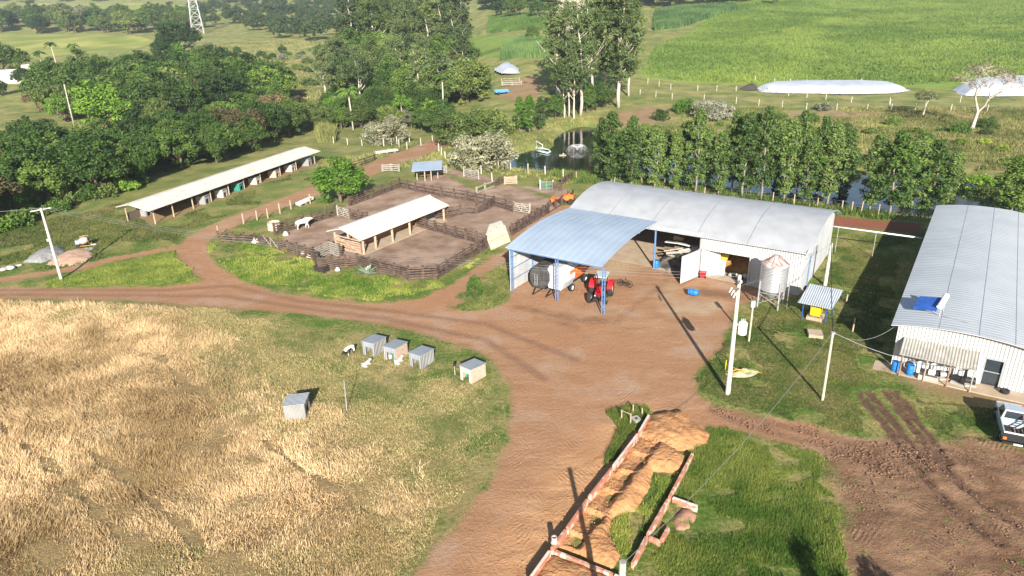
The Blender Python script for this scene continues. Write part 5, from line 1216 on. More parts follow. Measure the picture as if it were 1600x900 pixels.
stuff('pond_rim_plants', 'lush green plants along the near rim of the pond', 'plants', [(860,276),(870,262),(900,266),(940,270),(1000,278),(1100,292),(1200,309),(1300,326),(1400,336),(1400,344),(1300,334),(1200,320),(1100,302),(1000,290),(930,288),(880,284)], 42000, .9, .16, solid('rim_blade', (.06,.12,.016), (.20,.27,.045), .3), 35, .5, mask=lambda X, Y: sdist(POND, X, Y) < -.2)
stuff('hangar_side_weeds', 'weeds in the grass patch left of the hangar', 'weeds', P_YARD_HOLE, 22000, .26, .08, solid('weed_blade', (.06,.10,.02), (.30,.27,.09), .3), 36, .6, mask=lambda X, Y: fbm(X*.3, Y*.3, 57, 3) > .40)

# ------------------------------------------------------------------ tractor (local y = forward)
def heading(p, q): d = np.array(G(*q))-np.array(G(*p)); return math.atan2(d[1], d[0])-PI/2
def wheel(t, x, y, r, w, hub, name='wheel', tread=True):
    b = MB(); n = 28; prof = [(r*.62,-w/2),(r*.93,-w/2),(r,-w*.38),(r,w*.38),(r*.93,w/2),(r*.62,w/2)]
    vs = []; fs = []
    for px_, pz in prof:
        for k in range(n):
            a = 2*PI*k/n; rr = px_*(1.035 if tread and k % 2 and px_ > r*.9 else 1); vs.append((x+pz, y+rr*math.cos(a), r+rr*math.sin(a)))
    m_ = len(prof)
    for i in range(m_):
        for k in range(n): a = i*n+k; b_ = i*n+(k+1) % n; j = ((i+1) % m_); fs.append((a, b_, j*n+(k+1) % n, j*n+k))
    b.add(vs, fs); o = b.build(name, M_rubber, t)
    c = MB(); c.tube([(x-w*.3,y,r),(x+w*.3,y,r)], [r*.62]*2, 20).tube([(x-w*.42,y,r),(x+w*.42,y,r)], [r*.2]*2, 12); c.build('rim', hub, o, True, 40)
    return o
M_cream = mat('cream_rim', (.62,.56,.42), (.5,.44,.32), .6)
tp = G(938,465); hd = heading((947,450), (933,478))
tr = thing('tractor', 'red farm tractor with grey canopy parked at the open corner of the hangar', 'tractor', (tp[0], tp[1], 0), hd)
h = MB(); h.hexa([(-.32,.35,.75),(.32,.35,.75),(.27,1.95,.72),(-.27,1.95,.72)], [(-.32,.35,1.42),(.32,.35,1.42),(.24,1.95,1.22),(-.24,1.95,1.22)]); h.build('hood', M_red, tr, bevel=.05)
h = MB(); h.box(-.22,.22,1.955,2.02,.78,1.16); h.build('grille', M_dark, tr)
for x in (-.17,.17): MB().box(x-.06,x+.06,2.02,2.05,1.0,1.1).build('headlight', M_white, tr)
MB().box(-.2,.2,-.9,2.1,.55,.78).box(-.35,.35,2.06,2.3,.5,.82).build('chassis', M_dark, tr)
for x in (-1,1):
    f = MB(); n = 8
    for k in range(n):
        a, b_ = math.radians(20+k*16), math.radians(20+(k+1)*16); R_ = .92
        f.hexa([(x*.95-.27,-.75+R_*math.cos(b_),.8+R_*math.sin(b_)),(x*.95+.27,-.75+R_*math.cos(b_),.8+R_*math.sin(b_)),(x*.95+.27,-.75+R_*math.cos(a),.8+R_*math.sin(a)),(x*.95-.27,-.75+R_*math.cos(a),.8+R_*math.sin(a))],
               [(x*.95-.27,-.75+(R_+.05)*math.cos(b_),.8+(R_+.05)*math.sin(b_)),(x*.95+.27,-.75+(R_+.05)*math.cos(b_),.8+(R_+.05)*math.sin(b_)),(x*.95+.27,-.75+(R_+.05)*math.cos(a),.8+(R_+.05)*math.sin(a)),(x*.95-.27,-.75+(R_+.05)*math.cos(a),.8+(R_+.05)*math.sin(a))])
    f.box(x*.68-.03, x*.68+.03, -1.4, -.1, .8, 1.55); f.build('fender', M_red, tr)
    wheel(tr, x*.95, -.75, .8, .46, M_cream); wheel(tr, x*.82, 1.45, .55, .36, M_cream)
MB().box(-.25,.25,-.75,-.35,1.05,1.15).box(-.25,.25,-.8,-.72,1.15,1.5).build('seat', M_dark, tr)
MB().tube([(0,.3,1.3),(0,.05,1.55)], .03).lathe([(.2,1.54),(.2,1.58)], (0,.03,0), 14).build('steering_wheel', M_dark, tr)
for x in (-.5,.5):
    MB().tube([(x,-1.1,1.1),(x,-1.1,2.45)], .04).build('canopy_post', M_dark, tr)
MB().hexa([(-.7,-1.35,2.42),(.7,-1.35,2.42),(.65,.35,2.36),(-.65,.35,2.36)],[(-.66,-1.3,2.5),(.66,-1.3,2.5),(.6,.3,2.44),(-.6,.3,2.44)]).build('canopy', mat('canopy_grey', (.42,.46,.48), (.36,.4,.42), .5), tr)
MB().tube([(.28,1.0,1.35),(.28,1.0,2.0)], .035).build('exhaust', M_dark, tr)

# trailers under the hangar (local x right, y away; near end at y=0)
OCT = lambda w, z0, z1, c=.32: [(-w+c*w,z0),(w-c*w,z0),(w,z0+c*(z1-z0)),(w,z1-c*(z1-z0)),(w-c*w*1.3,z1),(-w+c*w*1.3,z1),(-w,z1-c*(z1-z0)),(-w,z0+c*(z1-z0))]
def axle(t, y, r=.4, w=.25, half=.95):
    MB().tube([(-half,y,r),(half,y,r)], .05).build('axle', M_dark, t)
    for x in (-half, half): wheel(t, x, y, r, w, M_white, tread=False)
q = lw(842, 458)
bt = thing('covered_trailer', 'octagonal trailer wrapped in dark tarpaulin at the left wall of the hangar', 'trailer', wloc(q[0], q[1]), RZ+.04)
MB().prism(OCT(1.05, .65, 3.0), 0, 4.2).build('tarp_body', M_tarp, bt)
g = MB().tube([(-.45,-.06,.9),(-.45,-.06,2.2)], .025).tube([(-.15,-.06,.9),(-.15,-.06,2.2)], .025)
for k in range(5): g.tube([(-.45,-.06,1.0+k*.26),(-.15,-.06,1.0+k*.26)], .02)
g.build('ladder', M_steel, bt)
axle(bt, 2.4, .45); MB().tube([(-.5,.4,.6),(0,-1.3,.35)], .05).tube([(.5,.4,.6),(0,-1.3,.35)], .05).build('drawbar', M_dark, bt); MB().box(-.8,.8,.3,4.0,.5,.64).build('chassis', M_dark, bt)
q = lw(867, 460)
wt = thing('feed_wagon', 'white fronted feed wagon with orange side hopper in the middle of the hangar', 'wagon', wloc(q[0], q[1]), RZ-.02)
MB().prism(OCT(1.12, .6, 3.15, .33), 0, 2.3).build('tank', M_whitefilm, wt); MB().prism([(-1.0,2.45),(1.0,2.45),(.55,3.1),(-.55,3.1)], 2.31, 5.0).build('cover', M_whitefilm, wt)
MB().hexa([(-.7,1.4,.85),(.75,1.4,.85),(.75,5.2,.95),(-.7,5.2,.95)],[(-1.1,1.2,2.4),(1.22,1.2,2.4),(1.22,5.4,2.4),(-1.1,5.4,2.4)]).build('hopper', M_orange, wt)
g = MB()
for y in (1.6,2.5,3.4,4.3,5.1): g.beam((1.0,y,1.5),(1.25,y,2.4),.06,.06)
g.beam((1.25,1.2,2.42),(1.25,5.4,2.42),.08,.1); g.build('rib', M_orange, wt)
axle(wt, 1.7, .42, half=1.1); axle(wt, 4.6, .42, half=1.1)
MB().box(-.6,.6,.4,5.2,.5,.72).build('chassis', M_dark, wt); MB().tube([(-.5,.3,.55),(-.1,-1.6,.3)], .05).tube([(.4,.3,.55),(-.1,-1.6,.3)], .05).build('drawbar', M_dark, wt); MB().box(.6,1.3,5.41,5.7,2.1,2.7).build('spout', M_dark, wt)
# disc implement by the tractor
ip = thing('wheel_rake', 'small dark wheeled implement standing right of the tractor', 'implement', G(976,448), RZ)
for k, (x, y) in enumerate(((-.55,0),(.0,.15),(.55,0))):
    b = MB(); b.tube([(x+.38*math.cos(a), y, .4+.38*math.sin(a)) for a in [2*PI*i/16 for i in range(17)]], .03, 5, False)
    for i in range(8): a = 2*PI*i/8; b.beam((x,y,.4),(x+.37*math.cos(a),y,.4+.37*math.sin(a)),.02,.02)
    b.build('wheel', M_dark, ip)
MB().beam((-.7,.1,.45),(.7,.1,.45),.06,.06).beam((0,.1,.45),(0,-.6,.8),.05,.05).beam((0,.1,.45),(0,.2,1.1),.05,.05).build('frame', M_dark, ip)

# things in the open bay and the storeroom
r = random.Random(4)
DIA = 'longest|darkest|thickest|shortest|topmost|leftmost|rightmost|lowest|palest|roughest'.split('|')
for i in range(10):
    x = -14.6+r.uniform(-.4, 2.6); y = 1.6+r.uniform(0, 3.4); L_ = r.uniform(1.6, 3.4); z = 1.1+.28*(i % 4); a = r.uniform(-.5, .7)
    o = MB().tube([(-L_/2,0,0),(L_/2,0,r.uniform(-.1,.5))], [.17, .13], 9).build('log', M_grey_wood if i % 3 == 0 else M_wood, None, True, 40); o.location = wloc(x, y, z); o.rotation_euler = (0,0,RZ+a)
    tag(o, f'{DIA[i]} log of the dark heap inside the open bay of the warehouse', 'log', 'logs heaped in the open bay')
for i, (x, y, z, w_, l_, m_, a, lb) in enumerate(((-14.9,4.2,1.3,1.6,2.6,M_roof_grey,.2,'bent grey sheet on the heap behind the bay post'),(-13.7,3.3,1.55,.5,1.9,M_white,-.4,'white plank on top of the log heap'),(-12.9,2.7,1.2,.7,2.2,M_white,.6,'white sheet at the right of the log heap'),(-14.6,2.3,1.1,.3,2.2,M_wood_pale,.5,'pale plank leaning on the log heap'),(-12.4,1.9,.9,.8,3.0,M_tarp,.3,'dark folded tarp on the right of the log heap'),(-15.0,5.6,1.2,2.0,1.2,M_wood_pale,.0,'brown crate at the back of the open bay'))):
    o = MB().box(-l_/2,l_/2,-w_/2,w_/2,-.06,.06 if i < 5 else .5).build('loose_sheet' if i in (0,2,4) else 'plank' if i < 5 else 'crate', m_); o.location = wloc(x, y, z+.7); o.rotation_euler = (r.uniform(-.35,.1), r.uniform(-.3,.3), RZ+a); tag(o, lb, 'scrap')
def heap(name, label, cat, px=None, world=None, h=1.0, M=None, res=.2, seed=1, slope=.7, base=None, extra=None, kind=None, zf=None, rough=.12):
    poly = PX(px) if px is not None else np.array(world); lo = poly.min(0)-.3; hi = poly.max(0)+.3; o_ = poly.mean(0)
    xs = np.arange(lo[0], hi[0]+res, res); ys = np.arange(lo[1], hi[1]+res, res); X, Y = np.meshgrid(xs, ys)
    d = sdist(poly, X, Y)+(fbm(X*1.2, Y*1.2, seed, 3)-.5)*.5
    z = np.minimum(np.maximum(d, -.35)*slope, h)
    z = np.where(d > 0, h*(1-np.exp(-np.maximum(d, 0)*slope/h*1.3)), -.12)
    m_ = np.clip(d/.8, 0, 1); z = z+m_*((fbm(X*1.1, Y*1.1, seed+5, 4)-.5)*rough*4+(fbm(X*4, Y*4, seed+8, 2)-.5)*rough)
    if extra is not None: z = z+extra(X, Y)*m_
    g0 = tz(*o_) if base is None else base
    v = [(float(a-o_[0]), float(b-o_[1]), float(c)) for a, b, c in zip(X.ravel(), Y.ravel(), z.ravel())]; ny, nx = X.shape; keep = d > -.32
    f = [(j*nx+i, j*nx+i+1, (j+1)*nx+i+1, (j+1)*nx+i) for j in range(ny-1) for i in range(nx-1) if keep[j,i] or keep[j+1,i+1] or keep[j,i+1] or keep[j+1,i]]
    b = MB(); b.v = v; b.f = f; o = b.build(name, M or M_sandp, None, True); o.location = (float(o_[0]), float(o_[1]), g0)
    bm_ = o.data; tag(o, label, cat, None, kind); return o
def wl_(pts): return [wloc(*p)[:2] for p in pts]
heap('feed_pile', 'orange brown heap of feed in the storeroom behind the white doors', 'feed pile', world=wl_([(-10.2,3.5),(-4.2,2.0),(-3.2,9),(-10,11)]), h=2.4, M=mat('brown_feed', (.42,.22,.06), (.26,.125,.04), .95, scale=2, bump=.05), base=.05, slope=1.1)
t = thing('plastic_sheet', 'white and yellow sheet propped inside the storeroom doorway', 'sheet', wloc(-9.6,1.3,.07), RZ)
MB().hexa([(-.7,0,0),(1.3,.3,0),(1.3,.42,0),(-.7,.12,0)],[(-.7,.8,2.2),(1.1,1.3,1.9),(1.1,1.4,1.9),(-.7,.9,2.2)]).build('sheet', M_whitefilm, t); MB().hexa([(.2,.9,1.5),(1.2,1.06,1.4),(1.2,1.1,1.4),(.2,.95,1.5)],[(.2,1.02,2.2),(1.4,1.3,2.1),(1.4,1.36,2.1),(.2,1.08,2.2)]).build('yellow_flap', M_yellow, t)
t = thing('red_cart', 'small red cart parked in the storeroom doorway', 'cart', wloc(-10.1,-.1,.0), RZ+.3)
MB().hexa([(-.28,-.25,.25),(.28,-.25,.25),(.28,.25,.25),(-.28,.25,.25)],[(-.38,-.34,.75),(.38,-.34,.75),(.38,.34,.75),(-.38,.34,.75)]).build('tub', M_red, t)
for x in (-.3,.3): MB().tube([(x-.04,0,.16),(x+.04,0,.16)], .16, 14).build('wheel', M_rubber, t)
MB().tube([(-.3,.3,.7),(-.3,.75,1.0),(.3,.75,1.0),(.3,.3,.7)], .025, 6).build('handle', M_dark, t)
for i, (x, y, s, lb) in enumerate(((-6.6,1.2,.5,'dark sack at the right of the storeroom doorway'),(-7.4,1.6,.4,'grey sack beside the dark sack in the storeroom'),(-5.9,2.0,.5,'white sack furthest right in the storeroom'))):
    o = MB().lathe([(.1,0),(s*.8,.05),(s,.2),(s*.75,.42),(s*.2,.5)], n=10).build('sack', (M_tarp, M_grey_wood, M_whitefilm)[i], None, True); o.location = wloc(x, y, .06); o.scale = (1.2,.8,1); tag(o, lb, 'sack')
# orange loader behind the warehouse
lo_ = thing('orange_loader', 'orange farm loader half hidden behind the left end of the warehouse', 'loader', G(890,318), RZ+.3)
MB().hexa([(-1.4,-.5,.6),(.6,-.5,.6),(.6,.5,.6),(-1.4,.5,.6)],[(-1.2,-.45,1.3),(.6,-.45,1.5),(.6,.45,1.5),(-1.2,.45,1.3)]).build('body', M_orange, lo_); MB().hexa([(-2.6,-.7,.1),(-1.9,-.7,.1),(-1.9,.7,.1),(-2.6,.7,.1)],[(-2.8,-.7,.8),(-2.0,-.7,.6),(-2.0,.7,.6),(-2.8,.7,.8)]).build('bucket', M_orange, lo_)
MB().beam((-2.2,-.5,.4),(.2,-.5,1.6),.12,.16).beam((-2.2,.5,.4),(.2,.5,1.6),.12,.16).build('arm', M_orange, lo_); MB().box(.0,.5,-.3,.3,1.5,1.62).box(.45,.55,-.3,.3,1.62,2.1).build('seat', M_dark, lo_); MB().tube([(-.2,0,1.4),(-.35,0,2.0)], .04).build('exhaust', M_dark, lo_)
for y in (-.65,.65):
    for x in (-1.0,.3):
        b = MB().tube([(x,y-.14,.45),(x,y+.14,.45)], .45, 18).build('wheel', M_rubber, lo_)

# ------------------------------------------------------------------ pickup truck with ladder and logs
pA, pB = np.array(G(1563,697)[:2]), np.array(G(1547,632)[:2]); ph = math.atan2(*(pB-pA)[::-1])-PI/2
fwd = (pB-pA)/np.linalg.norm(pB-pA); rgt = np.array([fwd[1], -fwd[0]]); pc = pA+rgt*.9
M_car = mat('silver_blue_paint', (.44,.50,.56), (.40,.46,.52), .25, metal=.2, spec=.6)
M_carw = mat('white_bumper_paint', (.72,.73,.74), rough=.3)
pk = thing('pickup_truck', 'silver pickup truck with an open bed parked at the right edge', 'pickup', (pc[0], pc[1], 0), ph); pk.scale = (1.08,1.08,1.08)
b = MB()
b.box(-.85,-.78,.02,1.75,.55,1.08).box(.78,.85,.02,1.75,.55,1.08).box(-.777,.777,1.66,1.75,.55,1.08); b.build('bed_side', M_car, pk)
MB().box(-.777,.777,.1,1.65,.5,.58).build('bed_floor', M_dark, pk)
tg = MB().box(-.85,.85,-.05,.015,.55,1.08).build('tailgate', M_dark, pk, label='dark tailgate with white top rail'); MB().box(-.86,.86,-.07,.03,1.083,1.15).build('top_rail', M_carw, tg)
MB().box(-.85,.85,-.2,-.06,.36,.5).build('bumper', M_dark, pk); lpz = MB().box(-.24,.24,-.215,-.203,.38,.49).build('number_plate', M_carw, pk)
for x in (-.74,.74): MB().box(x-.1,x+.1,-.07,-.052,.6,.78).build('tail_light', mat('tail_light_red', (.6,.05,.02), (.7,.2,.03), .3), pk)
c = MB(); c.hexa([(-.86,1.78,.5),(.86,1.78,.5),(.84,3.3,.5),(-.84,3.3,.5)],[(-.86,1.78,1.08),(.86,1.78,1.08),(.84,3.3,1.05),(-.84,3.3,1.05)]); c.hexa([(-.82,1.8,1.083),(.82,1.8,1.083),(.80,3.2,1.06),(-.80,3.2,1.06)],[(-.68,1.9,1.68),(.68,1.9,1.68),(.66,2.75,1.66),(-.66,2.75,1.66)])
c.hexa([(-.84,3.31,.5),(.84,3.31,.5),(.78,4.4,.5),(-.78,4.4,.5)],[(-.84,3.31,1.04),(.84,3.31,1.04),(.76,4.4,.92),(-.76,4.4,.92)]); c.build('body', M_car, pk, bevel=.03)
MB().hexa([(-.66,1.79,1.15),(.66,1.79,1.15),(.66,1.80,1.15),(-.66,1.80,1.15)],[(-.58,1.868,1.6),(.58,1.868,1.6),(.58,1.878,1.6),(-.58,1.878,1.6)]).build('rear_window', M_glass, pk)
MB().hexa([(-.72,3.19,1.1),(.72,3.19,1.1),(.72,3.22,1.1),(-.72,3.22,1.1)],[(-.6,2.8,1.6),(.6,2.8,1.6),(.6,2.83,1.6),(-.6,2.83,1.6)]).build('windscreen', M_glass, pk)
for x in (-1,1): MB().hexa([(x*.82-.01,1.95,1.12),(x*.82+.01,1.95,1.12),(x*.815+.01,3.0,1.12),(x*.815-.01,3.0,1.12)],[(x*.71-.01,2.0,1.6),(x*.71+.01,2.0,1.6),(x*.71+.01,2.68,1.6),(x*.71-.01,2.68,1.6)]).build('side_window', M_glass, pk)
for x in (-1,1): MB().box(x*1.0-.09,x*1.0+.09,2.75,2.85,1.05,1.2).build('mirror', M_dark, pk)
for x in (-.76,.76):
    for y in (.75,3.75): wheel(pk, x, y, .34, .22, M_steel, tread=False)
sp = thing('spare_tyre', 'spare tyre lying in the pickup bed', 'tyre', (*(pc+fwd*1.35-rgt*.5), .6), ph); MB().lathe([(.18,0),(.33,0),(.35,.1),(.33,.2),(.18,.2)], n=20).build('tyre', M_rubber, sp, True, 40); MB().lathe([(.17,.05),(.17,.12)], n=16).build('rim', M_steel, sp)
for k, lb in enumerate(('left post lying in the pickup bed','second post from the left in the pickup bed','third post from the left in the pickup bed','right post lying in the pickup bed under the ladder')):
    s = -.35+k*.27; p = pc+fwd*.1+rgt*s; q = pc+fwd*1.55+rgt*(s*.9)
    o = MB().tube([(0,0,0),(q[0]-p[0],q[1]-p[1],.05)], .055, 8).build('log', M_wood_pale, None, True, 40); o.location = (p[0], p[1], .68); tag(o, lb, 'post', 'posts in the pickup bed')
ld = thing('ladder', 'orange sided aluminium ladder resting over the pickup cab and bed', 'ladder', (pc[0], pc[1], 0), ph)
def lpnt(x, s): return (x+.1*s+.3, -.02+s*3.2-.15, 1.2+s*.58)
for x in (0, .42): MB().beam(lpnt(x,0), lpnt(x,1), .06, .09).build('rail', mat('ladder_orange', (.60,.13,.06), (.5,.1,.05), .5), ld)
g = MB()
for k in range(12): s = .05+k*.082; g.beam(lpnt(.02,s), lpnt(.40,s), .07, .035)
g.build('rungs', mat('bright_aluminium', (.72,.73,.74), rough=.3, metal=.3), ld)

# ------------------------------------------------------------------ calf hutches, calves, bull
outer = [((566,533),(584,537),'corrugated calf hutch at the left end of the outdoor row',M_h_metal,M_h_metal_y),((600,541),(617,545),'calf hutch second from the left with a green bucket at its opening',M_h_metal,M_h_pink),((640,551),(657,556),'calf hutch third from the left in the outdoor row',M_h_metal,M_h_metal_y),((719,571),(736,578),'brownish calf hutch standing apart at the right by the road',M_h_cream,M_h_pink)]
for (A_, B_, lb, fm, sm) in outer:
    a = G0(*A_, 1.35); b_ = G0(*B_, 1.35); w_ = 1.3; rz = math.atan2(b_[1]-a[1], b_[0]-a[0]); c = (a+b_)/2
    n = np.array([-math.sin(rz), math.cos(rz)])*.85
    hutch((c[0]+n[0], c[1]+n[1], tz(c[0], c[1])), rz, lb, 'calf hutches in the outdoor row', w_, 1.75, 1.38, 1.2, fm, sm)
a = G(481,655); b_ = G(487,640); rz = math.atan2(b_[1]-a[1], b_[0]-a[0]); c = (np.array(a)+b_)/2; n = np.array([-math.sin(rz), math.cos(rz)])*.9
hutch((c[0]+n[0], c[1]+n[1], tz(c[0], c[1])), rz, 'lone white sided calf hutch in the dry grass, turned away', None, 1.5, 1.6, 1.45, 1.3, M_h_metal, M_h_metal_y)
def bucket(q, lb, M=M_green_pl, r=.16, g='buckets at the calf hutches'):
    t = thing('bucket', lb, 'bucket', G(*q), 0, g); MB().lathe([(r*.8,0),(r,.28),(r*.9,.28),(r*.75,.05)], n=14).build('pail', M, t, True, 50); MB().tube([(-r,0,.27),(0,0,.42),(r,0,.27)], .012, 5).build('handle', M_steel, t)
bucket((612,557), 'green bucket before the second outdoor hutch'); bucket((729,588), 'green bucket before the right hand outdoor hutch'); bucket((610,560), 'white bucket below the green one at the second hutch', M_white); bucket((571,549), 'white bucket inside the first outdoor hutch', M_white)
M_cow_w = mat('white_hide', (.60,.57,.52), (.48,.45,.40), .8, scale=2)
M_cow_bw = mat('black_and_white_hide', (.75,.73,.69), (.02,.018,.018), .8, scale=1.6, contrast=(.47,.50))
def animal(name, label, loc, rz, s, M, hump=False, head='level', lying=False, hornless=True):
    t = thing(name, label, 'bull' if hump else 'calf', loc, rz); me_ = bpy.data.meshes.new('body')
    # y forward
    L_ = .42 if lying else 1.0
    V = [(0,-.62,.98,.25),(0,-.2,.98,.30),(0,.3,1.0,.31),(0,.62,1.02,.24),(0,.86,1.16 if head != 'down' else .95,.15),(0,1.08,1.26 if head != 'down' else .78,.13),(0,1.36,1.12 if head != 'down' else .55,.075)]
    if hump: V[3] = (0,.55,1.12,.30); V[4] = (0,.85,1.2,.21); V[2] = (0,.25,1.0,.33)
    E_ = [(i,i+1) for i in range(6)]
    def chain(start, pts):
        p = start
        for q in pts: V.append(q); E_.append((p, len(V)-1)); p = len(V)-1
    if lying:
        V = [(x, y, z-.62, r_) for x, y, z, r_ in V]
        for sx in (-1,1): chain(3, [(sx*.2,.6,.2,.08),(sx*.26,.85,.07,.05),(sx*.2,.55,.05,.04)]); chain(0, [(sx*.28,-.4,.2,.1),(sx*.36,-.05,.08,.06),(sx*.33,-.4,.05,.045)])
    else:
        for sx in (-1,1):
            chain(3, [(sx*.17,.52,.72,.11),(sx*.17,.55+sx*.1,.38,.062),(sx*.17,.5+sx*.14,.06,.055)])
            chain(0, [(sx*.17,-.6,.74,.14),(sx*.18,-.66-sx*.06,.42,.07),(sx*.18,-.58-sx*.1,.06,.055)])
    zt = V[0][2]; chain(0, [(0,-.86,zt+.08,.03),(0,-.92,zt-.45,.025)])
    for sx in (-1,1): chain(5, [(sx*.2,1.02,V[5][2]+.04,.03),(sx*.27,1.0,V[5][2]-.02,.025)])
    if hump: chain(3, [(0,.5,1.42,.13)])
    me_.from_pydata([(x*s,y*s,z*s) for x,y,z,_ in V], E_, []); me_.materials.append(M)
    o = bpy.data.objects.new('body', me_); link(o, t); md = o.modifiers.new('skin', 'SKIN')
    for i, (_,_,_,r_) in enumerate(V): me_.skin_vertices[0].data[i].radius = (r_*s, r_*s*1.05)
    me_.skin_vertices[0].data[1].use_root = True
    sb = o.modifiers.new('smooth', 'SUBSURF'); sb.levels = 1; sb.render_levels = 2
    hz = V[6][2]
    for sx in (-1,1): MB().lathe([(.005*s,-.02*s),(.02*s,0),(.005*s,.02*s)], (sx*.09*s,1.22*s,(hz+.13)*s), 8).build('eye', M_dark, t)
    MB().lathe([(.01*s,-.03*s),(.055*s,0),(.01*s,.03*s)], (0,1.42*s,(hz-.01)*s), 10).build('muzzle', M_dark, t)
    for sx in (-1,1):
        if hump: MB().tube([(sx*.08*s,1.0*s,(V[5][2]+.1)*s),(sx*.17*s,1.0*s,(V[5][2]+.24)*s)], [.025*s,.01*s], 6).build('horn', M_grey_wood, t)
    return t
def hdg(p, q): return heading(p, q)
bp_ = G(474,358); animal('bull', 'big white humped bull walking in the left pen', bp_, hdg((462,359),(487,354)), 1.12, M_cow_w, True)
animal('calf', 'black and white calf standing left of the first outdoor hutch', G(547,554), hdg((552,550),(541,556)), .68, M_cow_bw, False, 'down')
animal('calf', 'white calf with dark head lying in the dry grass before the hutches', G(572,572), hdg((568,573),(578,566)), .62, M_cow_w, False, 'level', True)
animal('calf', 'white calf with a dark face lying beside the second outdoor hutch', G(623,568), hdg((620,569),(628,562)), .66, M_cow_w, False, 'level', True)
animal('calf', 'black calf lying inside the third outdoor hutch', G(651,562), hdg((655,556),(648,562)), .5, mat('black_hide', (.02,.018,.018)), False, 'level', True)
t = thing('tether_post', 'short dark topped post left of the right hand hutch', 'post', G(711,586)); MB().tube([(0,0,-.1),(0,0,.9)], .05, 8).build('shaft', M_grey_wood, t); MB().box(-.12,.12,-.12,.12,.9,1.1).build('cap', M_dark, t)

# ------------------------------------------------------------------ utility poles, lines
def tip(base, top_px):
    h = HT(base, top_px[1]); g = G(*base); q = G0(top_px[0], top_px[1], g[2]+h); return g, Vector((float(q[0]-g[0])*.25, 0, h))
TOPS = {}
def upole(key, base, top, label, r0_, r1_, M, name='utility_pole'):
    g, d = tip(base, top); t = thing(name, label, 'pole', g); MB().tube([(0,0,-.2), d], [r0_, r1_], 14).build('shaft', M, t, True, 40); TOPS[key] = Vector(g)+d; return t, d
big, d = upole('big', (1137,615), (1154,430), 'tall concrete utility pole with transformer before the silo', .2, .13, M_pole)
g = MB(); g.beam((d.x-.15,-.55,d.z-.5),(d.x+.15,.9,d.z-.5),.09,.11); g.beam((d.x-.1,-.6,d.z-.95),(d.x+.1,.8,d.z-.95),.07,.09); g.build('crossarm', M_steel, big)
for k in (-.5,.2,.8): MB().lathe([(.03,0),(.07,.05),(.05,.12),(.07,.17),(.03,.24)], (d.x+.03*k,k,d.z-.44), 10).build('insulator', M_white, big)
for k in (-.55,-.1,.4): MB().tube([(d.x-.35,k,d.z-1.15),(d.x-.5,k,d.z-1.55)], .06, 8).build('fuse', M_white, big)
tf = MB(); tf.lathe([(.3,0),(.33,.03),(.33,.95),(.3,1.0),(.1,1.05)], (d.x*.5+.62,0,d.z*.52), 18); tfo = tf.build('transformer', M_white, big, True, 40)
g = MB()
for k in range(3): g.lathe([(.04,0),(.06,.1),(.03,.28)], (d.x*.5+.5+.13*k,.05,d.z*.52+1.0), 8)
g.build('bushing', M_steel, tfo); g = MB(); 
for k in range(6): g.box(d.x*.5+.27-.02,d.x*.5+.31,-.2+k*.08,-.17+k*.08,d.z*.52+.15,d.z*.52+.85)
g.build('fin', M_white, tfo); MB().beam((d.x*.5,0,d.z*.52+.8),(d.x*.5+.4,0,d.z*.52+.8),.08,.12).build('bracket', M_steel, big)
lp_, d = upole('left', (96,437), (65,325), 'tall leaning concrete utility pole by the left track', .17, .12, M_pole)
MB().beam((d.x-1.1,-.3,d.z-.3),(d.x+.9,.4,d.z-.1),.1,.12).build('crossarm', M_steel, lp_); MB().box(d.x*.3-.3,d.x*.3,-.1,.1,d.z*.55,d.z*.55+.25).build('meter_box', M_white, lp_)
p2, d = upole('p2', (1289,446), (1299,380), 'concrete pole standing behind the small shelter', .2, .14, M_pole); MB().beam((d.x-.1,-.3,d.z-.8),(d.x+.1,.3,d.z-.8),.3,.3).build('bracket', M_steel, p2)
p3, d = upole('p3', (1285,625), (1298,519), 'slim wooden pole in the grass carrying cables to the barn', .11, .09, mat('treated_pole', (.43,.42,.31), (.34,.33,.24), .9)); MB().box(d.x-.13,d.x+.13,-.13,.13,d.z-.12,d.z+.02).build('bracket', M_steel, p3)
p4, d = upole('p4', (1170,533), (1177,474), 'short wooden post with a grey meter box behind the tall pole', .09, .08, mat('treated_post', (.43,.42,.31), (.34,.33,.24), .9), 'meter_post'); MB().box(d.x-.22,d.x+.18,-.1,.1,d.z-.35,d.z+.25).build('meter_box', M_steel, p4)
p5, d = upole('p5', (542,641), (542,594), 'thin grey metal rod standing in the dry grass', .04, .03, M_steel, 'metal_rod')
# concrete post whose foot is just below the picture
pt = G0(973, 878, 7.3); sp5 = thing('concrete_post', 'grey concrete post at the bottom edge beside the brick foundation', 'pole', (pt[0], pt[1], 0)); MB().tube([(0,0,-.1),(0,0,7.3)], [.19,.15], 14).build('shaft', M_conc, sp5, True, 40); MB().lathe([(.16,7.3),(.17,7.34),(.1,7.36)], n=14).build('cap', M_grey_wood, sp5); TOPS['p6'] = Vector((pt[0], pt[1], 7.2))
def cable(name, a, b, sag, r_, label, M=M_wire):
    pts = [a.lerp(b, k/24)+Vector((0,0,-sag*4*(k/24)*(1-k/24))) for k in range(25)]
    o = MB().tube([p-a for p in pts], r_, 5, False).build(name, M, None, True); o.location = a; tag(o, label, 'cable', None); return o
for k, o_ in enumerate((-.5, .2, .8)):
    cable('power_line', TOPS['big']+Vector((0,o_,-.2)), TOPS['left']+Vector((o_*.9,o_*.3,0)), 1.4, .010, ('nearest','middle','farthest')[k]+' overhead line from the tall concrete pole across to the left pole')
cable('power_line', TOPS['left'], TOPS['left']+Vector((-60,-6,2)), 1.2, .016, 'overhead line leaving the left pole out of the picture')
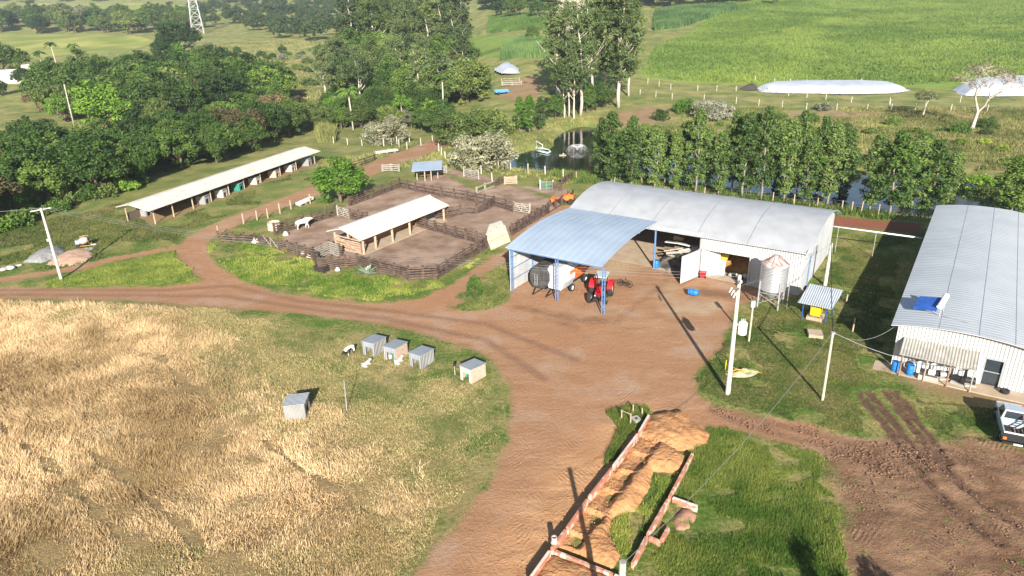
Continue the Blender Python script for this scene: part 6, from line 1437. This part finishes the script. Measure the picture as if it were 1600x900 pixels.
cable('power_line', TOPS['p2'], TOPS['p3'], .5, .035, 'dark twisted cable hanging from the concrete pole to the slim wooden pole', M_dark)
cable('power_line', TOPS['p3'], Vector(W(RY0-1.9, AX1, 2.1)), .7, .03, 'cable from the slim wooden pole to the awning', M_wire)
cable('power_line', TOPS['p3'], Vector(W(RY0-.5, RX0-.3, 3.6)), .9, .02, 'cable sagging from the slim wooden pole to the barn corner', M_wire)
cable('guy_wire', TOPS['p3'], TOPS['p6'], .9, .015, 'long thin wire from the slim wooden pole to the bottom concrete post', M_wire)
cable('power_line', TOPS['big']+Vector((0,0,-.9)), TOPS['p2'], .5, .015, 'wire from the tall pole to the pole behind the shelter')

# tarp with yellow ropes
tt = thing('crumpled_tarp', 'crumpled pale sheet with yellow ropes beside the tall concrete pole', 'tarp', G(1160,584), .2)
b = MB(); b.grid(lambda s, t: ((s-.5)*2.9, (t-.5)*1.5*math.sin(PI*min(1,max(.08,s)))**.6, .08+.22*math.sin(PI*s)*math.sin(PI*t)*(1+.6*math.sin(s*13)*math.cos(t*9))), 26, 14); b.build('sheet', mat('pale_tarp', (.36,.36,.25), (.28,.27,.17), .8), tt, True)
g = MB(); g.tube([(-1.3,.4,.2),(-.4,.1,.4),(.7,-.2,.32),(1.6,-.4,.05)], .022, 6).tube([(-1.0,1.0,.5),(-.5,.3,.4),(0,-.1,.38),(.8,-.15,.3)], .02, 6).tube([(-1.4,-.2,.12),(-.3,-.1,.4),(.2,.3,.36),(.0,-.4,.3)], .02, 6).tube([(-1.1,.9,.0),(-1.0,1.0,.9)], .04, 6); g.build('rope', M_yellow, tt, True)

# ------------------------------------------------------------------ builder's corner on the left
heap('gravel_pile', 'grey gravel pile with dark streaks behind the left pole', 'gravel pile', [(36,410),(52,398),(72,388),(98,386),(104,394),(92,402),(66,411)], h=1.0, M=M_gravel, seed=3, slope=.6, rough=.05)
heap('sand_pile', 'pink sand pile right of the left pole', 'sand pile', [(72,414),(82,403),(104,392),(126,387),(146,394),(142,406),(120,414),(96,417)], h=.45, M=mat('pink_sand', (.50,.33,.23), (.42,.26,.175), .95, scale=2, bump=.03), seed=4, slope=.3, rough=.04)
cm = thing('cement_mixer', 'cement mixer with orange frame behind the left sand pile', 'cement mixer', G(133,386), .3)
MB().tube([(-.55,0,.75),(-.2,0,.85),(.25,0,.98),(.6,0,1.1)], [.28,.5,.48,.26], 18, False).build('drum', M_steel, cm, True, 40)
MB().tube([(-.8,-.45,.3),(.8,-.45,.3),(.5,-.45,1.2)], .045).tube([(-.8,.45,.3),(.8,.45,.3),(.5,.45,1.45),(-.5,.45,1.35)], .045).tube([(-.7,-.45,.3),(-.7,.45,.3)], .04).build('frame', mat('orange_frame', (.62,.26,.04)), cm)
for y in (-.5,.5): MB().tube([(-.7,y-.05,.26),(-.7,y+.05,.26)], .26, 16).build('wheel', M_rubber, cm)
MB().box(-.95,-.5,-.25,.25,.55,1.05).build('motor_box', mat('grey_box', (.3,.33,.36)), cm)
for i, (q, s, m_, lb) in enumerate((((122,399),.5,M_whitefilm,'white sack on the pink sand pile'),((147,383),.35,M_white,'white bucket right of the cement mixer'),((8,422),.7,M_conc,'grey cement bag at the far left edge'),((17,420),.75,M_whitefilm,'white bag in the rubble at the left edge'),((29,416),.45,M_conc,'small grey bag right of the white one at the left edge'))):
    o = MB().lathe([(.1,-.05),(s*.8,.03),(s,s*.3),(s*.7,s*.6),(s*.15,s*.7)], n=9).build('sack', m_, None, True); o.data.transform(Matrix.Diagonal((1.25,.7,.8,1))); o.location = G(*q); o.rotation_euler = (0,.1,i*.8); tag(o, lb, 'sack')
t = thing('pallet', 'small grey board under the cement mixer', 'board', G(130,390), .3); MB().box(-1.2,1.2,-.6,.5,.02,.08).build('board', M_conc, t); MB().box(-1.0,-.8,-.5,.4,0,.02).build('bearer', M_wood, t)

# ------------------------------------------------------------------ far things
def mound(px, hgt, label, M=M_whitefilm):
    poly = PX(px); o = heap('silage_cover', label, 'silage cover', world=poly, h=hgt, M=M, res=.8, slope=.85, rough=.02, seed=9); return o
mound([(1180,138),(1200,130),(1260,128),(1340,129),(1395,133),(1418,142),(1390,147),(1320,148),(1240,146),(1196,144)], 1.7, 'long white plastic silage cover on the lane, left one of the two')
mound([(1488,140),(1510,128),(1560,124),(1660,122),(1660,150),(1560,151),(1510,150)], 2.6, 'big white plastic silage cover at the right edge behind the bare tree')
mound([(774,112),(782,100),(800,96),(812,106),(808,116),(786,118)], 1.9, 'white silage mound by the entrance between the gum woods')
heap('earth_bank', 'dark end of the long silage cover', 'earth bank', [(1155,140),(1168,132),(1180,131),(1186,137),(1176,142)], h=1.4, M=mat('dark_soil', (.06,.055,.05)), res=.8, seed=2)
def house(q, w, d, h, rise, rz, label, wallM, roofM, name='farmhouse'):
    t = thing(name, label, 'house', G(*q), rz); MB().box(-w/2,w/2,-d/2,d/2,-.5,h).build('wall', wallM, t)
    MB().add([(-w/2,-d/2,h),(-w/2,d/2,h),(-w/2,0,h+rise*.96),(w/2,-d/2,h),(w/2,d/2,h),(w/2,0,h+rise*.96)], [(0,2,1),(3,4,5),(0,3,5,2),(1,2,5,4)]).build('gable', wallM, t)
    for s, lb in ((-1,'near'),(1,'far')): MB().hexa([(-w/2-.4,s*(d/2+.5),h-.1),(w/2+.4,s*(d/2+.5),h-.1),(w/2+.4,0,h+rise+.02),(-w/2-.4,0,h+rise+.02)][::(1 if s < 0 else -1)], [(-w/2-.4,s*(d/2+.5),h+.03),(w/2+.4,s*(d/2+.5),h+.03),(w/2+.4,0,h+rise+.15),(-w/2-.4,0,h+rise+.15)][::(1 if s < 0 else -1)]).build('roof', roofM, t)
    for x in (-w*.3, 0, w*.28): MB().box(x-.5,x+.5,-d/2-.05,-d/2-.01,1.0,2.1).build('window', M_glass, t)
    MB().box(w*.14-.45,w*.14+.45,-d/2-.05,-d/2-.01,0,2.1).build('door', M_wood, t); return t
house((22,128), 15, 8, 3.2, 1.6, .42, 'long white farmhouse with pale roof at the left edge', M_white, mat('pale_old_roof', (.62,.58,.54), (.5,.44,.4), .8))
house((58,118), 9, 6, 3.4, 1.3, .42, 'smaller white farm building right of the farmhouse', M_white, mat('greyish_old_roof', (.60,.57,.54), (.48,.44,.42), .8))
# lattice tower
tb = G(310,52); tw = thing('lattice_tower', 'tall grey steel lattice power tower at the top left', 'tower', tb, .3)
H_ = 52; wds = lambda z: 4.2*(1-z/H_*.86)
for sx in (-1,1):
    for sy in (-1,1): MB().beam((sx*4.2,sy*4.2,-1),(sx*.6,sy*.6,H_),.22,.22).build('leg', M_steel, tw)
g = MB(); zs_ = [0,6,11.5,16.5,21,25,29,32.5,36,39,42,45,48,51]
for z0_, z1_ in zip(zs_[:-1], zs_[1:]):
    a, b_ = wds(z0_), wds(z1_); c4 = lambda w_, z: [(-w_,-w_,z),(w_,-w_,z),(w_,w_,z),(-w_,w_,z)]; A4, B4 = c4(a,z0_), c4(b_,z1_)
    for k in range(4): g.beam(A4[k], B4[(k+1) % 4], .10,.10); g.beam(A4[(k+1) % 4], B4[k], .10,.10); g.beam(B4[k], B4[(k+1) % 4], .10,.10)
g.build('lattice', M_steel, tw)
for z in (36, 42, 48): MB().beam((-7,0,z),(7,0,z),.5,.5).build('crossarm', M_steel, tw)
# fountain, boom, float, blue cart
ft = G0(902,236,WATER_Z); fo = thing('fountain', 'white fountain spray in the dark corner of the pond', 'fountain', ft)
MB().lathe([(.3,-.05),(.35,.1),(.1,.25)], n=12).build('nozzle', M_dark, fo)
r = np.random.default_rng(5); n = 5200; a = r.uniform(0, 2*PI, n); s = r.uniform(0, 1, n)**.8; R_ = r.uniform(1.5, 2.5, n); P = np.stack([np.cos(a)*R_*s, np.sin(a)*R_*s, 3.6*s*(1-s)*1.25+.02+r.uniform(-.05,.05,n)], 1)
e1 = r.normal(size=(n,3))*.035; e2 = r.normal(size=(n,3))*.035; q = np.stack([P, P+e1, P+e2+[0,0,.05]], 1).reshape(-1,3)
sm = bpy.data.materials.new('water_spray'); sm.use_nodes = True; sm.node_tree.nodes['Principled BSDF'].inputs['Base Color'].default_value = (.85,.88,.9,1); sm.node_tree.nodes['Principled BSDF'].inputs['Alpha'].default_value = .28
x = bpy.data.objects.new('spray', npmesh('spray', q, 3, sm)); link(x, fo)
bo = thing('floating_boom', 'pale green pipe boom floating on the pond left of the fountain', 'boom', G0(848,236,WATER_Z))
A_ = [G0(837,231,WATER_Z+.2), G0(848,232,WATER_Z+.2), G0(857,234,WATER_Z+.2), G0(860,237,WATER_Z+.2), G0(856,239,WATER_Z+.2), G0(846,237,WATER_Z+.2), G0(837,235,WATER_Z+.2)]; o0 = Vector(bo.location)
MB().tube([Vector(p)-o0 for p in A_], .16, 8).build('float_pipe', mat('pale_green_pipe', (.50,.66,.58)), bo, True)
b0 = Vector(G0(838,233,WATER_Z))-o0; MB().tube([b0, b0+Vector((0,0,1.7)), b0+Vector((1.3,-.2,.9)), b0+Vector((1.3,-.2,.1))], .07, 6).build('frame', M_white, bo)
fl = thing('pump_raft', 'small yellowish raft below the fountain', 'raft', G0(879,243,WATER_Z)); MB().box(-.7,.7,-.4,.4,-.1,.18).build('deck', mat('raft_yellow', (.34,.30,.16)), fl); MB().lathe([(.2,.18),(.22,.4),(.1,.5)], (.15,0,0), 10).build('pump', M_grey_wood, fl)
bc = thing('blue_trailer', 'small bright blue trailer at the entrance between the gum woods', 'trailer', G(784,147), .2); MB().box(-2,2,-1,1,.6,.8).box(-2,2,-1,-.93,.81,1.3).box(-2,2,.93,1,.81,1.3).build('bed', mat('bright_blue_paint', (.08,.28,.55)), bc)
for x in (-1.2,1.2): MB().tube([(x,-1.1,.4),(x,1.1,.4)], .4, 14).build('wheel', M_rubber, bc)
gate((784,133), (812,128), 'pale wooden cattle gate at the entrance between the gum woods', M=M_grey_wood, braces=False, nb=4, h=2.0)
t = thing('cattle_ramp', 'low pale wooden ramp beside the cattle gate', 'ramp', G(800,134), .1); MB().box(-3,3,-.1,.1,.3,.5).box(-3,3,-.1,.1,.9,1.1).build('rails', M_grey_wood, t)
for x in (-3,0,3): MB().box(x-.12,x+.12,-.14,.14,0,1.4).build('post', M_grey_wood, t)

# ------------------------------------------------------------------ brick foundation with sand
M_brick = mat('red_brick', (.38,.16,.10), (.52,.42,.34), .9, scale=2.2, contrast=(.50,.60), bump=.02)
M_fmort = mat('mortar_white', (.62,.56,.50), (.46,.36,.29), .9, scale=3)
fd = thing('brick_foundation', 'long low brick foundation walls filled with orange sand', 'foundation', (G(960,760)[0], G(960,760)[1], 0)); fo_ = np.array(fd.location)
def fwall(a, b_, h, w_=.18, lb=None, M=M_brick, zb=-.1):
    p = np.array(G0(*a, h)); q = np.array(G0(*b_, h)); p[2] = q[2] = 0; p = p-fo_; q = q-fo_; d = q-p; L_ = np.linalg.norm(d); c = (p+q)/2; rz = math.atan2(d[1], d[0])
    o = MB().cbox((0,0,(h+zb)/2), (L_,w_,h-zb), 0).build('wall', M, fd, bevel=.02, label=lb); o.location = (c[0], c[1], 0); o.rotation_euler = (0,0,rz)
    k = MB().cbox((0,0,h+.02), (L_*.96,w_*.8,.03), 0).build('mortar_cap', M_fmort if (a[0]+b_[0]) % 2 else M_brick, o); return o
fwall((1014,648),(999,674),.62); fwall((997,677),(958,728),.62); fwall((956,731),(920,776),.62); fwall((918,779),(886,824),.62); fwall((884,827),(862,856),.62); fwall((859,860),(826,906),.62)
fwall((1082,708),(1046,776),.5); fwall((1044,779),(1012,834),.5); fwall((1010,838),(988,880),.5)
fwall((866,860),(958,897),.35); fwall((1051,777),(1090,791),.42); fwall((1014,838),(1032,846),.4); fwall((1034,842),(1044,824),.4, .22); fwall((960,898),(975,905),.4)
cl = thing('concrete_pipe_stub', 'short round concrete pipe standing on the left foundation wall', 'pipe', (*G0(866,848,.62)[:2], .62)); MB().lathe([(.17,0),(.17,.42),(.12,.42),(.12,.05)], n=18).build('pipe', M_conc, cl, True, 40); MB().lathe([(.2,0),(.2,.04)], n=18).build('collar', M_fmort, cl)
P_F = PX([(1000,684),(1050,700),(1075,715),(1064,742),(1022,738),(1016,762),(990,800),(958,808),(950,836),(972,868),(958,890),(866,858),(890,826),(925,778),(960,734)])
ax_a = np.array(G(1005,680)[:2]); ax_b = np.array(G(866,856)[:2]); ax = (ax_b-ax_a); AL = np.linalg.norm(ax); ax /= AL; an = np.array([-ax[1], ax[0]])
def scoops(X, Y):
    s = (X-ax_a[0])*ax[0]+(Y-ax_a[1])*ax[1]; d = (X-ax_a[0])*an[0]+(Y-ax_a[1])*an[1]; d = np.abs(d)+(fbm(X*1.3,Y*1.3,44,2)-.5)*.5
    f = (s/2.3) % 1.0; bay = sst(1.75, 1.2, d)*sst(.0, .10, d)
    return -bay*(.42*sst(0, .10, f)*(1-.8*sst(.2, 1.0, f))+.14) + .06*np.exp(-((d-2.0)/.45)**2)*(s < AL*.85)+.06*(fbm(X*3.5,Y*3.5,48,3)-.5)
heap('sand_fill', 'orange sand fill with scooped hollows between the foundation walls', 'sand', world=P_F, h=.50, M=M_sandp, res=.08, seed=6, slope=1.3, base=0, extra=scoops, rough=.022)
heap('sand_fill', 'raked orange sand beyond the cross wall at the bottom of the foundation', 'sand', world=PX([(862,864),(955,900),(975,935),(790,950),(826,905)]), h=.42, M=M_sandp, res=.12, seed=16, slope=1.0, base=0, rough=.04)
def grooves(X, Y):
    o = np.array(G(1050,668)[:2]); a = np.arctan2(Y-o[1]+6, X-o[0]-3); return .05*np.sin(a*34+fbm(X,Y,3,2)*4)+.05*(fbm(X*3,Y*3,9,3)-.5)
heap('sand_mound', 'large orange sand mound with raked grooves at the top end of the foundation', 'sand mound', [(994,680),(1000,664),(1016,648),(1040,642),(1068,643),(1086,660),(1108,680),(1104,692),(1086,704),(1056,704),(1020,696)], h=.62, M=M_sandp, res=.09, seed=7, slope=.75, base=0, extra=grooves, rough=.022)
heap('rubble_heap', 'little heap of reddish brick rubble in the small side room of the foundation', 'rubble', [(1052,812),(1062,795),(1080,796),(1086,806),(1076,826),(1058,828)], h=.25, M=mat('brick_rubble', (.36,.16,.10), (.30,.20,.13), .9, scale=6), res=.1, seed=8, base=0, rough=.07)
for i, (q, h, lb) in enumerate((((971,656),.9,'left wooden stake of the little frame by the sand'),((985,663),.95,'front wooden stake of the little frame by the sand'),((989,646),.8,'rear pale stake by the sand mound'),((1003,650),.7,'right thin stake by the sand mound'))):
    t = thing('wooden_stake', lb, 'stake', G(*q), 0, 'stakes at the head of the foundation'); MB().tube([(0,0,-.1),(0,0,h)], .05, 8).build('shaft', M_wood_pale, t)
    if i == 0: e = np.array(G(985,663))-np.array(G(971,656)); MB().beam((0,0,h-.05),(e[0],e[1],h-.05),.06,.05).build('crossbar', M_wood_pale, t)
t = thing('concrete_block', 'grey concrete block by the stakes and the sand mound', 'block', G(994,658), .4); MB().box(-.3,.3,-.4,.4,-.05,.25).build('block', M_conc, t, bevel=.03); MB().box(-.1,.1,-.1,.1,.251,.27).build('ring', M_dark, t)
r = random.Random(8)
P_GR6 = [(950,645),(972,634),(1006,640),(1018,648),(1000,668),(985,690),(960,716),(944,742),(934,748),(940,720),(955,690),(962,668)]
stuff('grass_strip', 'bright grass strip left of the foundation wall', 'grass', P_GR6, 26000, .34, .055, G_blade, 41, .6)
P_GR7 = [(1020,742),(1064,742),(1040,776),(1012,830),(985,868),(972,862),(956,834),(962,812),(996,800),(1020,764)]
stuff('grass_inside_foundation', 'grass growing inside the foundation beside the sand', 'grass', P_GR7, 26000, .3, .055, G_blade, 42, .6, mask=lambda X, Y: fbm(X*.7, Y*.7, 13, 2) > .38)
# trees standing just below the picture, whose shadows fall into it
for (x, y, h, w_, lb) in ((1262,872,7.2,.55,'leafy tree standing below the bottom edge right of centre'),(1350,878,6.6,.5,'second leafy tree standing below the bottom edge')):
    g_ = np.array(G0(x, y)[:2]); k = (h*.93)/math.tan(SUN_EL); b_ = g_ + np.array([math.sin(SUN_AZ), math.cos(SUN_AZ)])*k
    tree('broad','mid', b_, h, lb, None, w_)
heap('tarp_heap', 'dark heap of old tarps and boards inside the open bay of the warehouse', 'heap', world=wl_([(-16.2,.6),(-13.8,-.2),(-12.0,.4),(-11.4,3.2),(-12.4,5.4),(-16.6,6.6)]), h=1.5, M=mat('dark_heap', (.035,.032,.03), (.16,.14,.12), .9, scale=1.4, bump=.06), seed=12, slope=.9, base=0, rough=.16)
# clods and crumbs of loose soil
def clods(name, label, px, n, smin, smax, M, seed, lift=0.0, patch=True):
    r = np.random.default_rng(seed); poly = PX(px); P = r.uniform(poly.min(0), poly.max(0), (n, 2)); P = P[sdist(poly, P[:, 0], P[:, 1])+(fbm(P[:, 0], P[:, 1], seed, 2)-.5)*2 > 0]
    if patch: P = P[r.uniform(0, 1, len(P)) < np.clip((fbm(P[:, 0]*.8, P[:, 1]*.8, seed+2, 3)-.38)*5, .04, 1)]
    k = len(P); s = smin+(smax-smin)*r.uniform(0, 1, k)**3; lf = lift(P[:, 0], P[:, 1]) if callable(lift) else lift
    c = np.stack([P[:, 0], P[:, 1], terrain(P[:, 0], P[:, 1])+s*.25+lf], 1)
    D = np.array([[1,0,0],[0,1,0],[-1,0,0],[0,-1,0],[0,0,1.0],[0,0,-1]]); F = [(0,1,4),(1,2,4),(2,3,4),(3,0,4),(1,0,5),(2,1,5),(3,2,5),(0,3,5)]
    V = D[None]*r.uniform(.5, 1.1, (k, 6, 1))*s[:, None, None]; a = r.uniform(0, 6.28, k); ca, sa = np.cos(a)[:, None], np.sin(a)[:, None]
    V = np.stack([V[:, :, 0]*ca-V[:, :, 1]*sa, V[:, :, 0]*sa+V[:, :, 1]*ca, V[:, :, 2]*.8], 2)+c[:, None]
    q = np.concatenate([V[:, list(f)] for f in F], 1).reshape(-1, 3)
    o = bpy.data.objects.new(name, npmesh(name, q, 3, M)); link(o); tag(o, label, 'soil', None, 'stuff')
M_clod = mat('mud_clod', (.24,.14,.085), (.14,.08,.05), .95, scale=2); M_clod_s = mat('sand_clod', (.46,.24,.11), (.34,.17,.075), .95, scale=3); M_clod_y = mat('yard_clod', (.38,.23,.14), (.26,.14,.085), .95, scale=2)
clods('soil_clods', 'brown clods scattered over the churned mud at the lower right', P_MUD, 9000, .02, .085, M_clod, 51, lift=.02)
clods('sand_crumbs', 'orange crumbs of soil spilt around the foundation', [(1112,664),(1118,700),(1086,712),(1075,745),(1020,790),(975,900),(800,960),(760,900),(850,790),(940,700),(1000,640)], 12000, .015, .07, M_clod_s, 52, lift=0)
clods('sand_crumbs', 'orange crumbs lying on top of the sand fill in the foundation', [(1000,684),(1050,700),(1064,742),(1022,738),(990,800),(950,830),(958,880),(880,858),(925,790),(960,740)], 6000, .015, .06, M_clod_s, 53, lift=.40)
clods('yard_stones', 'small stones and crumbs scattered over the dirt yard', [(700,470),(900,440),(1130,480),(1140,640),(1000,640),(900,760),(760,900),(660,900),(780,700),(780,560),(640,500)], 16000, .015, .06, M_clod_y, 54)
clods('track_clods', 'crumbs of earth along the muddy track right of the foundation', [(1110,634),(1250,662),(1400,690),(1500,720),(1400,760),(1290,712),(1120,660)], 9000, .02, .11, M_clod, 55)

# ------------------------------------------------------------------ the air
hz = MB().box(-1700, 1700, -60, 1900, -8, 160).build('haze', bpy.data.materials.new('haze_air'))
hz['kind'] = 'stuff'; hz['label'] = 'thin morning haze over the whole valley'; hz.display_type = 'WIRE'
HM = hz.data.materials[0]; HM.use_nodes = True; N3 = HM.node_tree.nodes; N3.remove(N3['Principled BSDF'])
pv = N3.new('ShaderNodeVolumePrincipled'); pv.inputs['Density'].default_value = .00020; pv.inputs['Color'].default_value = (.80, .88, 1.0, 1); pv.inputs['Anisotropy'].default_value = .2
HM.node_tree.links.new(pv.outputs[0], N3['Material Output'].inputs['Volume'])
sc.cycles.volume_bounces = 0
